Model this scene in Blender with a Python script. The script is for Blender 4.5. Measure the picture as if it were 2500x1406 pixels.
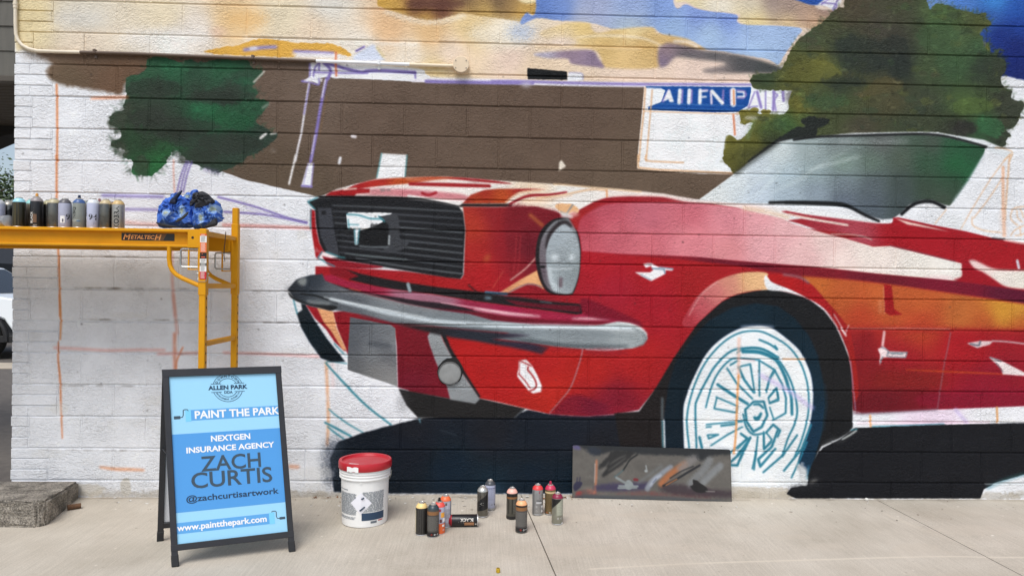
import bpy, bmesh, math, random
import numpy as np
from mathutils import Vector, Matrix

for _o in list(bpy.data.objects):
    bpy.data.objects.remove(_o)
SC = bpy.context.scene
COL = SC.collection
random.seed(7)

# ------------------------------------------------------------------ camera
YAW, PIT, ROL, CZ, DIST = 0.0363, -0.0044, 0.0134, 1.3909, 4.6239
FPX = 1734.0                       # focal length in pixels of a 2500 px wide frame
_f = np.array([math.sin(YAW)*math.cos(PIT), math.cos(YAW)*math.cos(PIT), math.sin(PIT)])
_r = np.array([math.cos(YAW), -math.sin(YAW), 0.0])
_u = np.cross(_r, _f)
_r, _u = _r*math.cos(ROL)+_u*math.sin(ROL), -_r*math.sin(ROL)+_u*math.cos(ROL)
_c = np.array([0.0, -DIST, CZ])
cam_data = bpy.data.cameras.new('camera')
cam = bpy.data.objects.new('camera', cam_data)
COL.objects.link(cam)
cam_data.sensor_width = 36.0
cam_data.lens = FPX/2500*36.0
cam_data.clip_start = 0.05
cam_data.clip_end = 2000
cam.matrix_world = Matrix(((_r[0], _u[0], -_f[0], _c[0]), (_r[1], _u[1], -_f[1], _c[1]),
                           (_r[2], _u[2], -_f[2], _c[2]), (0, 0, 0, 1)))
SC.camera = cam

# ------------------------------------------------------------------ light: overcast sky
SUN_EL, SUN_AZ = math.radians(57), math.radians(-18)    # azimuth: measured from -Y (in front of the wall) towards -X
world = bpy.data.worlds.new('World')
SC.world = world
world.use_nodes = True
nt = world.node_tree
nt.nodes.clear()
sky = nt.nodes.new('ShaderNodeTexSky')
sky.sky_type = 'NISHITA'
sky.sun_disc = False
sky.sun_elevation = SUN_EL
sky.sun_rotation = math.pi + SUN_AZ * -1.0
sky.air_density = 1.0
sky.dust_density = 2.0
sky.ozone_density = 1.0
hsv = nt.nodes.new('ShaderNodeHueSaturation')
hsv.inputs['Saturation'].default_value = 0.75
bg = nt.nodes.new('ShaderNodeBackground')
bg.inputs['Strength'].default_value = 0.12
wo = nt.nodes.new('ShaderNodeOutputWorld')
nt.links.new(sky.outputs[0], hsv.inputs['Color'])
nt.links.new(hsv.outputs[0], bg.inputs[0])
nt.links.new(bg.outputs[0], wo.inputs[0])
sun_d = bpy.data.lights.new('sun', 'SUN')
sun_d.energy = 2.15
sun_d.angle = math.radians(36)
sun_d.color = (1.0, 0.985, 0.96)
sun = bpy.data.objects.new('sun', sun_d)
COL.objects.link(sun)
_sd = Vector((math.sin(SUN_AZ)*math.cos(SUN_EL), -math.cos(SUN_AZ)*math.cos(SUN_EL), math.sin(SUN_EL)))
sun.rotation_euler = (-_sd).to_track_quat('-Z', 'Y').to_euler()
SC.view_settings.view_transform = 'Standard'
SC.view_settings.look = 'None'
SC.view_settings.gamma = 1.0
SC.view_settings.use_curve_mapping = False
SC.view_settings.exposure = 0.27
SC.cycles.use_denoising = True
SC.cycles.max_bounces = 6

# ------------------------------------------------------------------ calibration helpers (photo pixel <-> place)
def proj(p):
    d = np.array(p, float)-_c
    return 1250+FPX*(d@_r)/(d@_f), 703-FPX*(d@_u)/(d@_f)

def ray(px, py):
    return _f + _r*((px-1250)/FPX) - _u*((py-703)/FPX)

def on_plane(px, py, n, p0):
    d = ray(px, py)
    n = np.array(n, float)
    t = ((np.array(p0, float)-_c)@n)/(d@n)
    return _c + d*t

def on_y(px, py, y):
    return on_plane(px, py, (0, 1, 0), (0, y, 0))

def gz(x, y):
    """height of the pavement, crowned a little against the wall"""
    return 0.030*math.exp(-((x-0.25)/0.95)**2)*min(1.0, max(0.0, 1+y/1.3))

def on_ground(px, py):
    z = 0.0
    for _ in range(8):
        q = on_plane(px, py, (0, 0, 1), (0, 0, z))
        z = gz(q[0], min(q[1], 0))
    return q

def s2l(c):
    c = np.asarray(c, float)/255.0
    return np.where(c <= 0.04045, c/12.92, ((c+0.055)/1.055)**2.4)

ALB = 1.08
def rgb(r, g, b, k=ALB):
    """display colour seen in the photograph -> base colour"""
    v = np.clip(s2l((r, g, b))*k, 0.004, 0.88)
    return (float(v[0]), float(v[1]), float(v[2]), 1.0)

# ------------------------------------------------------------------ materials
MATS = {}
def mat(name, col, rough=0.6, metal=0.0, var=0.0, vscale=20.0, bump=0.0, bscale=60.0, spec=0.5, coat=0.0, stretch=None):
    if name in MATS:
        return MATS[name]
    m = bpy.data.materials.new(name)
    m.use_nodes = True
    n = m.node_tree
    b = n.nodes['Principled BSDF']
    b.inputs['Base Color'].default_value = col
    b.inputs['Roughness'].default_value = rough
    b.inputs['Metallic'].default_value = metal
    b.inputs['Specular IOR Level'].default_value = spec
    if coat:
        b.inputs['Coat Weight'].default_value = coat
        b.inputs['Coat Roughness'].default_value = 0.1
    if var or bump:
        tc = n.nodes.new('ShaderNodeTexCoord')
        mp = n.nodes.new('ShaderNodeMapping')
        if stretch:
            mp.inputs['Scale'].default_value = stretch
        n.links.new(tc.outputs['Object'], mp.inputs['Vector'])
    if var:
        t = n.nodes.new('ShaderNodeTexNoise')
        t.inputs['Scale'].default_value = vscale
        t.inputs['Detail'].default_value = 5
        r = n.nodes.new('ShaderNodeMapRange')
        r.inputs['From Min'].default_value = 0.3
        r.inputs['From Max'].default_value = 0.7
        r.inputs['To Min'].default_value = 1-var
        r.inputs['To Max'].default_value = 1+var
        h = n.nodes.new('ShaderNodeHueSaturation')
        h.inputs['Color'].default_value = col
        n.links.new(mp.outputs[0], t.inputs['Vector'])
        n.links.new(t.outputs['Fac'], r.inputs['Value'])
        n.links.new(r.outputs[0], h.inputs['Value'])
        n.links.new(h.outputs[0], b.inputs['Base Color'])
        r2 = n.nodes.new('ShaderNodeMapRange')
        r2.inputs['To Min'].default_value = max(0.05, rough-0.12)
        r2.inputs['To Max'].default_value = min(1, rough+0.12)
        n.links.new(t.outputs['Fac'], r2.inputs['Value'])
        n.links.new(r2.outputs[0], b.inputs['Roughness'])
    if bump:
        t2 = n.nodes.new('ShaderNodeTexNoise')
        t2.inputs['Scale'].default_value = bscale
        t2.inputs['Detail'].default_value = 4
        bn = n.nodes.new('ShaderNodeBump')
        bn.inputs['Strength'].default_value = bump
        bn.inputs['Distance'].default_value = 0.004
        n.links.new(mp.outputs[0], t2.inputs['Vector'])
        n.links.new(t2.outputs['Fac'], bn.inputs['Height'])
        n.links.new(bn.outputs[0], b.inputs['Normal'])
    MATS[name] = m
    return m

# ------------------------------------------------------------------ objects
def tag(o, label=None, cat=None, group=None, kind=None):
    if label: o['label'] = label
    if cat: o['category'] = cat
    if group: o['group'] = group
    if kind: o['kind'] = kind
    return o

def thing(name, label, cat, loc=(0, 0, 0), rotz=0.0, group=None):
    o = bpy.data.objects.new(name, None)
    COL.objects.link(o)
    o.empty_display_size = 0.05
    o.location = loc
    o.rotation_euler = (0, 0, rotz)
    return tag(o, label, cat, group)

def link(name, me, m, parent=None, smooth=False):
    if smooth:
        for p in me.polygons:
            p.use_smooth = True
    o = bpy.data.objects.new(name, me)
    if m is not None:
        me.materials.append(m) if len(me.materials) == 0 else None
    COL.objects.link(o)
    if parent is not None:
        o.parent = parent
    return o

class MB:
    """collects boxes, tubes, lathes and polygons; build() links them as one mesh object"""
    def __init__(self):
        self.v, self.f = [], []
    def add(self, vs, fs):
        o = len(self.v)
        self.v += [tuple(map(float, p)) for p in vs]
        self.f += [tuple(i+o for i in f) for f in fs]
        return self
    def box(self, x0, x1, y0, y1, z0, z1, b=0.0, M=None):
        if b <= 0:
            vs = [(x, y, z) for z in (z0, z1) for y in (y0, y1) for x in (x0, x1)]
            fs = [(0, 2, 3, 1), (4, 5, 7, 6), (0, 1, 5, 4), (2, 6, 7, 3), (0, 4, 6, 2), (1, 3, 7, 5)]
        else:
            bm = bmesh.new()
            bmesh.ops.create_cube(bm, size=1.0)
            for v in bm.verts:
                v.co = ((x0+x1)/2+v.co.x*(x1-x0), (y0+y1)/2+v.co.y*(y1-y0), (z0+z1)/2+v.co.z*(z1-z0))
            bmesh.ops.bevel(bm, geom=bm.edges[:], offset=b, segments=1, affect='EDGES')
            bm.verts.index_update()
            vs = [tuple(v.co) for v in bm.verts]
            fs = [tuple(v.index for v in f.verts) for f in bm.faces]
            bm.free()
        if M is not None:
            vs = [tuple(M @ Vector(p)) for p in vs]
        return self.add(vs, fs)
    def tube(self, pts, r, n=10, cap=True, rad=None):
        pts = [Vector(p) for p in pts]
        vs, fs = [], []
        up = None
        for i, p in enumerate(pts):
            d = (pts[min(i+1, len(pts)-1)]-pts[max(i-1, 0)]).normalized()
            if up is None:
                up = Vector((0, 0, 1)) if abs(d.z) < 0.9 else Vector((1, 0, 0))
            a = d.cross(up).normalized()
            b_ = a.cross(d).normalized()
            up = b_
            rr = rad[i] if rad else r
            for k in range(n):
                t = 2*math.pi*k/n
                vs.append(p+a*(rr*math.cos(t))+b_*(rr*math.sin(t)))
        for i in range(len(pts)-1):
            for k in range(n):
                k2 = (k+1) % n
                fs.append((i*n+k, i*n+k2, (i+1)*n+k2, (i+1)*n+k))
        if cap:
            fs.append(tuple(range(n-1, -1, -1)))
            fs.append(tuple((len(pts)-1)*n+k for k in range(n)))
        return self.add(vs, fs)
    def lathe(self, prof, n=24, M=None, cap0=True, cap1=True):
        vs, fs = [], []
        for r, z in prof:
            for k in range(n):
                t = 2*math.pi*k/n
                vs.append((r*math.cos(t), r*math.sin(t), z))
        for i in range(len(prof)-1):
            for k in range(n):
                k2 = (k+1) % n
                fs.append((i*n+k, i*n+k2, (i+1)*n+k2, (i+1)*n+k))
        if cap0: fs.append(tuple(range(n-1, -1, -1)))
        if cap1: fs.append(tuple((len(prof)-1)*n+k for k in range(n)))
        if M is not None:
            vs = [tuple(M @ Vector(p)) for p in vs]
        return self.add(vs, fs)
    def prism(self, poly, y0, y1, plane='xz', M=None):
        """polygon (a,b) extruded between y0 and y1"""
        n = len(poly)
        mk = {'xz': lambda a, b, y: (a, y, b), 'xy': lambda a, b, y: (a, b, y), 'yz': lambda a, b, y: (y, a, b)}[plane]
        vs = [mk(a, b, y0) for a, b in poly]+[mk(a, b, y1) for a, b in poly]
        fs = [tuple(range(n)), tuple(range(2*n-1, n-1, -1))]
        fs += [(i, i+n, (i+1) % n+n, (i+1) % n) for i in range(n)]
        if M is not None:
            vs = [tuple(M @ Vector(p)) for p in vs]
        return self.add(vs, fs)
    def build(self, name, m, parent=None, smooth=False, fix=True):
        me = bpy.data.meshes.new(name)
        me.from_pydata(self.v, [], self.f)
        if fix:
            bm = bmesh.new()
            bm.from_mesh(me)
            bmesh.ops.recalc_face_normals(bm, faces=bm.faces[:])
            bm.to_mesh(me)
            bm.free()
        me.update()
        o = link(name, me, m, parent)
        if smooth:
            sm = math.radians(40)
            me.shade_smooth() if hasattr(me, 'shade_smooth') else None
            try:
                me.set_sharp_from_angle(angle=sm)
            except Exception:
                pass
        return o

def wrap_patch(t0, t1, z0, z1, r, n=6):
    """a curved patch on a cylinder of radius r standing on z (angles in degrees, 0 = towards the viewer, -Y)"""
    vs = []
    for i in range(n+1):
        t = math.radians(t0+(t1-t0)*i/n)
        x, y = r*math.sin(t), -r*math.cos(t)
        vs += [(x, y, z0), (x, y, z1)]
    return vs, [(2*i, 2*i+2, 2*i+3, 2*i+1) for i in range(n)]

_fcur = {}
CAPH = None
def text_mesh(s, bold=0.0, shear=0.0, res=3):
    """flat glyph outlines of the built-in font: (verts, faces, width, cap height)"""
    key = (s, bold, shear)
    if key in _fcur:
        return _fcur[key]
    cu = bpy.data.curves.new('lettering', 'FONT')
    cu.body = s
    cu.size = 1.0
    cu.offset = bold
    cu.shear = shear
    cu.resolution_u = res
    cu.fill_mode = 'FRONT'
    ob = bpy.data.objects.new('lettering', cu)
    COL.objects.link(ob)
    dg = bpy.context.evaluated_depsgraph_get()
    me = bpy.data.meshes.new_from_object(ob.evaluated_get(dg))
    vs = [(v.co.x, v.co.y) for v in me.vertices]
    fs = [tuple(p.vertices) for p in me.polygons]
    bpy.data.meshes.remove(me)
    bpy.data.objects.remove(ob)
    bpy.data.curves.remove(cu)
    x0 = min(v[0] for v in vs)
    x1 = max(v[0] for v in vs)
    vs = [(v[0]-x0, v[1]) for v in vs]
    global CAPH
    if CAPH is None:
        CAPH = 0.7
        CAPH = max(q[1] for q in text_mesh('H')[0])
    cap = CAPH
    _fcur[key] = (vs, fs, x1-x0, cap)
    return _fcur[key]
# ------------------------------------------------------------------ the mural, painted stroke by stroke onto the wall (metres along the wall x height)
CX0, CX1, CZ0, CZ1, CS = -3.03, 5.0, -0.06, 3.86, 300.0
CW, CH = int(round((CX1-CX0)*CS)), int(round((CZ1-CZ0)*CS))
ZF = 3.569
FR = {'a': (0, 0), 'b': (600, 0), 'c': (1200, 0), 'd': (1800, 0), 'e': (0, 380), 'f': (600, 380), 'g': (1200, 380), 'h': (1800, 380),
      'i': (0, 720), 'j': (600, 720), 'k': (1200, 720), 'l': (1800, 720), 'm': (0, 1012), 'n': (600, 1012), 'o': (1200, 1012), 'p': (1800, 1012)}

def px_list(pts, fr=None):
    out = []
    for q in pts:
        if isinstance(q, str):
            fr = q
        elif fr is None or fr == 'P':
            out.append((q[0], q[1]))
        else:
            out.append((FR[fr][0]+q[0]/ZF, FR[fr][1]+q[1]/ZF))
    return np.array(out, float)

def noise2(h, w, cell, seed):
    rs = np.random.RandomState(seed)
    gh, gw = int(h/cell)+3, int(w/cell)+3
    g = rs.rand(gh, gw).astype(np.float32)
    ys = np.arange(h)/cell
    xs = np.arange(w)/cell
    yi, xi = ys.astype(int), xs.astype(int)
    fy, fx = (ys-yi).astype(np.float32)[:, None], (xs-xi).astype(np.float32)[None, :]
    fy = fy*fy*(3-2*fy)
    fx = fx*fx*(3-2*fx)
    a = g[yi][:, xi]*(1-fx)+g[yi][:, xi+1]*fx
    b = g[yi+1][:, xi]*(1-fx)+g[yi+1][:, xi+1]*fx
    return (a*(1-fy)+b*fy)*2-1

def inside(px, py, poly):
    c = False
    for i in range(len(poly)):
        (x1, y1), (x2, y2) = poly[i-1], poly[i]
        if (y1 > py) != (y2 > py) and px < (x2-x1)*(py-y1)/(y2-y1)+x1:
            c = not c
    return c

class Canvas:
    def __init__(self, w, h, tocan, base, pxs, seed=3):
        self.w, self.h, self.tocan, self.pxs = w, h, tocan, pxs   # pxs: canvas pixels per photo pixel
        self.im = np.empty((h, w, 3), np.float32)
        self.im[:] = np.array(base, np.float32)
        self.alpha = np.zeros((h, w), np.float32)
        self.nz = 0.6*noise2(h, w, 5, seed)+0.4*noise2(h, w, 13, seed+1)
        self.nl = 0.6*noise2(h, w, 40, seed+2)+0.4*noise2(h, w, 17, seed+3)
        self.ns = noise2(h, w, 2.2, seed+5)
        self.frame = None
    def _smooth(self, p, closed, k=6):
        n = len(p)
        if n < 3:
            return p
        out = []
        rng = range(n) if closed else range(n-1)
        for i in rng:
            if closed:
                a, b, c, d = p[i-1], p[i], p[(i+1) % n], p[(i+2) % n]
            else:
                a, b, c, d = p[max(i-1, 0)], p[i], p[i+1], p[min(i+2, n-1)]
            for j in range(k):
                t = j/k
                out.append(0.5*((2*b)+(c-a)*t+(2*a-5*b+4*c-d)*t*t+(3*b-a-3*c+d)*t**3))
        if not closed:
            out.append(p[-1])
        return np.array(out)
    def _box(self, q, pad):
        x0 = max(0, int(q[:, 0].min()-pad)); x1 = min(self.w, int(q[:, 0].max()+pad)+2)
        y0 = max(0, int(q[:, 1].min()-pad)); y1 = min(self.h, int(q[:, 1].max()+pad)+2)
        return x0, x1, y0, y1
    def _blur(self, m, s):
        r = max(1, int(round(s*0.9)))
        for _ in range(2):
            for ax in (0, 1):
                p = np.pad(m, [(r+1, r) if a == ax else (0, 0) for a in (0, 1)], mode='edge')
                c = np.cumsum(p, axis=ax, dtype=np.float64)
                if ax == 0:
                    m = ((c[2*r+1:]-c[:-2*r-1])/(2*r+1)).astype(np.float32)
                else:
                    m = ((c[:, 2*r+1:]-c[:, :-2*r-1])/(2*r+1)).astype(np.float32)
        return m
    def _comp(self, m, col, bx, alpha, fr):
        x0, x1, y0, y1 = bx
        m = np.clip(m*alpha, 0, 1)
        if isinstance(col, list):       # colours laid down at places, blended between them
            yy, xx = np.mgrid[y0:y1, x0:x1].astype(np.float32)
            num = np.zeros((y1-y0, x1-x0, 3), np.float32)
            den = np.zeros((y1-y0, x1-x0), np.float32)
            for q in col:
                p = self.tocan(px_list([(q[0], q[1])], fr))[0]
                c = np.array(q[2], np.float32)
                wgt = 1.0/(((xx-p[0])**2+(yy-p[1])**2)+420.0)**1.7*1e5
                num += wgt[..., None]*c
                den += wgt
            c = num/den[..., None]
        else:
            c = np.array(col, np.float32)
        s = self.im[y0:y1, x0:x1]
        s += (c-s)*m[..., None]
        self.alpha[y0:y1, x0:x1] = np.maximum(self.alpha[y0:y1, x0:x1], m)
    def fill(self, fr, pts, col, soft=1.6, alpha=1.0, rag=0.0, curve=True, colfr=None):
        p = px_list(pts, fr)
        if curve:
            p = self._smooth(p, True, 5)
        q = self.tocan(p)
        s = soft*self.pxs
        pad = s*2.5+4
        bx = self._box(q, pad)
        x0, x1, y0, y1 = bx
        if x1 <= x0 or y1 <= y0:
            return
        H, W = y1-y0, x1-x0
        acc = np.zeros((H, W+1), np.float32)
        SS = 3
        ax, ay = q[:, 0]-x0, q[:, 1]-y0
        bx_, by_ = np.roll(ax, -1), np.roll(ay, -1)
        for k in range(SS):
            yc = np.arange(H)+(k+0.5)/SS
            for i in range(len(ax)):
                ya, yb = ay[i], by_[i]
                if ya == yb:
                    continue
                lo, hi = (ya, yb) if ya < yb else (yb, ya)
                r0, r1 = np.searchsorted(yc, lo), np.searchsorted(yc, hi)
                if r1 <= r0:
                    continue
                rows = np.arange(r0, r1)
                xs = ax[i]+(yc[r0:r1]-ya)*(bx_[i]-ax[i])/(yb-ya)
                xs = np.clip(xs, 0, W-1e-3)
                xi = xs.astype(int)
                fx = (xs-xi)
                sg = (1.0 if yb > ya else -1.0)/SS
                np.add.at(acc, (rows, xi), sg*(1-fx))
                np.add.at(acc, (rows, np.minimum(xi+1, W)), sg*fx)
        m = np.clip(np.abs(np.cumsum(acc, axis=1)[:, :W]), 0, 1)
        m = self._edge(m, s, rag, bx)
        self._comp(m, col, bx, alpha, colfr or fr)
    def _edge(self, m, s, rag, bx):
        x0, x1, y0, y1 = bx
        if s > 0.6:
            m = self._blur(m, s)
        if rag:
            g = 1.0+1.2*rag
            m = np.clip((m-0.5+self.nz[y0:y1, x0:x1]*0.42*rag*(4*m*(1-m)+0.05))*g+0.5, 0, 1)
        elif s > 4:                     # sprayed edge: grainy where it thins out
            m = np.clip(m+self.ns[y0:y1, x0:x1]*0.25*(4*m*(1-m)), 0, 1)
        return m
    def stroke(self, fr, pts, w, col, soft=1.4, alpha=1.0, taper=0.0, curve=True, rag=0.0):
        p = px_list(pts, fr)
        if curve and len(p) > 2:
            p = self._smooth(p, False, 6)
        q = self.tocan(p)
        hw = w/ZF*self.pxs/2
        s = soft*self.pxs
        bx = self._box(q, hw+s*2.5+4)
        x0, x1, y0, y1 = bx
        if x1 <= x0 or y1 <= y0:
            return
        m = np.zeros((y1-y0, x1-x0), np.float32)
        n = len(q)-1
        for i in range(n):
            a, b = q[i], q[i+1]
            t0, t1 = i/n, (i+1)/n
            def wid(t):
                return hw*(1-taper*abs(2*t-1)**1.5)
            h0, h1 = wid(t0), wid(t1)
            pd = max(h0, h1)+1.5
            sx0 = max(x0, int(min(a[0], b[0])-pd)); sx1 = min(x1, int(max(a[0], b[0])+pd)+2)
            sy0 = max(y0, int(min(a[1], b[1])-pd)); sy1 = min(y1, int(max(a[1], b[1])+pd)+2)
            if sx1 <= sx0 or sy1 <= sy0:
                continue
            yy, xx = np.mgrid[sy0:sy1, sx0:sx1].astype(np.float32)
            d = b-a
            L2 = max(1e-6, float(d@d))
            t = np.clip(((xx-a[0])*d[0]+(yy-a[1])*d[1])/L2, 0, 1)
            dist = np.hypot(xx-(a[0]+t*d[0]), yy-(a[1]+t*d[1]))
            mm = np.clip(h0+(h1-h0)*t-dist+0.5, 0, 1)
            sub = m[sy0-y0:sy1-y0, sx0-x0:sx1-x0]
            np.maximum(sub, mm, out=sub)
        m = self._edge(m, s, rag, bx)
        self._comp(m, col, bx, alpha, fr)
    def blob(self, fr, x, y, rx, ry, col, soft=12, alpha=1.0, rag=0.0, n=14):
        pts = [(x+rx*math.cos(2*math.pi*i/n), y+ry*math.sin(2*math.pi*i/n)) for i in range(n)]
        self.fill(fr, pts, col, soft, alpha, rag)
    def feather(self, pts, cols, n, ln=(6, 18), w=(3, 8), seed=1, alpha=(.4, .85), spread=5):
        """short dry dabs thrown outwards along an outline"""
        r = random.Random(seed)
        p = np.array(pts, float)
        cx, cy = p.mean(0)
        seg = np.hypot(*(np.roll(p, -1, 0)-p).T)
        for _ in range(n):
            i = r.choices(range(len(p)), seg)[0]
            t = r.random()
            a, b = p[i], p[(i+1) % len(p)]
            x, y = a+(b-a)*t
            d = np.array([b[1]-a[1], a[0]-b[0]])
            d = d/(np.hypot(*d)+1e-6)
            if d@np.array([x-cx, y-cy]) < 0:
                d = -d
            an = r.gauss(0, .5)
            d = np.array([d[0]*math.cos(an)-d[1]*math.sin(an), d[0]*math.sin(an)+d[1]*math.cos(an)])
            o = r.uniform(-spread, 2)
            l = r.uniform(*ln)
            self.stroke('P', [(x+d[0]*o, y+d[1]*o), (x+d[0]*(o+l), y+d[1]*(o+l))], r.uniform(*w)*ZF, r.choice(cols), 1.2, r.uniform(*alpha), .5)
    def leaves(self, poly, n, r0, r1, lo, hi, seed, alpha=.7):
        """leafy dabs, each a lighter or darker note of the paint already there"""
        r = random.Random(seed)
        p = np.array(poly, float)
        x0, y0 = p.min(0)
        x1, y1 = p.max(0)
        k = 0
        while k < n:
            k += 1
            x, y = r.uniform(x0, x1), r.uniform(y0, y1)
            if not inside(x, y, poly):
                continue
            q = self.tocan(np.array([[x, y]]))[0].astype(int)
            if not (0 <= q[0] < self.w and 0 <= q[1] < self.h):
                continue
            c = self.im[q[1], q[0]]*r.uniform(lo, hi)
            if c.max() > 150:
                continue
            a = r.uniform(0, 6.28)
            l = r.uniform(r0, r1)
            self.stroke('P', [(x, y), (x+l*math.cos(a), y+l*.7*math.sin(a))], r.uniform(.5, .9)*l*ZF, tuple(c), 1.4, r.uniform(.4, 1)*alpha, .3)
    def image(self, name, k=ALB, with_alpha=False):
        c = np.clip(self.im, 0, 255)/255.0
        lin = np.where(c <= 0.04045, c/12.92, ((c+0.055)/1.055)**2.4)*k
        lin = np.clip(lin, 0.004, 0.86)
        px = np.ones((self.h, self.w, 4), np.float32)
        px[..., :3] = lin
        if with_alpha:
            px[..., 3] = self.alpha
        img = bpy.data.images.new(name, self.w, self.h, alpha=True, float_buffer=True)
        img.colorspace_settings.name = 'Non-Color'
        img.alpha_mode = 'CHANNEL_PACKED'
        img.pixels.foreach_set(px.ravel())
        img.update()
        img.pack()
        return img

# wall plane <-> photo pixels
def _hom():
    src = [(-3, 0.1), (3, 0.1), (3, 3.1), (-3, 3.1)]
    A, B = [], []
    for X, Z in src:
        u, v = proj((X, 0, Z))
        A.append([X, Z, 1, 0, 0, 0, -u*X, -u*Z]); B.append(u)
        A.append([0, 0, 0, X, Z, 1, -v*X, -v*Z]); B.append(v)
    return np.append(np.linalg.solve(np.array(A), np.array(B)), 1).reshape(3, 3)
_HI = np.linalg.inv(_hom())
def wall_xz(p):
    p = np.atleast_2d(p)
    q = np.c_[p, np.ones(len(p))]@_HI.T
    return q[:, :2]/q[:, 2:]
def wall_can(p):
    q = wall_xz(p)
    return np.c_[(q[:, 0]-CX0)*CS, (q[:, 1]-CZ0)*CS]
WHT = (222, 224, 227)
CV = Canvas(CW, CH, wall_can, WHT, CS/378.0)
F, S, B = CV.fill, CV.stroke, CV.blob
PUR, TEA, ORG, PNK, TAN = (126, 112, 176), (52, 128, 148), (226, 132, 82), (222, 158, 148), (216, 168, 124)
BLK, NAV, RED, DRED = (31, 32, 35), (22, 36, 58), (182, 28, 36), (122, 24, 38)
CRM = (226, 219, 208)

# dirt and bare masonry along the foot of the wall
for x in range(180, 2700, 46):
    B('P', x+random.uniform(-15, 15), 1208+random.uniform(-4, 8), random.uniform(25, 70), random.uniform(6, 14), (168, 160, 146), 7, random.uniform(.25, .6), 1)
F('p', [(-500, 620), (-100, 605), (300, 640), (420, 640), (480, 700), (420, 735), (-500, 735)], (182, 172, 154), 5, .7, 1)
F('m', [(1060, 560), (1120, 560), (1140, 690), (1060, 690)], (190, 184, 170), 3, .7, 1)
F('m', [(680, 600), (900, 620), (860, 700), (690, 710)], (196, 188, 172), 5, .6, 1)

# ---- sky
F('P', [(38, -300), (2100, -300), (2060, 60), (1900, 170), (1840, 206), (1400, 204), (1000, 186), (780, 156), (500, 141), (170, 130), (60, 122), (36, 90)],
  [(70, 60, (220, 203, 160)), (200, 40, (214, 206, 188)), (200, 105, (222, 205, 182)), (400, 40, (222, 207, 176)), (480, 75, (226, 216, 204)), (420, 115, (232, 226, 218)), (560, 50, (226, 192, 142)),
   (700, 40, (220, 206, 176)), (800, 10, (214, 210, 200)), (760, 70, (226, 205, 178)), (950, 70, (226, 184, 138)), (1050, 80, (222, 182, 130)), (1150, 70, (222, 194, 140)), (880, 120, (230, 222, 208)),
   (1100, 130, (226, 206, 186)), (1000, 140, (228, 216, 198)), (1060, 176, (222, 198, 146)), (1250, 90, (230, 220, 198)), (1250, 140, (226, 200, 182)), (1300, 170, (224, 200, 170)), (1600, 180, (226, 202, 182)),
   (1700, 190, (226, 202, 186)), (300, -200, (224, 206, 168)), (900, -200, (222, 190, 140)), (1500, -200, (150, 170, 205))], 4)
F('a', [(40, 0), (380, 0), (420, 60), (300, 250), (40, 380)], (222, 204, 158), 12, .7)
B('a', 700, 165, 240, 70, (208, 203, 192), 14, .9)
B('a', 1450, 330, 420, 60, (234, 229, 222), 14, .9)
B('a', 2150, 170, 190, 70, (226, 182, 120), 14, .8)
B('a', 1900, 280, 80, 40, (222, 186, 160), 8, .7)
S('b', [(0, 345), (700, 368), (1500, 392)], 40, (236, 228, 216), 6, .7)
F('P', [(501, 130), (520, 120), (583, 111), (622, 98), (667, 96), (722, 105), (796, 106), (830, 115), (859, 137), (824, 134), (793, 128), (718, 125), (721, 139), (600, 137)], (222, 166, 72), 2.2, 1, 1)
S('b', [(420, 452), (580, 460), (760, 468)], 26, PUR, 3)
F('b', [(425, 462), (790, 475), (830, 505), (470, 498)], (232, 231, 236), 4, .9)
S('a', [(2130, 440), (2280, 420), (2400, 415)], 30, (140, 134, 186), 3)
S('a', [(2180, 430), (2230, 425)], 26, (226, 224, 230), 3, .9)
F('b', [(930, 520), (1080, 400), (1140, 410), (1200, 500), (1190, 530)], (206, 213, 229), 2.5)
S('b', [(960, 450), (1030, 412)], 18, PUR, 2)
S('b', [(1140, 420), (1170, 460), (1200, 500)], 20, (220, 196, 140), 3)
# ochre cloud
F('b', [(1120, -700), (1145, 0), (1180, 60), (1300, 110), (1450, 155), (1580, 182), (1700, 172), (1800, 140), (1900, 125), (2100, 150), (2350, 185), (2400, 190), (2450, 110), (2540, 70), (2540, -700)],
  [(1200, 40, (200, 156, 72)), (1500, 60, (96, 62, 52)), (1700, 90, (104, 64, 54)), (1900, 20, (100, 78, 62)), (1560, 150, (196, 152, 76)), (1300, 90, (202, 158, 80)), (1900, 90, (200, 164, 96)), (2100, 110, (204, 168, 98)), (2300, 60, (150, 120, 78)),
   (2200, 20, (104, 84, 66)), (2400, 120, (200, 160, 84))], 3, 1, .6)
B('b', 1650, 40, 260, 50, (92, 58, 50), 9, .8)
S('b', [(1220, 105), (1400, 165), (1580, 200), (1760, 180), (1900, 140)], 30, (230, 219, 200), 6, .85)
B('b', 2200, 300, 260, 110, (231, 222, 202), 14, .7)
B('b', 2400, 290, 110, 60, (172, 184, 206), 14, .6)
F('c', [(190, -60), (260, 20), (360, 30), (420, -10), (420, -80)], (226, 212, 170), 3)
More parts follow.
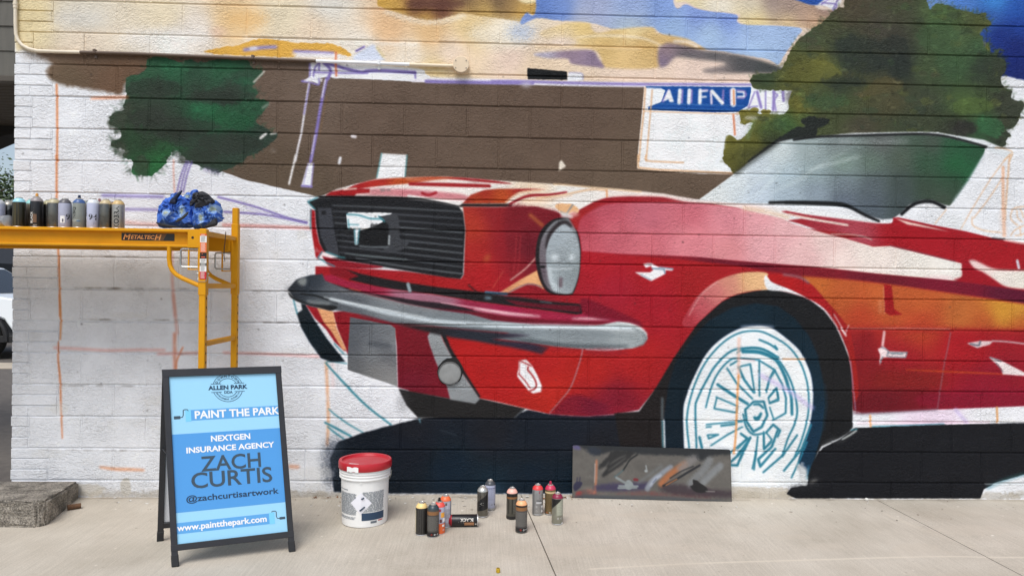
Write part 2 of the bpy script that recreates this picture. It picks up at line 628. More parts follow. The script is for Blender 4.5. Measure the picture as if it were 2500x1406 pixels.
# blue
F('c', [(250, 200), (300, 110), (390, 60), (400, -900), (1500, -900), (1580, 0), (1700, 40), (1840, 90), (2130, 130), (2140, 190), (2200, 215), (2498, 225), (2700, 250), (2660, 330), (2560, 470), (2498, 570), (2400, 520), (2050, 460), (1860, 430), (1760, 370), (1500, 310), (1390, 240),
         (1100, 260), (850, 200), (560, 180), (420, 160), (340, 180), (280, 215)],
  [(450, 60, (94, 124, 190)), (600, 90, (108, 136, 196)), (900, 60, (158, 168, 200)), (1200, 60, (146, 166, 210)), (1500, 60, (128, 156, 212)), (1800, 130, (126, 150, 210)), (2050, 150, (124, 150, 212)), (1200, 220, (166, 182, 198)), (800, 180, (170, 176, 196)),
   (1600, 240, (150, 178, 216)), (1900, 300, (160, 186, 216)), (2300, 300, (156, 180, 216)), (2300, 450, (160, 186, 218)), (300, 190, (120, 144, 200)), (1000, -500, (90, 125, 200))], 3, 1, .5)
B('c', 260, 270, 120, 70, (162, 178, 206), 16, .5)
# yellow cloud
F('c', [(420, 290), (560, 230), (680, 200), (850, 205), (870, 250), (930, 290), (1100, 255), (1390, 240), (1440, 290), (1560, 310), (1700, 340), (1790, 390), (1870, 440), (1700, 430), (1480, 400), (1455, 440), (1450, 590), (990, 590), (960, 520), (900, 440), (720, 410), (500, 350)],
  [(600, 260, (222, 196, 140)), (780, 230, (222, 192, 124)), (1000, 290, (218, 192, 136)), (1250, 280, (226, 206, 154)), (1000, 360, (200, 164, 98)), (1300, 380, (202, 164, 100)), (1600, 350, (206, 170, 110)), (1200, 500, (216, 182, 122)), (600, 350, (224, 206, 186))], 3.5, .95)
S('c', [(740, 330), (1000, 315), (1300, 335), (1480, 400)], 16, (238, 226, 202), 2.5, .9, .5)
B('c', 620, 370, 120, 35, (228, 208, 190), 6, .9)
S('c', [(380, 420), (600, 415), (1300, 432)], 16, (226, 196, 150), 3, .7)
F('c', [(370, 470), (700, 442), (880, 445), (930, 510), (985, 590), (900, 585), (700, 560), (660, 515), (480, 510)], [(400, 480, (178, 172, 188)), (700, 480, (142, 122, 138)), (900, 550, (136, 118, 140))], 3)
F('c', [(1500, 390), (1560, 375), (1700, 400), (1850, 440), (2050, 465), (2250, 505), (2400, 545), (2540, 600), (2500, 640), (2200, 640), (1900, 640), (1850, 610), (2050, 560), (1800, 520), (1620, 500), (1560, 540), (1520, 580), (1460, 580), (1450, 450)],
  [(1520, 420, (146, 124, 130)), (1700, 420, (134, 116, 122)), (1480, 560, (128, 112, 134)), (1700, 500, (84, 86, 88)), (1950, 500, (88, 88, 90)), (2200, 540, (80, 80, 82)), (2400, 590, (68, 72, 72)), (1950, 610, (150, 136, 132))], 4)
S('c', [(1590, 365), (1700, 370), (1790, 410)], 20, (228, 216, 202), 3)
F('c', [(1590, -20), (1700, 20), (1840, 85), (2150, 125), (2150, 170), (2210, 215), (2498, 225), (2750, 250), (2920, 300), (3000, 220), (3120, 120), (3040, 80), (2800, 40), (2700, -500), (1600, -500)],
  [(1700, 10, (222, 208, 166)), (2000, 60, (222, 214, 196)), (2250, 60, (200, 190, 172)), (2300, 195, (228, 206, 146)), (2250, 150, (224, 208, 164)), (2450, 40, (150, 132, 126)), (2600, 60, (152, 132, 124)), (2700, 130, (170, 142, 126)), (2800, 170, (196, 162, 134)), (2900, 270, (212, 172, 120)), (2600, 200, (222, 196, 148)), (2900, 80, (140, 118, 112)), (2200, -300, (180, 170, 160))], 3, 1, .4)
F('d', [(460, -30), (810, -30), (790, 20), (720, 45), (640, 45), (560, 20)], (42, 80, 158), 2)
F('d', [(780, -20), (915, -20), (900, 30), (840, 95), (780, 60), (700, 45)], (224, 224, 230), 1.6, curve=False)
S('d', [(730, 30), (860, 45), (840, 95)], 12, PUR); S('d', [(880, -10), (830, 90)], 12, PUR); S('d', [(790, 0), (730, 45)], 10, PUR)
# black tape-like bar
F('c', [(310, 595), (660, 625), (665, 700), (315, 695)], (28, 30, 32), 1.4, 1, .6, curve=False)
F('c', [(668, 636), (790, 643), (797, 706), (660, 712)], (228, 230, 234), 1.4, curve=False)
S('c', [(675, 638), (785, 645), (795, 700)], 8, (146, 148, 190), 1.2)

# ---- brown building
F('P', [(80, 130), (170, 131), (336, 136), (700, 146), (775, 151), (757, 172), (754, 193), (780, 208), (781, 191), (800, 189), (860, 192), (1010, 200), (1300, 207), (1420, 210), (1573, 211), (1568, 270), (1558, 366), (1556, 412),
        (1610, 417), (1710, 424), (1794, 425), (1788, 430), (1707, 488), (1676, 485), (1560, 470), (1450, 459), (1380, 452), (1250, 445), (1150, 436), (1000, 434), (920, 438), (860, 452), (800, 474), (775, 480), (600, 440), (545, 420), (530, 412), (360, 190), (330, 195)],
  [(400, 200, (94, 76, 64)), (900, 300, (98, 81, 69)), (1400, 300, (96, 79, 67)), (1500, 440, (100, 84, 70)), (700, 450, (92, 78, 64)), (800, 260, (104, 88, 76))], 1.8, 1, .5, curve=False)
F('a', [(300, 475), (480, 468), (1300, 490), (1280, 590), (1180, 660), (1080, 760), (1080, 830), (900, 800), (720, 770), (540, 742), (440, 700), (405, 640), (425, 575), (480, 550), (380, 520)], [(350, 490, (122, 100, 82)), (700, 520, (104, 84, 68)), (600, 650, (100, 84, 66)), (1000, 750, (104, 80, 62))], 9, 1, .5)
S('a', [(230, 465), (420, 490), (600, 500)], 60, (110, 92, 76), 12, .7)
S('P', [(1190, 470), (1230, 473)], 10, (150, 118, 92), 4, .5)
# purple edging under the sky
S('P', [(1008, 196), (1200, 200), (1300, 203), (1450, 207), (1640, 209), (1840, 210)], 40, (226, 222, 230), 1.5)
S('P', [(1040, 200), (1200, 203), (1300, 204)], 30, (128, 114, 178), 2, .95)
S('P', [(1200, 199), (1270, 200), (1400, 204), (1560, 207), (1640, 207), (1835, 208)], 26, (134, 120, 182), 2, .9, .3)
B('P', 1285, 207, 12, 6, (200, 196, 208), 5, .8)

# ---- small tree, left
F('P', [(361, 143), (406, 141), (420, 148), (443, 153), (465, 144), (482, 153), (540, 147), (602, 148), (616, 165), (642, 176), (628, 196), (616, 213), (633, 227), (622, 238), (656, 247), (647, 269), (625, 294), (644, 311), (667, 325), (678, 333), (630, 373), (605, 381), (597, 392), (580, 402),
        (560, 412), (543, 416), (532, 421), (502, 413), (459, 391), (448, 384), (426, 367), (407, 393), (400, 404), (373, 430), (358, 429), (320, 422), (325, 397), (297, 382), (305, 365), (275, 361), (269, 347), (294, 336), (294, 317), (269, 305), (272, 280), (303, 269), (297, 258), (308, 241), (308, 193), (336, 182), (356, 168)],
  [(420, 175, (42, 92, 64)), (540, 180, (44, 92, 64)), (480, 160, (46, 76, 58)), (360, 190, (48, 88, 62)), (380, 220, (50, 60, 50)), (560, 215, (50, 58, 50)), (480, 225, (48, 62, 50)), (330, 290, (50, 56, 46)), (380, 280, (52, 58, 50)), (480, 270, (40, 92, 62)), (600, 270, (42, 86, 60)), (540, 290, (38, 92, 60)), (430, 300, (48, 58, 48)),
   (320, 340, (42, 74, 48)), (300, 345, (50, 60, 46)), (360, 350, (46, 54, 44)), (560, 350, (50, 60, 52)), (500, 380, (48, 60, 50)), (350, 420, (42, 100, 56)), (390, 400, (44, 104, 58)), (380, 375, (46, 92, 54)), (640, 340, (48, 60, 52))], 2.6, 1, 1.3)
for q in [(285, 300, 22, 26), (287, 355, 24, 14), (300, 375, 20, 12), (345, 405, 22, 26), (445, 392, 12, 14), (312, 265, 16, 14)]:
    B('P', *q, (62, 68, 56), 9, .65, 1)
for x, y, rx, ry, c in [(530, 240, 60, 16, (46, 52, 46)), (470, 340, 60, 22, (48, 58, 50)), (590, 300, 35, 18, (34, 84, 56)), (430, 165, 45, 9, (52, 104, 74)), (560, 165, 40, 9, (38, 84, 58)), (500, 262, 40, 16, (44, 104, 70)), (590, 200, 30, 10, (40, 88, 62)), (420, 330, 45, 18, (46, 54, 46))]:
    B('P', x, y, rx, ry, c, 9, .6, 1)
LT = [(361, 143), (406, 141), (482, 153), (540, 147), (602, 148), (642, 176), (616, 213), (656, 247), (625, 294), (667, 325), (630, 373), (580, 402), (532, 421), (459, 391), (426, 367), (400, 404), (358, 429), (320, 422), (297, 382), (275, 361), (294, 317), (272, 280), (303, 269), (308, 193), (336, 182)]
CV.leaves(LT, 700, 4, 13, .62, 1.3, 14, .5)
for q in ((380, 215, 70, 22), (540, 235, 90, 18), (430, 310, 110, 24), (560, 350, 80, 26), (360, 290, 50, 24), (480, 380, 60, 18)):
    B('P', *q, (46, 52, 45), 10, .55, 1)
CV.feather(LT, [(48, 58, 48), (42, 84, 58), (52, 62, 52), (44, 74, 52)], 150, (4, 14), (2, 5), 3)
CV.feather([(303, 250), (272, 285), (290, 315), (268, 350), (300, 380), (322, 425), (372, 432), (402, 402)], [(52, 60, 50), (44, 80, 52)], 110, (6, 22), (1.5, 4), 5, (.3, .8))
S('a', [(2300, 628), (2260, 670), (2210, 720)], 16, (190, 182, 172), 2, .9)
S('P', [(648, 328), (636, 338)], 24, (206, 204, 200), 2); S('P', [(672, 326), (660, 328)], 16, (200, 196, 190), 2); S('P', [(655, 255), (640, 265)], 14, (176, 170, 160), 3, .8)

# ---- sketch lines on the white wall
S('a', [(492, 742), (495, 1000), (495, 1406)], 17, ORG, 1.6, .95)
S('e', [(490, 0), (492, 200), (490, 400)], 18, ORG, 1.8, .9)
S('e', [(490, 400), (500, 600), (505, 820), (515, 1100), (522, 1400)], 15, (222, 130, 78), 1.8, .95)
S('i', [(515, 0), (528, 200), (522, 390)], 15, (222, 138, 84), 2, .95, .2)
S('i', [(505, 408), (505, 560), (520, 720), (528, 950), (540, 1250)], 16, (224, 130, 82), 2, .95, .4)
S('a', [(790, 862), (950, 855), (1110, 850)], 20, (232, 140, 92), 2.5, .9, .3)
S('e', [(1508, 40), (1512, 200), (1520, 330)], 14, (226, 168, 150), 2, .8)
S('e', [(1495, 800), (1500, 1100), (1525, 1400)], 16, (216, 146, 130), 2.5, .85)
S('i', [(1510, 0), (1525, 180), (1542, 340)], 16, (216, 146, 126), 2.5, .8)
S('i', [(1520, 340), (1520, 500), (1525, 660)], 26, (224, 142, 112), 3, .9)
S('i', [(1590, 460), (1540, 570), (1530, 640)], 16, (224, 130, 92), 2, .8)
S('e', [(1075, 580), (1200, 595), (1380, 605)], 20, PNK, 4, .9)
S('P', [(544, 550), (640, 553), (760, 558)], 22, (214, 132, 126), 2.5, .9)
S('i', [(470, 460), (700, 472), (950, 485), (1200, 480), (1430, 482)], 18, PNK, 3, .85)
S('i', [(1370, 515), (1560, 510), (1760, 505)], 16, PNK, 3, .9)
S('P', [(545, 861), (640, 864), (720, 868), (780, 871)], 16, (222, 150, 144), 2.5, .85)
S('m', [(870, 458), (1000, 475), (1120, 478), (1250, 484)], 22, (230, 146, 98), 3, .9, .3)
S('n', [(385, 452), (450, 456)], 34, (232, 168, 136), 3, .8)
S('j', [(698, 590), (712, 900), (716, 1100), (708, 1310)], 18, (228, 152, 96), 2.2, .9)
S('j', [(757, 580), (757, 800)], 22, (232, 190, 184), 4, .6)
S('e', [(890, 350), (1150, 356), (1420, 362)], 22, PUR, 2.2, .95)
S('e', [(1080, 470), (1240, 472), (1400, 476)], 20, PUR, 3, .85)
S('P', [(532, 482), (620, 505), (700, 532), (748, 544)], 18, PUR, 1.6, .95)
S('P', [(546, 518), (640, 524), (700, 535), (748, 545)], 18, PUR, 1.8, .95)
S('P', [(600, 508), (660, 526)], 12, (188, 180, 214), 2, .8)
for x0, x1 in ((1620, 1540), (1640, 1570), (1668, 1595)):
    S('e', [(x0, 55), ((x0+x1)/2-6, 180), (x1, 320)], 14, PUR, 1.6, .9)
S('e', [(1780, 120), (1900, 150)], 30, (120, 110, 150), 4, .6)
S('P', [(700, 708), (706, 696)], 12, (120, 122, 124), 5, .6)
S('P', [(686, 728), (702, 700)], 10, (110, 114, 118), 4, .6)

# teal perspective lines below the bumper
for q, w in (([(690, 592), (740, 580), (880, 600)], 11), ([(700, 600), (860, 775), (1060, 975), (1265, 1132)], 20), ([(720, 995), (800, 1062), (900, 1130), (1025, 1202)], 13), ([(688, 1112), (800, 1170), (915, 1232)], 22), ([(712, 1150), (780, 1205), (855, 1255)], 16)):
    S('j', q, w, (58, 132, 148), 1.4, .95, .25)
# ---- lamp post and roof edge drawn on the brown
F('b', [(715, 560), (800, 548), (1480, 600), (1560, 640), (1560, 692), (900, 685), (740, 670)], (230, 231, 236), 2, 1, .3)
F('b', [(560, 560), (620, 545), (725, 555), (742, 660), (590, 662), (556, 690)], (226, 226, 232), 2)
S('b', [(700, 558), (820, 590), (1000, 632), (1060, 622), (1200, 620), (1470, 636)], 27, PUR, 1.6)
S('b', [(590, 634), (800, 640), (1060, 642)], 15, PUR, 1.6); S('b', [(1472, 632), (1476, 685)], 14, PUR, 1.6)
S('b', [(785, 460), (782, 560), (786, 665)], 17, (228, 122, 82), 2, .95)
S('b', [(640, 550), (600, 600), (582, 690)], 15, PUR); S('b', [(640, 552), (636, 612)], 16, PUR); S('b', [(680, 556), (735, 612), (715, 690)], 26, PUR)
S('b', [(556, 560), (550, 690), (485, 712), (560, 722), (632, 742), (636, 690)], 14, PUR)
F('b', [(500, 708), (578, 660), (622, 718)], (228, 228, 232), 1.4, curve=False)
F('b', [(640, 690), (670, 688), (660, 722)], (220, 216, 222), 1.2, curve=False)
S('b', [(548, 735), (522, 900), (482, 1160), (455, 1280), (430, 1406)], 16, (222, 220, 226), 1.5)
S('b', [(556, 735), (530, 860), (505, 1000)], 12, PUR, 1.4, .8)
S('f', [(432, 0), (405, 120), (375, 250)], 17, (226, 224, 222), 1.4)
S('b', [(703, 688), (660, 880), (612, 1160), (566, 1406)], 26, PUR, 1.5)
S('b', [(690, 700), (662, 850)], 10, (224, 220, 230), 1.4); S('b', [(600, 1180), (566, 1390)], 8, (208, 202, 220), 1.4)
S('f', [(568, 0), (558, 70)], 14, PUR)
F('f', [(540, 68), (590, 70), (570, 275), (482, 268)], (229, 230, 233), 1.5, curve=False)
S('f', [(486, 266), (572, 274)], 18, PUR, 1.4); S('f', [(588, 70), (568, 270)], 8, PUR, 1.2); S('f', [(540, 70), (500, 250)], 7, PUR, 1.2, .8)
S('b', [(925, 1190), (950, 1195)], 28, (214, 206, 208), 2); S('f', [(822, 25), (812, 68)], 24, (222, 222, 226), 1.5); S('b', [(225, 1312), (250, 1318)], 22, (150, 140, 132), 4, .6)
S('b', [(705, 840), (660, 1080), (640, 1180)], 7, (130, 96, 62), 1.5, .6)
F('f', [(1182, -18), (1403, -6), (1386, 192), (1138, 206), (1160, 90)], (230, 231, 231), 1.5, curve=False)
for q in ([(1182, -18), (1160, 90), (1140, 190)], [(1403, 0), (1386, 190)]):
    S('f', q, 9, (64, 138, 146), 1.2, .9)
F('g', [(610, 38), (650, 95), (585, 135), (590, 60)], (222, 212, 196), 1.4, curve=False)

# ---- white sign board in the painting
F('P', [(1574, 212), (1922, 212), (1925, 276), (1790, 279), (1796, 328), (1777, 332), (1768, 380), (1764, 396), (1780, 408), (1793, 424), (1607, 415), (1556, 411), (1560, 360), (1568, 280)], (229, 233, 236), 1.6, curve=False)
F('c', [(1342, 752), (2262, 760), (2262, 800), (2235, 925), (2150, 976), (1900, 982), (1370, 957), (1362, 935), (1430, 908), (1480, 890), (1515, 790), (1480, 776), (1345, 772)], (22, 76, 152), 1.4, 1, .5, curve=False)
S('c', [(1350, 768), (1480, 778)], 8, (200, 205, 220), 1.5)
def let(f, strokes, w, col):
    for s in strokes:
        S(f, s, w, col, 1.1, 1, 0, curve=False)
let('c', [[(1490, 888), (1545, 790)], [(1660, 790), (1655, 898)], [(1742, 790), (1738, 898)], [(1838, 792), (1880, 790)], [(1908, 800), (1916, 905)], [(2018, 792), (2012, 908)], [(2080, 792), (2085, 912)], [(2140, 792), (2205, 800), (2216, 830), (2195, 858), (2140, 856)]], 20, (128, 116, 182))
F('c', [(1538, 786), (1556, 786), (1590, 892), (1552, 892), (1540, 866), (1522, 878), (1496, 884)], (232, 232, 236), 1.1, curve=False)
let('c', [[(1640, 792), (1632, 900)], [(1722, 792), (1716, 900)], [(1816, 792), (1812, 900)]], 32, (232, 233, 237))
let('c', [[(1826, 800), (1876, 796)], [(1830, 850), (1866, 848)]], 16, (226, 226, 232))
let('c', [[(1920, 800), (2008, 902)]], 32, (232, 233, 237)); let('c', [[(1912, 812), (1914, 908)]], 14, (226, 226, 232))
let('c', [[(2104, 792), (2104, 912)]], 48, (232, 233, 237)); let('c', [[(2108, 790), (2112, 914)]], 16, (230, 142, 96))
let('c', [[(2142, 806), (2196, 806), (2200, 846), (2146, 846)]], 14, (228, 228, 234))
let('c', [[(1420, 910), (2200, 925)], [(1380, 945), (2120, 962)]], 3, (120, 160, 210))
let('d', [[(150, 806), (100, 930)], [(245, 800), (245, 972)], [(310, 806), (350, 832), (318, 880), (336, 970)]], 13, (136, 122, 184))
let('d', [[(172, 806), (206, 940)], [(318, 800), (312, 960)], [(395, 796), (402, 880)]], 26, (140, 126, 186))
let('d', [[(90, 940), (175, 930)]], 12, (136, 122, 184))
F('d', [(432, 800), (560, 790), (600, 850), (440, 900)], [(450, 820, (140, 134, 140)), (580, 860, (86, 88, 70))], 5, .9)
for q, w in (([(1338, 770), (1322, 1000), (1300, 1200), (1282, 1406)], 16), ([(1398, 790), (1385, 950), (1368, 1150), (1345, 1406)], 13), ([(1325, 972), (1700, 985), (2200, 998)], 11), ([(2140, 988), (2300, 990)], 12)):
    S('c', q, w, TAN, 1.4, .9)
S('g', [(1345, 0), (1350, 46), (1500, 58), (1670, 64)], 15, TAN, 1.4, .9); S('g', [(1276, 0), (1276, 108), (1450, 126), (1800, 142), (2112, 156)], 15, (220, 170, 122), 1.5, .95, curve=False)
S('c', [(2105, 1005), (2112, 1090), (2118, 1178)], 17, (226, 122, 82), 2, .95)

# ---- blue, upper right, and the big tree
F('P', [(2210, -260), (2230, 0), (2280, 40), (2340, 60), (2370, 100), (2370, 130), (2410, 160), (2425, 185), (2460, 187), (2500, 196), (2600, 205), (2950, 210), (2950, -300)],
  [(2280, 0, (104, 140, 198)), (2350, 10, (78, 124, 198)), (2430, 5, (62, 132, 208)), (2480, 30, (42, 88, 172)), (2420, 50, (56, 92, 160)), (2480, 60, (34, 60, 138)), (2440, 85, (28, 46, 116)), (2480, 120, (28, 42, 108)), (2480, 170, (28, 42, 106)), (2700, 100, (28, 44, 112)), (2600, -150, (48, 110, 190))], 3, 1, .4)
BT = [(2061, -300), (2061, 0), (2055, 17), (2033, 28), (2013, 50), (1985, 70), (1957, 92), (1934, 118), (1918, 148), (1909, 168), (1884, 179), (1845, 182), (1832, 193), (1836, 207), (1850, 219), (1920, 221), (1945, 222), (1930, 228), (1926, 250), (1919, 276), (1881, 278), (1870, 271), (1855, 278), (1845, 268), (1830, 270), (1820, 268), (1806, 270), (1806, 291), (1811, 305), (1828, 303), (1838, 300), (1828, 320), (1812, 336), (1800, 341), (1785, 333),
      (1776, 336), (1770, 362), (1764, 391), (1778, 406), (1795, 422), (1835, 392), (1898, 347), (1934, 340), (1982, 336), (2080, 328), (2220, 324), (2288, 325), (2332, 332), (2390, 348), (2420, 362), (2444, 361), (2453, 356), (2458, 339), (2470, 331), (2453, 319), (2466, 314), (2478, 308), (2489, 286), (2500, 252), (2470, 241), (2472, 221), (2450, 213), (2444, 190), (2456, 168), (2453, 146), (2436, 137), (2441, 115), (2422, 132), (2414, 104), (2402, 120), (2400, 92), (2391, 81), (2408, 67), (2419, 59), (2405, 42), (2411, 31), (2383, 34), (2346, 25), (2321, 17), (2290, 8), (2262, 0), (2240, -300)]
F('P', BT, [(2100, 30, (80, 70, 56)), (2150, 70, (76, 68, 60)), (2080, 20, (86, 72, 56)), (2180, 20, (76, 74, 56)), (2030, 75, (82, 84, 56)), (1980, 100, (70, 80, 58)), (2180, 100, (66, 58, 52)), (2060, 115, (56, 64, 54)), (2300, 40, (82, 104, 60)), (2330, 90, (86, 108, 68)), (2290, 110, (76, 92, 60)), (2380, 50, (80, 86, 54)), (2400, 70, (96, 96, 50)), (2390, 110, (62, 92, 62)),
              (1920, 190, (92, 92, 48)), (1870, 190, (56, 70, 50)), (2000, 160, (120, 114, 50)), (2040, 180, (104, 108, 54)), (1960, 175, (108, 104, 48)), (2060, 140, (46, 52, 48)), (2150, 150, (52, 58, 54)), (2200, 150, (42, 44, 46)), (2190, 185, (40, 44, 42)), (2260, 165, (72, 86, 56)), (2330, 165, (64, 92, 60)), (2400, 165, (50, 56, 48)), (2440, 170, (58, 62, 50)),
              (2170, 205, (88, 80, 54)), (2130, 225, (82, 78, 52)), (2050, 215, (48, 56, 48)), (2000, 235, (68, 78, 52)), (2070, 255, (76, 84, 52)), (2180, 255, (84, 76, 52)), (2260, 250, (66, 70, 54)), (2350, 260, (82, 104, 56)), (2400, 255, (76, 92, 54)), (2440, 240, (58, 58, 48)), (2460, 270, (64, 64, 54)), (1950, 260, (122, 112, 46)), (1860, 285, (120, 112, 50)), (1820, 285, (128, 118, 50)), (1920, 300, (64, 98, 54)), (1870, 315, (74, 100, 50)),
              (2000, 300, (74, 80, 52)), (2100, 310, (78, 70, 58)), (2200, 300, (66, 72, 54)), (2340, 310, (52, 48, 46)), (2400, 310, (54, 98, 62)), (2440, 330, (56, 58, 48)), (1840, 350, (126, 118, 46)), (1800, 370, (116, 110, 42)), (1800, 400, (88, 84, 38)), (1880, 340, (46, 48, 40)), (1850, 375, (60, 60, 40))], 2.6, 1, 1.2)
rs = random.Random(5)
CV.feather([q for q in BT if q[1] > -50 and (q[0] > 2400 or (q[0] < 2060 and q[1] < 230))], [(64, 76, 52), (54, 60, 48), (92, 94, 50), (60, 84, 56)], 190, (4, 14), (2, 5), 8)
CV.feather([(2262, 0), (2321, 17), (2383, 34), (2419, 59), (2400, 92), (2436, 137), (2456, 168), (2450, 213), (2472, 221)], [(64, 76, 52), (54, 60, 48), (92, 94, 50), (60, 84, 56)], 120, (4, 14), (2, 5), 9)
def inside(px, py, poly):
    c = False
    for i in range(len(poly)):
        (x1, y1), (x2, y2) = poly[i-1], poly[i]
        if (y1 > py) != (y2 > py) and px < (x2-x1)*(py-y1)/(y2-y1)+x1:
            c = not c
    return c
for _ in range(230):                       # foliage dabbed in
    x, y = rs.uniform(1780, 2480), rs.uniform(-60, 335)
    if not inside(x, y, BT) or not inside(x+10, y, BT) or not inside(x-10, y, BT):
        continue
    g = rs.choice([(96, 100, 52), (60, 74, 54), (50, 56, 48), (72, 98, 58), (84, 74, 56), (58, 64, 50)])
    if x < 2200 and y < 130:
        g = rs.choice([(82, 72, 58), (66, 64, 52), (74, 80, 56)])
    B('P', x, y, rs.uniform(6, 22), rs.uniform(4, 11), g, rs.uniform(3, 6), rs.uniform(.2, .5), 1.2)
F('d', [(430, 625), (500, 572), (620, 540), (720, 525), (800, 550), (880, 600), (905, 670), (780, 690), (640, 722), (430, 725)], [(500, 620, (104, 100, 48)), (750, 560, (118, 114, 52)), (800, 660, (110, 108, 54)), (480, 700, (96, 96, 46))], 4, .8, 1)
F('d', [(1180, 720), (1230, 680), (1330, 668), (1420, 690), (1450, 740), (1380, 800), (1200, 830), (1020, 850), (1120, 780)], (96, 84, 54), 6, .6, 1)
F('d', [(550, 1060), (600, 1020), (660, 1012), (700, 1035), (800, 1035), (795, 1080), (710, 1115), (690, 1180), (560, 1230), (370, 1245), (300, 1290), (120, 1406), (90, 1406), (320, 1230), (430, 1160), (500, 1118), (600, 1100)], (36, 37, 39), 2.6, .95, 1)
B('d', 1990, 1115, 110, 60, (50, 46, 45), 8, .85, 1)
F('d', [(2090, 1020), (2250, 1030), (2320, 1110), (2280, 1200), (2200, 1190), (2110, 1120)], (56, 104, 66), 6, .7, 1)
F('d', [(1900, 880), (2020, 850), (2200, 880), (2220, 960), (2000, 1000), (1880, 970)], (92, 112, 56), 6, .55, 1)
for q in ((60, 985, 45, 30), (150, 965, 40, 26), (235, 975, 30, 22), (275, 975, 22, 20), (100, 1050, 70, 22)):
    B('d', *q, (128, 118, 48), 2, .9, .8)
B('d', 120, 1030, 60, 16, (214, 208, 190), 3, .8)
F('P', [(1771, 336), (1785, 333), (1800, 342), (1830, 345), (1860, 352), (1820, 390), (1796, 414), (1778, 404), (1766, 392)], [(1785, 345, (128, 120, 52)), (1830, 350, (110, 108, 48)), (1780, 390, (104, 98, 40)), (1820, 380, (62, 62, 38))], 3, .8, .8)
for q in ((2110, 155, 60, 26), (2195, 165, 30, 34), (2060, 200, 60, 14), (2090, 110, 60, 22), (2180, 110, 40, 24)):
    B('P', *q, (44, 48, 46), 12, .6, 1)
for q in ((2290, 90, 50, 40), (2330, 150, 50, 30), (2010, 250, 60, 16), (1900, 305, 40, 12)):
    B('P', *q, (66, 92, 60), 12, .5, 1)
F('P', [q for q in BT if q[1] > -320], (44, 60, 46), 5, .20)
CV.leaves([q for q in BT if q[1] > -200], 2600, 4, 11, .66, 1.42, 12, .6)
S('c', [(2290, 1050), (2250, 1130), (2230, 1210)], 30, (120, 150, 110), 4, .5)
S('d', [(2150, 370), (2190, 440)], 20, (120, 112, 50), 3, .7)

# ---- windscreen
F('P', [(1707, 488), (1794, 424), (1834, 393), (1898, 348), (1934, 340), (1982, 335), (2080, 332), (2220, 326), (2290, 331), (2332, 339), (2407, 360), (2400, 380), (2370, 433), (2330, 490), (2318, 503), (2304, 500), (2276, 489), (2248, 489), (2220, 500), (2200, 520), (2180, 534), (2153, 536), (2130, 530), (2080, 512), (2046, 503), (1900, 497), (1800, 497)],
  [(1740, 480, (218, 223, 222)), (1800, 440, (212, 220, 222)), (1850, 400, (196, 207, 214)), (1850, 470, (188, 201, 213)), (1900, 370, (196, 206, 206)), (1920, 430, (172, 190, 198)), (1920, 480, (158, 174, 186)), (1980, 370, (150, 164, 164)), (1990, 420, (140, 158, 160)), (1990, 470, (134, 148, 160)), (2050, 350, (122, 132, 132)), (2060, 400, (122, 142, 132)), (2060, 450, (112, 124, 132)), (2060, 495, (94, 104, 118)),
   (2130, 400, (98, 116, 104)), (2130, 450, (88, 98, 104)), (2130, 500, (82, 92, 102)), (2150, 345, (92, 96, 94)), (2200, 390, (80, 92, 80)), (2200, 450, (68, 78, 76)), (2200, 500, (66, 76, 78)), (2260, 400, (56, 84, 64)), (2260, 460, (58, 72, 60)), (2320, 360, (48, 88, 62)), (2330, 400, (40, 96, 60)), (2330, 450, (54, 72, 58)), (2380, 370, (44, 82, 58)), (2360, 420, (44, 98, 64)), (2280, 350, (74, 82, 74)), (2300, 490, (64, 76, 64))], 1.6, curve=False)
for q, w, a in (([(620, 125), (760, 90), (1060, 10)], 22, .5), ([(560, 200), (760, 60), (960, -40)], 20, .3), ([(120, 380), (300, 220), (420, 60)], 28, .3), ([(40, 330), (200, 200), (360, 20)], 22, .3), ([(300, 320), (520, 220), (640, 150)], 24, .3)):
    S('h', q, w, (214, 226, 224), 4, a, .4)
S('d', [(1480, 1235), (1300, 1240), (900, 1240)], 24, (190, 198, 198), 6, .35)
F('d', [(640, 1198), (1000, 1162), (1500, 1152), (1740, 1155), (1900, 1182), (2150, 1222), (2330, 1300), (2400, 1335), (2380, 1400), (2300, 1360), (2165, 1300), (2172, 1280), (1980, 1222), (1800, 1178), (1600, 1165), (1000, 1182)], (216, 221, 223), 1.5, curve=False)
S('d', [(490, 1222), (700, 1196), (1000, 1186), (1500, 1172), (1700, 1176), (1850, 1198), (2000, 1236), (2168, 1284)], 22, (30, 32, 32), 1.6)
S('P', [(1796, 424), (1834, 394), (1898, 349)], 30, (40, 42, 38), 5, .9); S('P', [(1800, 424), (1836, 397), (1872, 372)], 5, (150, 160, 160), 1.2, .8)
S('h', [(2145, 0), (2030, 190), (1960, 290), (1880, 405)], 14, (186, 200, 208), 3, .7)
S('P', [(1925, 500), (1980, 501), (2040, 503)], 22, (226, 232, 234), 3, .8)
S('h', [(280, 412), (450, 410), (640, 412), (880, 424), (980, 450), (1080, 505), (1230, 574)], 34, (30, 32, 34), 1.7, 1, .25)
S('h', [(420, 412), (700, 420), (900, 428)], 26, (30, 32, 34), 1.7, 1)
S('h', [(1430, 512), (1520, 436), (1600, 406), (1700, 406), (1805, 455)], 34, (30, 32, 34), 1.8, 1, .1)
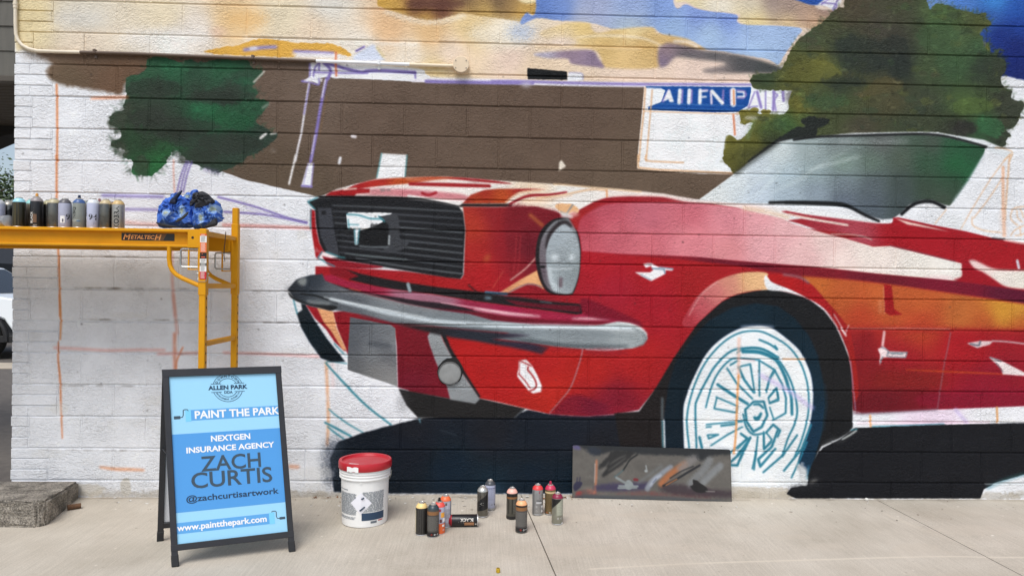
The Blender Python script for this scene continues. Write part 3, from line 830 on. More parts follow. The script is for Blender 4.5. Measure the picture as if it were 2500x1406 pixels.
for q, w in (([(2390, 0), (2330, 40), (2190, 230), (2050, 460), (1945, 645)], 11), ([(2372, 0), (2360, 120), (2340, 400), (2330, 560)], 20), ([(2296, 215), (2180, 390), (2060, 545)], 12), ([(2046, 540), (2052, 610), (2150, 655), (2290, 672)], 13),
             ([(2560, 445), (2430, 455), (2385, 500), (2385, 560), (2440, 610)], 13), ([(2436, 478), (2440, 540), (2480, 580)], 12), ([(2470, 470), (2490, 540)], 12), ([(2380, 700), (2420, 650), (2500, 610)], 12), ([(2460, 620), (2470, 700)], 12), ([(1822, 470), (1720, 595)], 10), ([(2560, 600), (2500, 680), (2420, 700)], 12)):
    S('h', q, w, (220, 182, 148), 1.5, .85)
S('h', [(2312, 105), (2315, 400), (2325, 700)], 30, (226, 178, 146), 2, .85)
S('h', [(2310, 500), (2325, 710)], 40, (230, 196, 178), 5, .6)
S('d', [(2250, 1290), (2330, 1300), (2395, 1332), (2370, 1406)], 12, (216, 178, 140), 1.6, .85); S('d', [(2380, 1345), (2320, 1406)], 14, (220, 184, 150), 1.6, .85)
B('h', 1900, 590, 90, 60, (212, 216, 214), 14, .5)

# ---- the car: bonnet
F('P', [(790, 478), (822, 462), (869, 450), (922, 437), (992, 434), (1090, 432), (1188, 440), (1300, 446), (1354, 450), (1438, 457), (1508, 462), (1620, 473), (1704, 488), (1760, 494), (1900, 505), (2040, 520), (2150, 545), (2250, 560), (2400, 575), (2560, 590), (2560, 680), (1400, 660), (1100, 520), (1000, 490), (860, 482)],
  [(1000, 470, (226, 218, 212)), (1200, 480, (228, 222, 216)), (1400, 470, (230, 226, 220)), (1560, 480, (230, 216, 208)), (1300, 455, (228, 206, 180)), (2000, 510, (228, 230, 230)), (2400, 580, (228, 230, 230)), (1750, 500, (230, 212, 206))], 1.6, curve=False)
F('f', [(1090, 292), (1300, 290), (1500, 300), (1750, 322), (1900, 342), (1950, 385), (1700, 380), (1450, 362), (1150, 350), (960, 344), (1080, 330)], [(1150, 310, (206, 128, 132)), (1500, 330, (210, 118, 126)), (1850, 360, (204, 122, 128))], 3)
F('f', [(910, 275), (1000, 240), (1150, 208), (1400, 193), (1750, 186), (2100, 211), (2320, 246), (2100, 236), (1800, 208), (1650, 214), (1450, 242), (1150, 268), (900, 302)], [(950, 280, (180, 30, 34)), (1150, 225, (190, 42, 34)), (1350, 225, (204, 78, 36)), (1600, 205, (200, 66, 36)), (2000, 215, (172, 36, 40))], 2)
S('f', [(1400, 205), (1550, 215), (1750, 215)], 14, (224, 176, 150), 3, .6)
F('f', [(690, 352), (740, 316), (850, 296), (960, 284), (1082, 290), (1080, 326), (965, 334), (942, 358)], (176, 28, 32), 1.6, curve=False)
S('f', [(850, 298), (960, 290)], 14, (228, 206, 190), 2, .9)
S('f', [(1430, 250), (1700, 256), (1900, 262), (2120, 268)], 34, (172, 32, 36), 1.8, 1, .15)
S('f', [(1535, 330), (1590, 346), (1655, 326)], 24, (176, 34, 44), 1.6)
S('f', [(1180, 304), (1205, 304)], 24, (150, 124, 124), 2); S('f', [(1232, 302), (1250, 303)], 20, (150, 124, 124), 2); S('f', [(1950, 222), (2010, 232)], 16, (150, 90, 88), 3, .7)
F('P', [(1128, 498), (1149, 476), (1183, 464), (1217, 461), (1300, 461), (1335, 463), (1300, 464), (1268, 470), (1250, 481), (1234, 497)], [(1140, 492, (160, 34, 36)), (1180, 470, (176, 40, 34)), (1220, 480, (204, 78, 36)), (1280, 462, (178, 40, 40)), (1160, 495, (206, 84, 38))], 1.6, curve=False)
S('f', [(1868, 436), (2100, 436), (2305, 436)], 30, (42, 34, 34), 1.5)
S('f', [(1420, 360), (1640, 395), (1860, 418)], 34, (228, 222, 218), 1.8)
S('g', [(120, 410), (190, 355), (260, 320), (420, 305)], 16, (226, 176, 142), 2, .8)
S('g', [(160, 424), (240, 382), (340, 350), (500, 344), (650, 322)], 24, (168, 26, 36), 1.6, 1, .3)
S('g', [(390, 375), (600, 350), (850, 300), (1000, 305)], 16, (222, 178, 136), 2, .9); S('g', [(270, 395), (500, 385), (700, 350)], 12, (228, 190, 160), 2, .7)
S('g', [(540, 252), (640, 258), (860, 278), (1100, 300), (1300, 318)], 14, (222, 184, 140), 2, .8)
S('g', [(1002, 305), (1004, 365)], 14, (228, 150, 100), 1.8)

# main red bodywork
BODY = [(770, 650), (806, 651), (990, 662), (1126, 680), (1132, 670), (1136, 560), (1130, 505), (1245, 506), (1306, 504), (1358, 517), (1376, 526), (1400, 520), (1416, 512), (1452, 492), (1480, 484), (1536, 481), (1620, 483), (1670, 494), (1740, 498), (1800, 508), (1960, 560), (2100, 560), (2176, 545), (2190, 532), (2275, 550), (2360, 566), (2422, 582), (2500, 594), (2760, 620), (2760, 992), (2500, 992), (2293, 1000), (2104, 1008), (2082, 1000), (2080, 880), (2020, 745), (1870, 700), (1700, 830), (1560, 1000), (1500, 1010), (1430, 1016), (1340, 1010), (1260, 985), (1170, 972), (1000, 960), (960, 800), (850, 770), (770, 700)]
F('P', BODY, [(1150, 560, (192, 54, 38)), (1160, 620, (184, 38, 36)), (1220, 530, (150, 32, 38)), (1280, 560, (112, 26, 38)), (1280, 640, (116, 28, 40)), (1240, 600, (150, 28, 38)), (1180, 680, (186, 28, 34)), (1080, 690, (182, 30, 34)), (900, 660, (176, 28, 36)), (1250, 690, (176, 28, 40)), (1450, 640, (186, 28, 40)), (1600, 660, (184, 28, 36)), (1500, 720, (174, 30, 46)), (1600, 740, (178, 28, 42)), (1700, 700, (178, 32, 36)),
                (1450, 900, (190, 34, 32)), (1550, 880, (186, 32, 34)), (1350, 960, (188, 32, 32)), (1200, 880, (188, 32, 30)), (1500, 980, (132, 26, 44)), (2200, 900, (170, 30, 38)), (2150, 960, (112, 26, 34)), (2350, 850, (178, 28, 36)), (2400, 950, (150, 26, 44)), (2250, 780, (196, 66, 40)), (2300, 600, (178, 28, 38)), (2450, 630, (172, 28, 38)), (2700, 800, (170, 40, 36))], 1.6, curve=False)
F('f', [(740, 975), (880, 985), (990, 1052), (900, 1070), (800, 1060), (745, 1040)], (140, 24, 34), 2)
# headlight surround shading
F('g', [(130, 450), (380, 455), (580, 495), (540, 560), (440, 650), (400, 760), (390, 900), (280, 1000), (170, 1080), (130, 800)], [(300, 500, (126, 28, 38)), (200, 600, (130, 28, 38)), (350, 800, (100, 26, 38)), (200, 1000, (150, 28, 38))], 6, .8)
S('g', [(335, 520), (440, 610)], 34, (176, 92, 50), 3, .7); S('f', [(2110, 880), (2090, 910)], 34, (206, 112, 58), 5, .7)
for x in (215, 250):
    S('g', [(x, 700), (x-10, 900), (x-30, 1020)], 12, (180, 50, 56), 2, .5)
S('g', [(10, 1150), (100, 1010)], 10, (206, 84, 66), 2, .6)
S('g', [(165, 1085), (290, 990), (382, 895)], 15, (206, 150, 140), 2, .85)
F('g', [(70, 1192), (250, 1080), (400, 998), (415, 1060), (462, 1168), (380, 1122), (310, 1118), (240, 1152), (150, 1196)], [(120, 1180, (222, 138, 96)), (400, 1020, (230, 166, 112)), (250, 1110, (232, 160, 112))], 1.6, curve=False)
S('g', [(150, 1192), (310, 1122), (440, 1145)], 14, (128, 110, 116), 2, .8)
# grille
F('f', [(538, 405), (640, 365), (900, 360), (1400, 374), (1650, 405), (1860, 450), (1895, 500), (1912, 640), (1892, 1040), (1870, 1074), (1750, 1062), (1400, 1004), (900, 922), (690, 882), (640, 760), (610, 600), (600, 470)], (32, 33, 36), 1.5, curve=False)
F('f', [(625, 455), (745, 455), (770, 640), (820, 882), (720, 852), (650, 700)], (60, 62, 68), 1.8, curve=False)
for i in range(10):
    yl, yr = 436+i*51, 492+i*60
    xl = 750+(8*i if i < 9 else 90)
    if i == 9: xl = 960
    S('f', [(xl, yl), (1320, (yl+yr)/2-4), (1888, yr)], 15+3*(i % 2), (70, 73, 78) if i % 3 else (84, 88, 92), 2, .9, .25)
    if i > 2:
        S('f', [(1360, (yl+yr)/2-4+3), (1888, yr+4)], 7, (104, 112, 114), 1.6, .8, .5)
S('f', [(860, 855), (1100, 882), (1400, 905)], 10, (120, 134, 134), 2, .8, .4)
B('f', 680, 498, 22, 20, (34, 35, 38), 2)
S('f', [(640, 362), (900, 360), (1400, 372), (1640, 402), (1850, 446)], 16, (24, 25, 28), 1.4)
F('f', [(1160, 520), (1280, 505), (1332, 545), (1345, 720), (1418, 750), (1400, 792), (1340, 830), (1200, 818), (1225, 600)], (62, 64, 68), 1.8)
F('f', [(985, 660), (1090, 615), (1200, 572), (1245, 600), (1247, 780), (1225, 802), (990, 782)], (30, 31, 33), 1.8, curve=False)
F('f', [(873, 515), (900, 494), (1282, 500), (1262, 516), (1152, 530), (1202, 575), (1100, 622), (1000, 652), (940, 640), (890, 640)], (228, 230, 231), 1.4, 1, .6, curve=False)
B('f', 900, 665, 60, 28, (34, 35, 37), 5, .8, 1); B('f', 1120, 615, 45, 22, (40, 41, 43), 6, .7, 1)
F('f', [(945, 640), (985, 640), (972, 778), (952, 776)], (222, 226, 228), 1.3, curve=False)
for q, w in (([(880, 514), (980, 522), (1080, 550), (1180, 556), (1205, 578)], 14), ([(890, 560), (898, 640)], 10), ([(944, 640), (954, 772)], 9), ([(987, 640), (972, 772)], 9), ([(1155, 530), (1185, 556)], 12), ([(890, 602), (980, 606)], 9)):
    S('f', q, w, (66, 136, 150), 1.2, .95)
S('f', [(1248, 700), (1244, 775)], 14, (170, 178, 180), 1.6); S('f', [(990, 790), (1100, 800), (1235, 798)], 16, (92, 98, 102), 2)
# side strip
F('f', [(563, 468), (602, 478), (610, 620), (640, 760), (690, 852), (682, 872), (630, 902), (608, 880), (580, 700), (565, 560)], (182, 28, 34), 1.5, curve=False)
F('f', [(668, 838), (700, 842), (820, 886), (760, 890), (690, 930), (632, 892)], (226, 214, 214), 1.5, curve=False)
F('f', [(665, 865), (690, 880), (900, 922), (1200, 970), (1000, 985), (760, 968), (700, 935)], (150, 26, 38), 1.6)
for q in ([(620, 368), (538, 404), (600, 470)], [(665, 836), (626, 890), (690, 930), (772, 966)], [(700, 842), (820, 886), (860, 892)], [(566, 470), (562, 640)]):
    S('f', q, 11, (64, 136, 148), 1.2, .95, curve=False)
# headlight
F('g', [(600, 540), (690, 545), (742, 640), (777, 780), (777, 900), (762, 1050), (722, 1180), (692, 1212), (600, 1214), (500, 1195), (438, 1120), (398, 1000), (383, 880), (398, 740), (440, 640), (520, 565)], (36, 34, 36), 1.5)
F('g', [(590, 560), (680, 560), (735, 650), (768, 790), (768, 900), (755, 1045), (715, 1175), (685, 1203), (600, 1203), (520, 1180), (460, 1110), (430, 1000), (415, 880), (428, 750), (470, 660), (530, 590)], [(450, 800, (104, 96, 102)), (440, 1000, (96, 84, 92)), (560, 600, (120, 122, 126)), (690, 600, (128, 134, 138)), (700, 1100, (126, 134, 136)), (600, 800, (140, 147, 152))], 2)
S('g', [(690, 615), (640, 580), (570, 610), (500, 700), (480, 800)], 36, (42, 36, 38), 2.2, .95, .2)
F('g', [(620, 605), (690, 640), (742, 720), (768, 880), (755, 1040), (690, 1190), (600, 1195), (525, 1160), (490, 1010), (475, 870), (495, 760), (545, 670)], [(620, 640, (164, 174, 180)), (720, 800, (158, 168, 172)), (560, 750, (150, 160, 166)), (600, 900, (146, 154, 158)), (720, 1000, (130, 140, 142)), (520, 1080, (166, 178, 182)), (600, 1150, (158, 168, 172)), (660, 1100, (124, 132, 136))], 2)
B('g', 552, 885, 34, 26, (206, 216, 220), 4, .9); B('g', 698, 885, 26, 30, (212, 222, 226), 4, .9)
S('g', [(500, 990), (515, 1090), (570, 1170)], 34, (196, 206, 210), 4, .8); S('g', [(602, 1075), (600, 1140)], 28, (92, 70, 78), 3, .8); S('g', [(430, 970), (455, 970)], 22, (30, 30, 32), 2)
S('g', [(480, 985), (560, 992), (700, 985)], 12, (206, 214, 218), 2, .7)
# pink wing
F('P', [(1408, 560), (1416, 530), (1440, 505), (1462, 496), (1500, 494), (1676, 493), (1740, 500), (1800, 508), (1912, 534), (1935, 546), (1980, 560), (2030, 574), (2066, 582), (2120, 598), (2131, 602), (2173, 600), (2248, 618), (2349, 643), (2350, 674), (2336, 686), (2136, 668), (1996, 653), (1900, 646), (1800, 637), (1648, 627), (1540, 622), (1421, 613), (1416, 576)],
  [(1425, 540, (194, 62, 76)), (1430, 600, (208, 84, 96)), (1480, 520, (196, 80, 94)), (1500, 570, (212, 96, 108)), (1580, 540, (196, 98, 112)), (1580, 590, (220, 106, 116)), (1680, 520, (214, 104, 116)), (1680, 590, (224, 124, 132)), (1780, 540, (222, 130, 140)), (1780, 610, (224, 134, 138)), (1850, 530, (226, 152, 158)), (1860, 600, (226, 160, 164)), (1920, 560, (226, 170, 172)), (1960, 630, (226, 180, 178)), (2020, 590, (226, 196, 190)), (2060, 640, (226, 206, 198)), (2120, 620, (228, 216, 206)), (2250, 660, (228, 222, 212)), (2330, 660, (228, 224, 216))], 2, curve=False)
B('h', 1750, 1065, 140, 16, (222, 180, 186), 4, .6); S('h', [(1050, 985), (1500, 1000), (1940, 1010)], 22, (232, 224, 218), 4, .6)
F('g', [(680, 545), (700, 510), (760, 482), (900, 412), (1010, 370), (1200, 357), (1500, 365), (1720, 420), (1500, 398), (1200, 405), (1000, 425), (870, 480), (770, 560), (745, 650)], [(760, 500, (176, 36, 38)), (1100, 380, (170, 30, 40)), (1500, 380, (166, 36, 44)), (1650, 400, (186, 70, 76))], 2.4)
F('g', [(555, 430), (690, 420), (762, 470), (740, 505), (700, 490), (662, 525), (600, 495)], (226, 172, 124), 2.2, 1, .5)
S('g', [(705, 432), (665, 490), (650, 515)], 16, (130, 134, 134), 1.6, .9); S('g', [(600, 490), (650, 515)], 14, (150, 150, 150), 2, .8); S('g', [(620, 520), (690, 530)], 40, (206, 206, 204), 2.5, .9); B('g', 720, 508, 40, 22, (222, 168, 160), 4, .8)
# hood side red
F('P', [(1906, 516), (1920, 515), (1968, 524), (2136, 545), (2180, 547), (2180, 532), (2192, 531), (2276, 550), (2360, 566), (2422, 581), (2500, 594), (2760, 630), (2760, 662), (2500, 659), (2430, 656), (2388, 640), (2366, 636), (2349, 642), (2248, 618), (2173, 600), (2131, 601), (2066, 582), (2100, 577), (2075, 570), (1996, 562), (1957, 548), (1922, 538), (1957, 534), (2070, 551), (2069, 548), (1935, 526)], [(1950, 522, (176, 34, 44)), (2000, 552, (178, 50, 62)), (2200, 570, (178, 26, 36)), (2300, 600, (178, 28, 38)), (2450, 630, (176, 28, 36)), (2080, 585, (186, 70, 82))], 1.7, curve=False)
S('h', [(450, 512), (700, 565), (962, 610)], 14, (230, 206, 190), 1.6, .95)
F('h', [(1375, 546), (1470, 572), (1860, 664), (1480, 600)], (230, 196, 184), 1.5, curve=False)
S('h', [(60, 462), (250, 490), (440, 540)], 34, (226, 190, 160), 4, .8); S('h', [(240, 480), (380, 500)], 14, (232, 224, 214), 2, .7)
S('h', [(815, 688), (980, 690), (1100, 708), (1170, 735)], 12, (190, 168, 160), 2, .8); S('h', [(2220, 720), (2330, 730)], 14, (60, 56, 62), 2, .8)
S('h', [(2330, 738), (2498, 770), (2800, 810)], 14, (230, 206, 196), 2, .8); S('h', [(1330, 785), (1600, 850), (1900, 925)], 7, (80, 100, 110), 1.2, .7)
F('h', [(2015, 920), (2060, 910), (2110, 930), (2250, 988), (2498, 1000), (2900, 1010), (2900, 1200), (2498, 1166), (2335, 1142), (2240, 1080), (2150, 1022), (2050, 975)], [(2050, 940, (220, 190, 186)), (2300, 1050, (228, 220, 210)), (2498, 1080, (226, 220, 208)), (2140, 1000, (224, 200, 194))], 3)
S('h', [(2438, 918), (2452, 980)], 24, (200, 196, 206), 1.6)
F('h', [(1960, 936), (2010, 920), (2060, 980), (2150, 1030), (2240, 1090), (2340, 1146), (2498, 1172), (2900, 1210), (2900, 1240), (2498, 1185), (1915, 1095), (1960, 1050)], (170, 26, 38), 2.2)
# maroon line below the wing
F('h', [(-1050, 860), (-400, 880), (0, 918), (700, 972), (1200, 1028), (1910, 1094), (2498, 1178), (2900, 1240), (2900, 1350), (2498, 1288), (2200, 1240), (1900, 1200), (1400, 1130), (1000, 1080), (560, 1048), (300, 1010), (0, 960), (-500, 905)], [(-800, 870, (150, 28, 40)), (0, 930, (112, 26, 42)), (700, 1000, (132, 28, 40)), (1200, 1060, (112, 28, 42)), (1900, 1140, (124, 26, 46)), (2400, 1230, (94, 26, 48))], 2)
# orange door
F('P', [(1957, 674), (2080, 684), (2192, 698), (2332, 718), (2500, 742), (2760, 766), (2760, 840), (2500, 806), (2318, 803), (2072, 802), (2052, 776), (2020, 738), (1990, 705)], [(1990, 690, (206, 98, 46)), (2060, 720, (202, 88, 46)), (2150, 720, (208, 92, 48)), (2250, 740, (206, 90, 46)), (2350, 760, (196, 100, 50)), (2450, 760, (206, 140, 50)), (2480, 745, (204, 138, 52)), (2100, 780, (194, 64, 40)), (2250, 785, (196, 66, 40)), (2400, 795, (190, 80, 42)), (2490, 800, (196, 90, 44)), (2600, 780, (206, 130, 50))], 3, curve=False)
S('P', [(2074, 803), (2300, 806), (2500, 810)], 60, (180, 40, 38), 7, .6)
F('h', [(1278, 1120), (1345, 1132), (1368, 1335), (1440, 1385), (1330, 1392), (1285, 1362)], (172, 28, 32), 1.8, curve=False)
S('l', [(1245, 50), (1245, 150)], 30, (222, 130, 92), 4, .6); S('h', [(1272, 1150), (1280, 1380)], 7, (214, 140, 110), 1.5, .7)
# lower door
F('P', [(2100, 905), (2290, 905), (2285, 950), (2102, 958)], (138, 34, 32), 14, .8)
F('P', [(2095, 820), (2130, 815), (2140, 900), (2105, 990), (2086, 995), (2084, 880)], (138, 28, 34), 10, .7)
F('P', [(2090, 955), (2290, 955), (2290, 998), (2104, 1008), (2086, 1000)], (108, 24, 34), 7, .8)
F('P', [(2292, 955), (2760, 955), (2760, 995), (2292, 998)], (140, 24, 46), 7, .8)
S('l', [(1858, 330), (1835, 450), (1800, 610), (1770, 800), (1742, 990)], 10, (140, 92, 100), 1.6, .85)
S('l', [(1470, 652), (1800, 668), (2100, 680), (2330, 692)], 16, (206, 66, 34), 2, .9, .5)
S('l', [(1280, 325), (1265, 440)], 24, (222, 178, 178), 2, .9)
F('l', [(1225, 470), (1275, 448), (1320, 490), (1480, 498), (1466, 546), (1310, 542), (1268, 546), (1240, 615), (1246, 520)], (228, 208, 208), 1.4, curve=False)
for q in ([(1250, 455), (1290, 470), (1320, 495), (1300, 530)], [(1266, 540), (1246, 590)], [(1310, 505), (1480, 502), (1464, 545), (1310, 540)]):
    S('l', q, 10, (96, 112, 124), 1.2, .9, curve=False)
S('l', [(1340, 512), (1440, 515)], 12, (110, 128, 136), 1.5)
F('l', [(2000, 420), (2120, 400), (2230, 402), (2200, 432), (2090, 462)], (214, 190, 192), 1.6, curve=False); S('l', [(2030, 428), (2100, 440), (2115, 405)], 16, (96, 100, 112), 1.5)
S('l', [(2220, 402), (2360, 410), (2600, 440)], 12, (190, 170, 174), 1.8)
F('l', [(2190, 538), (2310, 575), (2498, 672), (2700, 760), (2700, 720), (2498, 704), (2312, 690), (2302, 640)], (226, 212, 210), 1.6, curve=False); S('l', [(2200, 545), (2300, 580)], 12, (110, 116, 126), 1.4); S('l', [(2250, 590), (2312, 670)], 10, (110, 96, 106), 1.4)
S('l', [(960, 292), (1180, 296), (1400, 292), (1850, 300)], 9, (214, 130, 124), 1.5, .8)
# sill
F('l', [(1005, 1030), (1080, 1042), (1750, 998), (2498, 968), (2900, 955), (2900, 1112), (2498, 1116), (1800, 1132), (1040, 1158), (1005, 1152)], [(1100, 1090, (220, 222, 226)), (1700, 1050, (224, 206, 222)), (2200, 1050, (226, 227, 230)), (2700, 1050, (226, 227, 230))], 1.8, curve=False)
S('l', [(1010, 1030), (1160, 1034), (1740, 1000)], 20, (116, 100, 116), 3, .7)
S('l', [(1900, 1000), (1950, 1060), (2000, 1112)], 34, (196, 182, 222), 3, .7); S('l', [(1170, 1148), (1500, 1138), (1800, 1124)], 14, TEA, 1.6, .9); S('l', [(1040, 1120), (1400, 1115), (2200, 1110)], 12, (220, 170, 180), 3, .6)
S('l', [(1155, 1050), (1160, 1150)], 16, (230, 160, 98), 1.8, .9); S('l', [(2260, 980), (2266, 1108)], 18, (232, 158, 92), 2, .9)

# ---- ground shadow, front
F('P', [(805, 1120), (825, 1078), (880, 1058), (936, 1042), (1020, 1022), (1130, 1010), (1245, 1015), (1290, 1000), (1340, 1010), (1430, 1016), (1520, 1010), (1520, 1205), (1200, 1204), (950, 1204), (815, 1200)], [(900, 1070, (22, 28, 38)), (1000, 1050, (30, 32, 38)), (1200, 1060, (30, 32, 38)), (1400, 1060, (28, 34, 46)), (1450, 1090, (32, 33, 38)), (900, 1130, (24, 38, 62)), (1100, 1150, (20, 38, 66)), (1300, 1150, (20, 36, 62)), (1300, 1100, (26, 32, 44)), (1000, 1100, (24, 30, 42)), (1400, 1180, (20, 38, 64)), (1200, 1190, (24, 44, 70))], 3, 1, .4, curve=False)
for q in ((812, 1125, 16, 60, .6), (822, 1090, 20, 14, .5), (806, 1160, 14, 34, .45), (800, 1120, 16, 40, .3)):
    B('P', q[0], q[1], q[2], q[3], (58, 66, 80), 14, q[4])
B('n', 2160, 640, 90, 30, (60, 78, 104), 6, .4)
# lower front panels
F('j', [(480, 72), (522, 82), (600, 220), (700, 370), (868, 582), (740, 582), (655, 550), (560, 420), (480, 280), (444, 160), (492, 130)], [(520, 150, (28, 36, 44)), (600, 350, (18, 34, 52)), (780, 560, (18, 30, 44))], 1.8, curve=False)
S('j', [(414, 45), (430, 110), (446, 165)], 12, TEA, 1.4, .9)
F('j', [(520, 82), (625, 108), (760, 310), (882, 492), (850, 482), (780, 420), (700, 300), (600, 200)], (166, 26, 36), 1.6, curve=False)
F('j', [(755, 150), (900, 130), (1280, 235), (1580, 320), (1640, 340), (1680, 600), (1790, 800), (1800, 910), (1500, 852), (1325, 805), (1310, 300), (890, 520), (800, 300)], [(850, 250, (150, 26, 36)), (1200, 230, (130, 26, 38)), (1450, 500, (122, 24, 36)), (1450, 800, (112, 24, 40)), (1700, 850, (124, 26, 40))], 1.6, curve=False)
F('j', [(618, 106), (762, 144), (790, 280), (878, 482), (842, 474), (740, 310), (680, 240)], (230, 156, 108), 1.5, curve=False)
S('j', [(770, 430), (850, 510), (880, 540)], 26, (186, 202, 206), 2, .8); S('j', [(770, 425), (850, 515)], 10, TEA, 1.4, .8)
F('j', [(908, 190), (1268, 262), (1304, 292), (1322, 795), (888, 652), (888, 520)], [(950, 250, (84, 88, 94)), (1200, 300, (104, 108, 112)), (950, 450, (80, 84, 90)), (1150, 430, (88, 92, 98)), (1100, 500, (128, 132, 134)), (1230, 520, (92, 94, 98)), (950, 620, (88, 90, 92)), (1200, 650, (126, 126, 126)), (1250, 750, (132, 132, 130)), (1100, 700, (118, 118, 116)), (1260, 400, (128, 132, 134))], 1.8, 1, .3, curve=False)
S('j', [(1080, 425), (1250, 445)], 40, (72, 76, 82), 4, .7)
F('j', [(1330, 815), (1500, 848), (1800, 905), (2040, 900), (2440, 988), (2340, 1070), (1500, 1068), (1400, 960)], (38, 37, 37), 1.8, curve=False)
B('j', 1370, 930, 50, 90, (70, 70, 72), 10, .3)
F('j', [(1750, 350), (2000, 405), (2300, 450), (2540, 480), (3000, 530), (2990, 570), (2900, 750), (2780, 900), (2640, 1030), (2498, 1002), (2040, 892)], [(1850, 450, (190, 30, 30)), (2300, 700, (188, 30, 30)), (2600, 900, (194, 38, 30)), (2500, 600, (190, 32, 32))], 1.6, curve=False)
F('j', [(1690, 325), (1742, 345), (1782, 450), (1905, 660), (2045, 880), (2030, 905), (1890, 690), (1785, 540)], (36, 36, 38), 1.6, curve=False)
F('j', [(1583, 360), (1610, 314), (1692, 325), (1722, 400), (1800, 550), (1900, 700), (2040, 905), (2000, 946), (1780, 908), (1750, 790), (1650, 570), (1600, 430)], [(1650, 350, (148, 152, 154)), (1700, 500, (138, 142, 144)), (1900, 800, (140, 144, 146)), (1950, 930, (128, 132, 134))], 1.5, curve=False)
S('j', [(1700, 1180), (1830, 1220)], 8, (70, 78, 86), 2, .6); S('j', [(1508, 1080), (1518, 1110)], 14, (100, 140, 156), 1.6, .8); S('j', [(2420, 990), (2340, 1070)], 10, (110, 118, 124), 2, .6)

# ---- bumper
F('f', [(870, 990), (1000, 1028), (1200, 1070), (1400, 1105), (1700, 1148), (1980, 1180), (2498, 1212), 'g', (0, 1208), (250, 1228), (500, 1268), (794, 1292), (792, 1382), (740, 1386), (500, 1352), (200, 1312), (0, 1285), 'f', (2498, 1335), (2000, 1268), (1600, 1203), (1300, 1168), (1150, 1142), (890, 1078), (985, 1050)], (36, 33, 35), 1.6, curve=False)
F('g', [(110, 1252), (400, 1288), (765, 1308), (772, 1366), (500, 1336), (220, 1302)], (98, 26, 40), 2, curve=False)
S('g', [(110, 1225), (300, 1240), (600, 1275)], 12, (120, 40, 52), 2, .7); S('g', [(420, 1272), (520, 1285)], 8, (120, 140, 150), 1.5, .7)
F('f', [(663, 1050), (745, 1036), (900, 1094), (1150, 1142), (1300, 1168), (1600, 1205), (2000, 1270), (2300, 1312), (2498, 1340), 'g', (200, 1315), (500, 1355), (740, 1388), (900, 1350), (1000, 1400), 'k', (1200, 220), (1010, 250), (700, 268), (300, 262), (0, 250), 'j', (2300, 235), (1950, 160), (1700, 120), 'f', (1400, 1290), (1050, 1200), (740, 1106), (688, 1092)],
  [(750, 1070, (168, 32, 60)), (1100, 1160, (164, 36, 62)), (1400, 1210, (158, 104, 122)), (1700, 1250, (150, 104, 120)), (2000, 1300, (160, 40, 68)), (2300, 1350, (166, 30, 66)), (2498, 1370, (172, 36, 64))], 1.6, curve=False)
F('f', [(720, 1110), (1000, 1182), (1200, 1215), (1500, 1262), (1750, 1290), (1950, 1335), (2100, 1390), (1900, 1390), (1700, 1345), (1400, 1290), (1060, 1205), (800, 1160)], (44, 34, 40), 2)
F('k', [(0, 160), (200, 190), (500, 215), (800, 232), (1040, 230), (1000, 252), (700, 268), (300, 262), (0, 252), (-250, 225), (-450, 170), (-550, 130), (-350, 130)], (112, 24, 40), 2.5)
S('f', [(1700, 1282), (1950, 1320), (2200, 1360), (2498, 1392)], 14, (226, 168, 180), 2, .9, .5)
S('k', [(-150, 125), (0, 145), (200, 172), (420, 188)], 24, (232, 190, 196), 2.6, .95, .5); S('k', [(700, 208), (860, 208), (1030, 212)], 20, (232, 200, 200), 2.5, .95, .6)
S('f', [(900, 1160), (1000, 1182)], 8, (214, 90, 50), 1.5, .8)
F('k', [(790, 30), (1000, 100), (1260, 215), (1320, 270), (1250, 262), (1100, 228), (900, 200), (790, 150)], (126, 22, 42), 3, .9)
F('f', [(363, 1165), (440, 1080), (560, 1040), (668, 1030), (690, 1085), (740, 1108), (900, 1170), (1060, 1208), (1400, 1292), (1700, 1345), 'j', (1950, 165), (2150, 220), (2498, 258), 'k', (300, 264), (700, 270), (900, 266), (1010, 250), (1100, 231), (1200, 244), (1300, 284), (1350, 330), (1362, 380), (1322, 432), (1230, 466), (1100, 474), (800, 470), (560, 448), (350, 420), (0, 375), 'j', (2300, 330), (2000, 305), (1600, 268), (1300, 245), (1050, 178), (780, 132), (700, 126), (560, 100), (430, 45)],
  [(400, 1150, (44, 48, 54)), (560, 1090, (48, 56, 68)), (800, 1200, (92, 96, 102)), (700, 1290, (84, 90, 94)), (1300, 1300, (118, 124, 128)), (1900, 1400, (116, 124, 128)), (2400, 1490, (130, 140, 145)), (3000, 1540, (128, 136, 140)), (3380, 1560, (150, 158, 160))], 1.6, curve=False, colfr='f')
S('f', [(480, 1206), (600, 1222), (700, 1252), (795, 1288)], 15, (30, 32, 34), 1.6); F('f', [(450, 1090), (500, 1064), (528, 1070), (526, 1122), (490, 1132), (460, 1115)], (126, 132, 132), 2.4)
F('f', [(370, 1185), (420, 1232), (560, 1288), (700, 1296), (800, 1318), (740, 1352), (640, 1322), (480, 1282), (390, 1235)], (34, 36, 38), 2)
S('f', [(540, 1270), (640, 1285), (720, 1290)], 26, (120, 126, 128), 3, .8)
S('f', [(820, 1180), (1050, 1225), (1350, 1300), (1700, 1370)], 26, (126, 126, 128), 3, .7, .4)
S('P', [(806, 731), (880, 748), (950, 765), (1050, 783), (1150, 791), (1250, 794), (1400, 797), (1540, 802)], 34, (206, 217, 222), 2.4, .9, .35)
S('P', [(790, 726), (860, 741), (940, 757), (1040, 776)], 16, (226, 234, 236), 1.8, .7, .6)
S('P', [(1180, 797), (1300, 800), (1420, 801), (1550, 808)], 18, (226, 233, 236), 2.5, .8, .5)
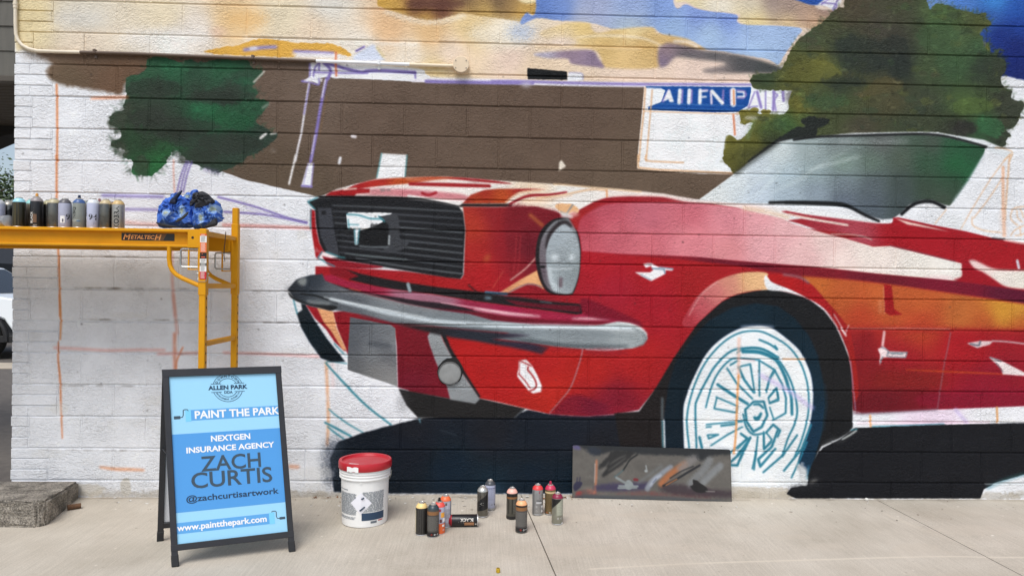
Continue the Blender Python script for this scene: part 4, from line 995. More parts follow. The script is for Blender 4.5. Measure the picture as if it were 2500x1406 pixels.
S('P', [(880, 770), (960, 786), (1060, 800), (1180, 806), (1280, 812)], 20, (70, 78, 84), 3, .75, .4)
S('P', [(1200, 818), (1290, 832), (1400, 845), (1530, 846)], 30, (62, 70, 75), 4, .8, .35)
S('P', [(1300, 824), (1400, 834), (1520, 836)], 14, (140, 150, 152), 3, .6, .5)
S('P', [(1330, 812), (1420, 816), (1520, 822), (1560, 830)], 12, (110, 120, 124), 3, .6, .5)
S('k', [(990, 268), (1100, 250), (1220, 262), (1310, 300), (1350, 350)], 20, (228, 232, 232), 2.2, .9, .4)
S('P', [(1568, 812), (1576, 826), (1570, 840), (1550, 848)], 16, (96, 104, 106), 3, .7, .3)
F('j', [(1300, 252), (1600, 272), (2000, 308), (2300, 334), (2498, 352), 'k', (0, 385), (300, 412), (505, 452), (440, 518), (350, 492), (150, 452), (0, 432), 'j', (2280, 452), (2000, 400), (1800, 372), (1580, 325)], [(1500, 290, (40, 36, 38)), (2000, 350, (42, 46, 56)), (2498, 400, (48, 44, 60)), (2700, 430, (90, 34, 40)), (2900, 480, (40, 36, 36))], 2.2, curve=False)
S('k', [(820, 476), (1000, 482), (1150, 470)], 12, (190, 204, 210), 2, .9, .5)
B('k', 1000, 500, 200, 26, (140, 30, 44), 6, .5)
S('f', [(2090, 1192), (2180, 1200), (2272, 1206)], 22, (74, 112, 138), 2); S('f', [(1412, 1122), (1428, 1182)], 30, (140, 156, 162), 1.8); S('f', [(2090, 1240), (2128, 1242)], 24, (110, 140, 156), 2.5, .8)
S('f', [(1940, 1130), (2010, 1190)], 14, (44, 30, 32), 2, .8)

# ---- indicator, emblem, seam
F('k', [(238, 572), (300, 562), (352, 612), (400, 700), (442, 800), (432, 842), (362, 857), (322, 832), (226, 712), (224, 682), (236, 640)], (230, 230, 231), 1.4, curve=False)
for q, w in (([(245, 575), (348, 622)], 11), ([(318, 628), (315, 655), (352, 700), (384, 760), (382, 812), (330, 838)], 14), ([(234, 688), (290, 750), (334, 812)], 10), ([(243, 572), (240, 690)], 6), ([(440, 792), (430, 830)], 5)):
    S('k', q, w, (176, 34, 34), 1.2, .95)
S('k', [(793, 470), (768, 580), (690, 800), (600, 920), (505, 1028)], 11, (176, 120, 128), 1.5, .9)
F('k', [(540, 1010), (640, 900), (760, 870), (950, 930), (1150, 990), (1290, 995), (1100, 1030), (850, 1052), (520, 1034)], [(640, 930, (128, 26, 44)), (900, 1000, (112, 24, 46)), (1150, 1010, (150, 28, 46))], 4, .9)
F('g', [(1245, 1015), (1380, 1018), (1410, 995), (1388, 962), (1345, 978), (1322, 942), (1392, 938), (1460, 972), (1585, 985), (1574, 1002), (1518, 998), (1510, 1032), (1392, 1092), (1330, 1062)], (230, 228, 230), 1.4, curve=False)
for q, w in (([(1395, 985), (1500, 992), (1510, 1028)], 13), ([(1460, 972), (1580, 990)], 10), ([(1300, 1040), (1385, 1085)], 7)):
    S('g', q, w, (92, 128, 150), 1.3, .9, curve=False)
S('g', [(1350, 940), (1400, 945)], 8, (160, 140, 150), 1.5)

# ---- wheel arch, tyre, rim
F('P', [(1514, 1090), (1500, 1008), (1560, 1004), (1600, 948), (1642, 878), (1680, 822), (1706, 786), (1762, 736), (1797, 719), (1845, 709), (1880, 706), (1912, 710), (1955, 722), (1980, 733), (2012, 758), (2040, 794), (2057, 832), (2074, 876), (2081, 916), (2082, 1042), (2072, 1056), (2052, 1068), (2006, 1088), (1993, 1112), (1980, 1150), (1972, 1185), (1700, 1185), (1500, 1185)], [(1540, 1050, (36, 32, 32)), (1700, 800, (32, 33, 35)), (1900, 730, (32, 33, 35)), (2050, 950, (34, 34, 35)), (2030, 1050, (30, 31, 33))], 1.8, curve=False)
F('P', [(1626, 1150), (1620, 1030), (1632, 944), (1648, 888), (1690, 826), (1732, 782), (1788, 751), (1845, 740), (1900, 748), (1940, 776), (1974, 818), (1996, 866), (2010, 930), (2015, 986), (2007, 1056), (1992, 1110), (1982, 1140), (1966, 1172), (1940, 1180), (1700, 1180)], [(1660, 900, (20, 36, 56)), (1850, 760, (24, 46, 72)), (1980, 900, (24, 46, 72)), (1640, 1080, (20, 36, 58)), (1990, 1060, (24, 52, 84)), (1900, 780, (22, 42, 66))], 2, curve=False)
S('P', [(2012, 940), (2016, 990), (2008, 1050)], 20, (30, 60, 94), 3, .5)
F('P', [(1674, 1180), (1668, 1016), (1676, 966), (1698, 912), (1726, 862), (1760, 828), (1802, 804), (1845, 796), (1884, 801), (1920, 826), (1952, 856), (1972, 894), (1982, 928), (1985, 972), (1979, 1028), (1968, 1070), (1954, 1106), (1950, 1130), (1966, 1146), (1972, 1170), (1970, 1186), (1674, 1186)], (225, 229, 231), 1.6)
S('k', [(1486, 900), (1486, 1100), (1496, 1330)], 14, (130, 150, 158), 2.5, .8); S('k', [(1500, 1090), (1506, 1330)], 14, (212, 220, 220), 2, .9); S('k', [(1486, 1100), (1490, 1330)], 8, TEA, 1.5, .8)
S('k', [(1720, 1330), (1700, 1080), (1745, 850), (1850, 610), (2000, 430), (2150, 336), (2300, 315), 'l', (270, 345), (430, 440), (530, 560), (590, 700), (618, 850), (614, 1050), (560, 1260), (500, 1406)], 16, (44, 120, 142), 1.4, 1)
T = lambda f, q, w=13, cu=True: S(f, q, w*1.22, (44, 120, 142), 1.3, 1, .12, curve=cu)
T('k', [(1784, 1330), (1774, 1000), (1792, 905), (1880, 730), (1960, 605), (2080, 495), (2200, 465), (2350, 470), (2498, 545)], 16)
T('l', [(0, 505), (60, 470), (200, 470), (330, 540), (430, 680), (490, 830), (520, 1000), (500, 1120), (440, 1250), (390, 1406)], 15)
T('k', [(1865, 980), (1900, 850), (1960, 700), (2060, 580), (2150, 553), (2320, 568)], 14)
T('l', [(190, 572), (320, 652), (390, 780), (422, 900), (420, 1030), (310, 1092)], 15, False)
T('l', [(50, 492), (200, 502), (330, 565), (405, 690), (445, 810), (468, 900), (475, 1040)], 24)
T('l', [(190, 392), (280, 430), (340, 472)], 16); T('l', [(325, 445), (345, 475)], 18); T('k', [(2190, 495), (2330, 500), (2440, 540)], 26); T('k', [(2080, 610), (2150, 570)], 16)
for q, w in (([(2050, 640), (2130, 765), (2270, 905)], 15), ([(1968, 782), (2100, 870), (2230, 950)], 24), ([(1955, 890), (2142, 970), (2130, 1026), (1938, 990), (1962, 892)], 13), ([(1870, 1130), (2190, 1100)], 13), ([(1870, 1152), (1912, 1148)], 13), ([(2000, 1140), (2130, 1125)], 18), ([(1910, 1312), (2060, 1215), (2185, 1150)], 13),
             ([(1880, 1220), (1975, 1218), (1890, 1252), (1880, 1220)], 13), ([(2150, 630), (2200, 740), (2282, 850)], 19), ([(2150, 628), (2252, 604), (2290, 850)], 14), ([(2330, 570), (2332, 880)], 15), ([(2470, 660), (2420, 740), (2392, 850)], 13), ([(2410, 892), (2482, 815), (2498, 905), (2420, 942)], 14), ([(1810, 1240), (1830, 1330)], 22)):
    T('k', q, w, False)
for q, w in (([(268, 902), (340, 808), (356, 920), (280, 944), (268, 902)], 12), ([(280, 980), (316, 1085)], 13), ([(320, 655), (280, 720), (250, 832)], 13), ([(228, 1208), (230, 1345), (300, 1262), (250, 1200)], 13), ([(248, 1200), (312, 1130), (372, 1182), (350, 1235)], 18)):
    T('l', q, w, False)
T('k', [(2280, 930), (2370, 930), (2402, 1050), (2352, 1150), (2280, 1192), (2222, 1105), (2208, 1000), (2282, 930)], 19, False)
T('k', [(2192, 1040), (2218, 1150), (2280, 1215), (2370, 1205)], 15); T('k', [(2285, 955), (2330, 955), (2365, 985)], 18); T('k', [(2290, 1068), (2320, 1082), (2345, 1035)], 24); T('k', [(2320, 1068), (2300, 1080)], 24)
for q, w in (([(2250, 205), (2190, 330), (2140, 442), (2080, 440)], 20), ([(2170, 165), (2225, 212), (2060, 350)], 15), ([(2318, 190), (2300, 350), (2285, 480)], 14), ([(2370, 150), (2372, 300), (2440, 240)], 13)):
    T('o', q, w, False)
for q, w in (([(350, 140), (300, 280), (180, 390), (198, 452), (330, 300)], 20), ([(520, 180), (400, 350), (225, 502)], 17), ([(640, 90), (560, 300), (405, 488)], 18), ([(605, 240), (530, 420), (470, 550)], 14), ([(165, 320), (130, 470)], 16), ([(112, 200), (50, 290), (0, 350)], 18), ([(-90, 440), (0, 360), (60, 300)], 18), ([(30, 170), (90, 205), (0, 300)], 12), ([(0, 62), (40, 60)], 12)):
    T('p', q, w, False)
S('k', [(2155, 380), (2152, 560), (2150, 720)], 24, (232, 182, 162), 3, .8); S('k', [(2150, 700), (2140, 900), (2128, 1200), (2110, 1380)], 20, (230, 152, 92), 2, .9)
S('l', [(0, 558), (150, 572)], 8, (226, 140, 130), 2, .7); S('l', [(400, 560), (590, 562)], 12, (232, 164, 104), 2, .9); S('l', [(200, 700), (420, 820), (650, 985)], 34, (192, 178, 222), 4, .75)
S('k', [(2180, 285), (2330, 280), (2450, 288)], 16, (232, 234, 236), 4, .8)
# arch trim
F('P', [(1665, 790), (1686, 748), (1710, 716), (1746, 688), (1788, 671), (1830, 664), (1873, 667), (1878, 690), (1876, 706), (1845, 709), (1797, 719), (1762, 736), (1706, 786), (1690, 800)], [(1680, 780, (190, 52, 62)), (1710, 750, (206, 84, 92)), (1745, 715, (212, 110, 108)), (1780, 690, (208, 130, 112)), (1830, 680, (228, 178, 126)), (1865, 680, (230, 180, 130))], 2)
S('P', [(1682, 770), (1712, 720), (1752, 688)], 8, (222, 160, 156), 1.5, .7)
F('h', [(250, 1040), (300, 1100), (450, 1160), (640, 1250), (540, 1218), (400, 1182), (268, 1166), (235, 1090)], (226, 228, 229), 1.5)
F('P', [(1874, 672), (1912, 670), (1946, 676), (1980, 694), (2010, 726), (2048, 770), (2068, 796), (2076, 806), (2092, 902), (2096, 960), (2084, 980), (2080, 916), (2070, 858), (2057, 816), (2036, 786), (2012, 754), (1980, 732), (1935, 708), (1892, 690)], [(1900, 680, (190, 30, 32)), (1990, 730, (184, 30, 34)), (2050, 800, (174, 34, 34)), (2085, 900, (170, 34, 32))], 1.6)
S('P', [(1978, 732), (2014, 758), (2040, 792), (2058, 834)], 6, (210, 200, 210), 1.3, .8); S('P', [(2076, 880), (2084, 960), (2088, 1000)], 9, (150, 140, 170), 1.6, .8)
S('h', [(400, 1038), (540, 1062), (620, 1110)], 16, (110, 140, 150), 2.5, .7); S('l', [(840, 170), (900, 270), (935, 335), (970, 265)], 9, (216, 190, 194), 1.4, .85)
S('l', [(905, 290), (945, 355)], 16, (228, 214, 214), 1.6, .85)

# ---- black below the sill
F('P', [(2086, 1044), (2304, 1036), (2500, 1032), (2760, 1028), (2760, 1120), (2560, 1150), (2500, 1158), (2436, 1176), (2402, 1194), (2394, 1216), (1942, 1216), (1920, 1205), (1932, 1190), (1972, 1183), (1974, 1160), (1980, 1138), (1996, 1106), (2010, 1092), (2050, 1072)], (29, 30, 34), 2, 1, .4, curve=False)
S('p', [(470, 650), (600, 620), (700, 620)], 50, (40, 41, 44), 6, .6); S('P', [(2010, 1086), (2032, 1074), (2052, 1074), (2072, 1060), (2090, 1050)], 22, (96, 98, 98), 5, .7); S('P', [(2056, 1072), (2074, 1062), (2090, 1051)], 12, (206, 212, 208), 2, .9)
S('P', [(2078, 1050), (2092, 1047)], 12, TEA, 2, .8)
F('p', [(510, 440), (560, 410), (610, 470), (640, 450), (612, 560), (612, 610), (560, 600), (530, 520)], [(540, 450, (150, 156, 160)), (600, 560, (206, 208, 206))], 7, .7, 1); S('p', [(620, 450), (606, 560)], 16, (58, 118, 140), 2.5, .7); S('p', [(640, 590), (685, 570)], 24, (170, 168, 160), 4, .6)
S('p', [(2498, 520), (2330, 570), (2180, 640)], 26, (58, 120, 140), 4, .6); S('p', [(2160, 605), (2498, 612)], 10, (170, 176, 174), 2, .6)
for _ in range(70):
    x, y = rs.uniform(1990, 2480), rs.uniform(1060, 1210)
    S('P', [(x, y), (x+rs.uniform(8, 40), y+rs.uniform(-2, 2))], rs.uniform(3, 7), (52, 53, 57), 2, rs.uniform(.2, .5))

# ---- weathering: pinholes, chips, grime along bed joints
for _ in range(150):
    x, y = rs.uniform(40, 2490), rs.uniform(10, 1200)
    B('P', x, y, rs.uniform(.8, 2.2), rs.uniform(.8, 2.2), (48, 44, 42), .8, rs.uniform(.4, .9), n=7)
for y0, x0, x1 in ((703, 150, 440), (705, 240, 330), (780, 170, 300), (781, 330, 470), (712, 600, 720), (787, 560, 700), (626, 240, 320), (865, 420, 470), (1098, 70, 380), (941, 120, 330)):
    for _ in range(int((x1-x0)/16)):
        x = rs.uniform(x0, x1)
        S('P', [(x, y0+.01*(x-x0)), (x+rs.uniform(6, 34), y0+.01*(x-x0)+rs.uniform(-1, 1))], rs.uniform(3, 7), (120, 114, 108), 1.2, rs.uniform(.3, .8))
for _ in range(60):                        # thin spots
    x, y = rs.uniform(60, 780), rs.uniform(560, 1190)
    B('P', x, y, rs.uniform(10, 60), rs.uniform(4, 16), rs.choice([(208, 209, 208), (230, 232, 234), (214, 212, 206)]), rs.uniform(5, 12), rs.uniform(.2, .5), 1)
CV.im *= (1+0.022*CV.nl+0.018*CV.nz)[..., None]
CV.im = np.clip(CV.im, 0, 255)
_w = np.clip((CV.im[..., 0]-CV.im[..., 1:].max(-1)-40)/80, 0, 1)
CV.im[..., 0] *= 1-.10*_w
_d = np.clip((110-CV.im.max(-1))/40, 0, 1)*np.clip((CV.im[..., 2]-CV.im[..., 0]-8)/20, 0, 1)
CV.im[..., 2] -= .38*_d*(CV.im[..., 2]-CV.im[..., 0])
CV.im[..., 1] -= .15*_d*(CV.im[..., 1]-CV.im[..., 0])
_l = CV.im.mean(-1, keepdims=True)
CV.im += (_l-CV.im)*.05
CV.im -= 9*(1-CV.im/255)**3
# ------------------------------------------------------------------ materials of the wall and the pavement
def paint_material(name, img, x0, x1, z0, z1):
    m = bpy.data.materials.new(name)
    m.use_nodes = True
    n = m.node_tree
    L = n.links.new
    b = n.nodes['Principled BSDF']
    g = n.nodes.new('ShaderNodeNewGeometry')
    sp = n.nodes.new('ShaderNodeSeparateXYZ')
    L(g.outputs['Position'], sp.inputs[0])
    def rng(sock, a, c):
        r = n.nodes.new('ShaderNodeMapRange')
        r.clamp = False
        r.inputs['From Min'].default_value = a
        r.inputs['From Max'].default_value = c
        L(sock, r.inputs['Value'])
        return r.outputs[0]
    cb = n.nodes.new('ShaderNodeCombineXYZ')
    L(rng(sp.outputs['X'], x0, x1), cb.inputs['X'])
    L(rng(sp.outputs['Z'], z0, z1), cb.inputs['Y'])
    im = n.nodes.new('ShaderNodeTexImage')
    im.image = img
    im.extension = 'EXTEND'
    im.interpolation = 'Linear'
    L(cb.outputs[0], im.inputs['Vector'])
    L(im.outputs['Color'], b.inputs['Base Color'])
    # rolled masonry paint: wrinkled relief, stronger in places
    mp = n.nodes.new('ShaderNodeMapping')
    mp.inputs['Rotation'].default_value = (0, math.radians(28), 0)
    mp.inputs['Scale'].default_value = (1.0, 1.0, 1.6)
    L(g.outputs['Position'], mp.inputs['Vector'])
    n1 = n.nodes.new('ShaderNodeTexNoise')
    n1.inputs['Scale'].default_value = 46
    n1.inputs['Detail'].default_value = 4
    n1.inputs['Roughness'].default_value = 0.62
    n1.inputs['Distortion'].default_value = 0.9
    L(mp.outputs[0], n1.inputs['Vector'])
    n2 = n.nodes.new('ShaderNodeTexNoise')
    n2.inputs['Scale'].default_value = 4.2
    n2.inputs['Detail'].default_value = 2
    L(g.outputs['Position'], n2.inputs['Vector'])
    r2 = n.nodes.new('ShaderNodeMapRange')
    r2.inputs['From Min'].default_value = 0.35
    r2.inputs['From Max'].default_value = 0.68
    r2.inputs['To Min'].default_value = 0.35
    r2.inputs['To Max'].default_value = 1.0
    L(n2.outputs['Fac'], r2.inputs['Value'])
    mu = n.nodes.new('ShaderNodeMath')
    mu.operation = 'MULTIPLY'
    L(n1.outputs['Fac'], mu.inputs[0])
    L(r2.outputs[0], mu.inputs[1])
    bn = n.nodes.new('ShaderNodeBump')
    bn.inputs['Strength'].default_value = 1.0
    bn.inputs['Distance'].default_value = 0.014
    L(mu.outputs[0], bn.inputs['Height'])
    L(bn.outputs[0], b.inputs['Normal'])
    b.inputs['Roughness'].default_value = 0.5
    b.inputs['Specular IOR Level'].default_value = 0.12
    return m
MURAL = paint_material('painted_masonry', CV.image('mural_paint'), CX0, CX1, CZ0, CZ1)

# ------------------------------------------------------------------ the painted wall: every block and brick on its own
ZP, CR, BL = 0.1091, 0.2032, 0.4064          # lowest bed joint, course height, block length
XL, XR = -3.008, 4.95
wall = thing('mural_wall', 'long painted block wall with an unfinished mural of a red classic car', 'wall', (0, 0, 0))
rw = random.Random(11)

def piece(x0, x1, z0, z1, jit=0.0009, bev=0.0030, nseg=3, y=0.0, back=0.03):
    """one masonry unit: uneven front arris, chamfer, returns into the joint"""
    pts = []
    for i in range(nseg):
        pts.append((x0+(x1-x0)*i/nseg, z0))
    pts.append((x1, z0))
    for i in range(nseg):
        pts.append((x1-(x1-x0)*i/nseg, z1))
    pts.append((x0, z1))
    n = len(pts)
    pts = [(a+rw.uniform(-jit, jit), b+rw.uniform(-jit, jit)) for a, b in pts]
    cx, cz = (x0+x1)/2, (z0+z1)/2
    tx, tz = rw.uniform(-.0012, .0012), rw.uniform(-.0016, .0016)
    fr = []
    for a, b in pts:
        ia = a+(bev if a < cx-0.3*(x1-x0) else -bev if a > cx+0.3*(x1-x0) else 0)
        ib = b+(bev if b < cz else -bev)
        fr.append((ia, y+tx*(ia-cx)/(x1-x0)*2+tz*(ib-cz)/(z1-z0)*2, ib))
    ed = [(a, y+bev*0.9, b) for a, b in pts]
    bk = [(a, y+back, b) for a, b in pts]
    vs = fr+ed+bk
    fs = [tuple(range(n))]
    for i in range(n):
        j = (i+1) % n
        fs.append((i, i+n, j+n, j))
        fs.append((i+n, i+2*n, j+2*n, j+n))
    return vs, fs

mortar, rest = MB(), MB()
def head(x, z0, z1, d):
    mortar.box(x-0.0055, x+0.0055, d, 0.02, z0+0.001, z1-0.001)
ncourse = 18                                  # courses above the lowest bed joint
courses = [(-0.03, ZP)]+[(ZP+k*CR, ZP+(k+1)*CR) for k in range(ncourse)]
XVIS = 3.72                                   # just beyond the right edge of the photograph
for ci, (z0, z1) in enumerate(courses):
    # ci=1 is the O-P course: long bricks; alternate upward
    long_ = (ci % 2 == 1)
    xq = -2.776 if long_ else -2.900
    if long_ and ci in (3, 5, 7): xq = -2.722
    bed = 0.0042
    # brick quoin
    if ci > 0:
        for r in range(3):
            a0, a1 = z0+(z1-z0)*r/3, z0+(z1-z0)*(r+1)/3
            xs = [XL+rw.uniform(-.004, .004), xq]
            if long_ and rw.random() < .6:
                xs = [xs[0], -2.905+rw.uniform(-.01, .01), xq]
            for p0, p1 in zip(xs[:-1], xs[1:]):
                m_ = MB().add(*piece(p0, p1-0.005, a0+0.0038, a1-0.0038, .0008, .0025, 2, rw.uniform(-.001, .002)))
                m_.build('brick', MURAL, wall)
                head(p1-.0025, a0+.004, a1-.004, rw.uniform(.001, .004))
    # blocks
    off = 0.0 if long_ else BL/2
    if ci == 0: off = BL/2
    joints = []
    x = -2.776+off
    while x < XR:
        if x > (xq if ci > 0 else XL)+0.05:
            joints.append(x+rw.uniform(-.003, .003))
        x += BL
    xs = [xq if ci > 0 else XL]+joints+[XR]
    for p0, p1 in zip(xs[:-1], xs[1:]):
        if p1-p0 < 0.02: continue
        d = piece(p0+0.0032, p1-0.0032, z0+bed, z1-bed, .0014, .0050, 4, rw.uniform(-.0008, .0010))
        if p0 > XVIS or z0 > 3.30:
            rest.add(*d)
        else:
            MB().add(*d).build('concrete_block', MURAL, wall)
        head(p1, z0+bed, z1-bed, rw.choice([.0006, .0012, .002, .003, .004]))
mortar.box(XL+0.004, XR, 0.0072, 0.03, -0.03, ZP+ncourse*CR)
mortar.build('mortar', MURAL, wall)
tag(rest.build('concrete_block_field', MURAL, wall), kind='stuff')
MB().box(XL+0.002, XR, 0.032, 0.22, -0.05, ZP+ncourse*CR+0.0).box(XL+0.004, XL+0.2, 0.221, 7.0, -0.05, ZP+ncourse*CR-0.01).build('backing_wall', mat('side_paint', rgb(205, 205, 202), .7, var=.06, vscale=3), wall)
MB().box(XL-0.03, XR, -0.03, 0.27, ZP+ncourse*CR+0.001, ZP+ncourse*CR+0.06, .006).build('coping', mat('coping_metal', rgb(120, 112, 100), .5, var=.05), wall)

# ------------------------------------------------------------------ pavement
def gcan(p):
    out = []
    for a in np.atleast_2d(p):
        q = on_plane(a[0], a[1], (0, 0, 1), (0, 0, 0.008))
        out.append(((q[0]-GX0)*GS, (q[1]-GY0)*GS))
    return np.array(out)
GX0, GX1, GY0, GY1, GS = -3.2, 4.2, -1.5, 0.1, 300.0
GC = Canvas(int((GX1-GX0)*GS), int((GY1-GY0)*GS), gcan, (190, 180, 164), 0.8, seed=21)
G_, GB = GC.stroke, GC.blob
rg = random.Random(3)
G_('P', [(1440, 1386), (1700, 1372), (2000, 1362), (2300, 1354), (2600, 1357)], 20, (222, 214, 196), 3, .75)
G_('P', [(2160, 1250), (2260, 1290), (2380, 1330)], 40, (206, 196, 178), 9, .5)
for x, y, w, h, a in ((930, 1395, 60, 7, .35), (80, 1396, 16, 4, .5), (2330, 1400, 50, 5, .35), (1360, 1386, 10, 4, .5), (1380, 1394, 8, 3, .6), (2230, 1398, 26, 6, .3)):
    GB('P', x, y, w, h, (150, 142, 130), 5, a, 1)
for _ in range(90):       # paint flecks and specks
    x, y = rg.uniform(180, 2490), rg.uniform(1222, 1404)
    c, a = ((240, 238, 232), .9) if rg.random() < .35 else ((66, 58, 50), .75)
    GB('P', x, y, rg.uniform(1, 3.2), rg.uniform(.8, 1.6), c, .8, a, n=7)
for _ in range(26):
    x, y = rg.uniform(200, 2490), rg.uniform(1225, 1395)
    GB('P', x, y, rg.uniform(40, 160), rg.uniform(5, 16), rg.choice([(176, 166, 150), (204, 195, 178), (182, 170, 158)]), 10, rg.uniform(.15, .35), 1)
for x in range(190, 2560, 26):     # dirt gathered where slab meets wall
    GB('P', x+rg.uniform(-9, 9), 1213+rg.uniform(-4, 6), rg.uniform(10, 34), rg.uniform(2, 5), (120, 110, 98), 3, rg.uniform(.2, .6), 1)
G_('P', [(1160, 1378), (1240, 1390), (1300, 1404)], 5, (170, 160, 146), 1.5, .6)
for _ in range(60):
    x, y = rg.uniform(180, 2490), 1216+abs(rg.gauss(0, 60))
    c, a = ((236, 234, 226), .9) if rg.random() < .4 else ((74, 64, 54), .8)
    GB('P', x, y, rg.uniform(1.2, 4.5), rg.uniform(.7, 1.8), c, .9, a*rg.uniform(.4, 1), 1.5, n=7)
for x, y, l, c in ((1500, 1330, 30, (214, 206, 190)), (700, 1390, 40, (160, 150, 136)), (1780, 1290, 50, (164, 155, 142)), (2050, 1340, 36, (168, 158, 144)), (300, 1330, 44, (160, 151, 138)), (1130, 1330, 30, (168, 159, 146))):
    G_('P', [(x, y), (x+l, y+rg.uniform(-6, 10)), (x+1.7*l, y+rg.uniform(-4, 14))], 4, c, 1.2, .7)
G_('P', [(190, 1214), (500, 1212), (800, 1208), (1100, 1204), (1300, 1203), (1500, 1206), (1800, 1213), (2100, 1217), (2560, 1219)], 13, (70, 64, 58), 1.5, .85)  # shade of the gap between slab and wall, painted as a dark line
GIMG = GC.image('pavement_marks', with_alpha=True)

def concrete():
    m = bpy.data.materials.new('broomed_concrete')
    m.use_nodes = True
    n = m.node_tree
    L = n.links.new
    b = n.nodes['Principled BSDF']
    g = n.nodes.new('ShaderNodeNewGeometry')
    def noise(scale, detail, sc=(1, 1, 1), rot=0.0):
        mp = n.nodes.new('ShaderNodeMapping')
        mp.inputs['Scale'].default_value = sc
        mp.inputs['Rotation'].default_value = (0, 0, rot)
        L(g.outputs['Position'], mp.inputs['Vector'])
        t = n.nodes.new('ShaderNodeTexNoise')
        t.inputs['Scale'].default_value = scale
        t.inputs['Detail'].default_value = detail
        t.inputs['Roughness'].default_value = 0.6
        L(mp.outputs[0], t.inputs['Vector'])
        return t.outputs['Fac']
    rp = n.nodes.new('ShaderNodeValToRGB')
    rp.color_ramp.elements[0].position = 0.32
    rp.color_ramp.elements[0].color = rgb(172, 164, 150)
    rp.color_ramp.elements[1].position = 0.70
    rp.color_ramp.elements[1].color = rgb(196, 189, 176)
    L(noise(1.7, 8), rp.inputs[0])
    rp2 = n.nodes.new('ShaderNodeValToRGB')
    rp2.color_ramp.elements[0].position = 0.3
    rp2.color_ramp.elements[0].color = (.89, .885, .88, 1)
    rp2.color_ramp.elements[1].position = 0.7
    rp2.color_ramp.elements[1].color = (1.05, 1.045, 1.04, 1)
    broom = noise(1.0, 3, (120, 3.5, 1), math.radians(-4.5))
    L(broom, rp2.inputs[0])
    mx = n.nodes.new('ShaderNodeMix')
    mx.data_type = 'RGBA'
    mx.blend_type = 'MULTIPLY'
    mx.inputs['Factor'].default_value = 1.0
    L(rp.outputs[0], mx.inputs[6])
    L(rp2.outputs[0], mx.inputs[7])
    rp3 = n.nodes.new('ShaderNodeValToRGB')
    rp3.color_ramp.elements[0].position = 0.35
    rp3.color_ramp.elements[0].color = (.82, .81, .80, 1)
    rp3.color_ramp.elements[1].position = 0.62
    rp3.color_ramp.elements[1].color = (1.05, 1.05, 1.05, 1)
    L(noise(160, 3), rp3.inputs[0])
    mx3 = n.nodes.new('ShaderNodeMix')
    mx3.data_type = 'RGBA'
    mx3.blend_type = 'MULTIPLY'
    mx3.inputs['Factor'].default_value = 0.8
    L(mx.outputs[2], mx3.inputs[6])
    L(rp3.outputs[0], mx3.inputs[7])
    # marks
    sp = n.nodes.new('ShaderNodeSeparateXYZ')
    L(g.outputs['Position'], sp.inputs[0])
    cb = n.nodes.new('ShaderNodeCombineXYZ')
    for s, a, c, k in ((sp.outputs['X'], GX0, GX1, 'X'), (sp.outputs['Y'], GY0, GY1, 'Y')):
        r = n.nodes.new('ShaderNodeMapRange')
        r.clamp = False
        r.inputs['From Min'].default_value = a
        r.inputs['From Max'].default_value = c
        L(s, r.inputs['Value'])
        L(r.outputs[0], cb.inputs[k])
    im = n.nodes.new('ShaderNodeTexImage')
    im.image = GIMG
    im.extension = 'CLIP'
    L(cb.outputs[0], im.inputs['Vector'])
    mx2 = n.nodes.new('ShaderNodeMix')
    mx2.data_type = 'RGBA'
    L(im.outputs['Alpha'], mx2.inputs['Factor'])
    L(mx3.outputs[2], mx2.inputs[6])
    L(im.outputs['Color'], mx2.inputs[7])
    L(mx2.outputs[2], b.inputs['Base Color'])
    b.inputs['Roughness'].default_value = 0.85
    b.inputs['Specular IOR Level'].default_value = 0.3
    bn = n.nodes.new('ShaderNodeBump')
    bn.inputs['Strength'].default_value = 0.5
    bn.inputs['Distance'].default_value = 0.002
    L(broom, bn.inputs['Height'])
    L(bn.outputs[0], b.inputs['Normal'])
    return m
CONC = concrete()

def asphalt():
    m = mat('asphalt', rgb(92, 86, 80), .85, var=.22, vscale=14, bump=.4, bscale=120)
    return m
ASPH = asphalt()
ground = tag(MB().add([(-400, -60, -.04), (400, -60, -.04), (400, 400, -.04), (-400, 400, -.04)], [(0, 1, 2, 3)]).build('ground', ASPH, fix=False), kind='structure')
pave = tag(bpy.data.objects.new('pavement', None), 'pale broomed concrete pavement in front of the painted wall', kind='structure')
COL.objects.link(pave)
ja, jb = on_ground(1277, 1218), on_ground(1358, 1405)
ka, kb = on_ground(2156, 1226), on_ground(2497, 1403)
def line_x(p, q, y):
    return p[0]+(q[0]-p[0])*(y-p[1])/(q[1]-p[1])
def slab(fx0, fx1, y0, y1, nx=14, ny=26):
    vs, fs = [], []
    for j in range(ny+1):
        t = j/ny
        y = y1+(y0-y1)*t*t
        a, b = fx0(y), fx1(y)
        for i in range(nx+1):
            x = a+(b-a)*i/nx
            e = 0.004 if i in (0, nx) else 0
            vs.append((x, y, gz(x, y)-e))
    for j in range(ny):
        for i in range(nx):
            k = j*(nx+1)+i
            fs.append((k, k+nx+1, k+nx+2, k+1))
    n0 = len(vs)
    for i in (0, nx):                       # side faces
        col = [j*(nx+1)+i for j in range(ny+1)]
        base = len(vs)
        vs += [(vs[c][0], vs[c][1], -0.05) for c in col]
        for j in range(ny):
            fs.append((col[j], col[j+1], base+j+1, base+j))
    o = MB().add(vs, fs).build('slab', CONC, pave)
    return o
G = 0.0032
XSTEP = -2.9
slab(lambda y: -7.0, lambda y: line_x(ja, jb, y)-G, -6.5, 0.004)
slab(lambda y: line_x(ja, jb, y)+G, lambda y: line_x(ka, kb, y)-G, -6.5, 0.004)
slab(lambda y: line_x(ka, kb, y)+G, lambda y: 7.5, -6.5, 0.004)

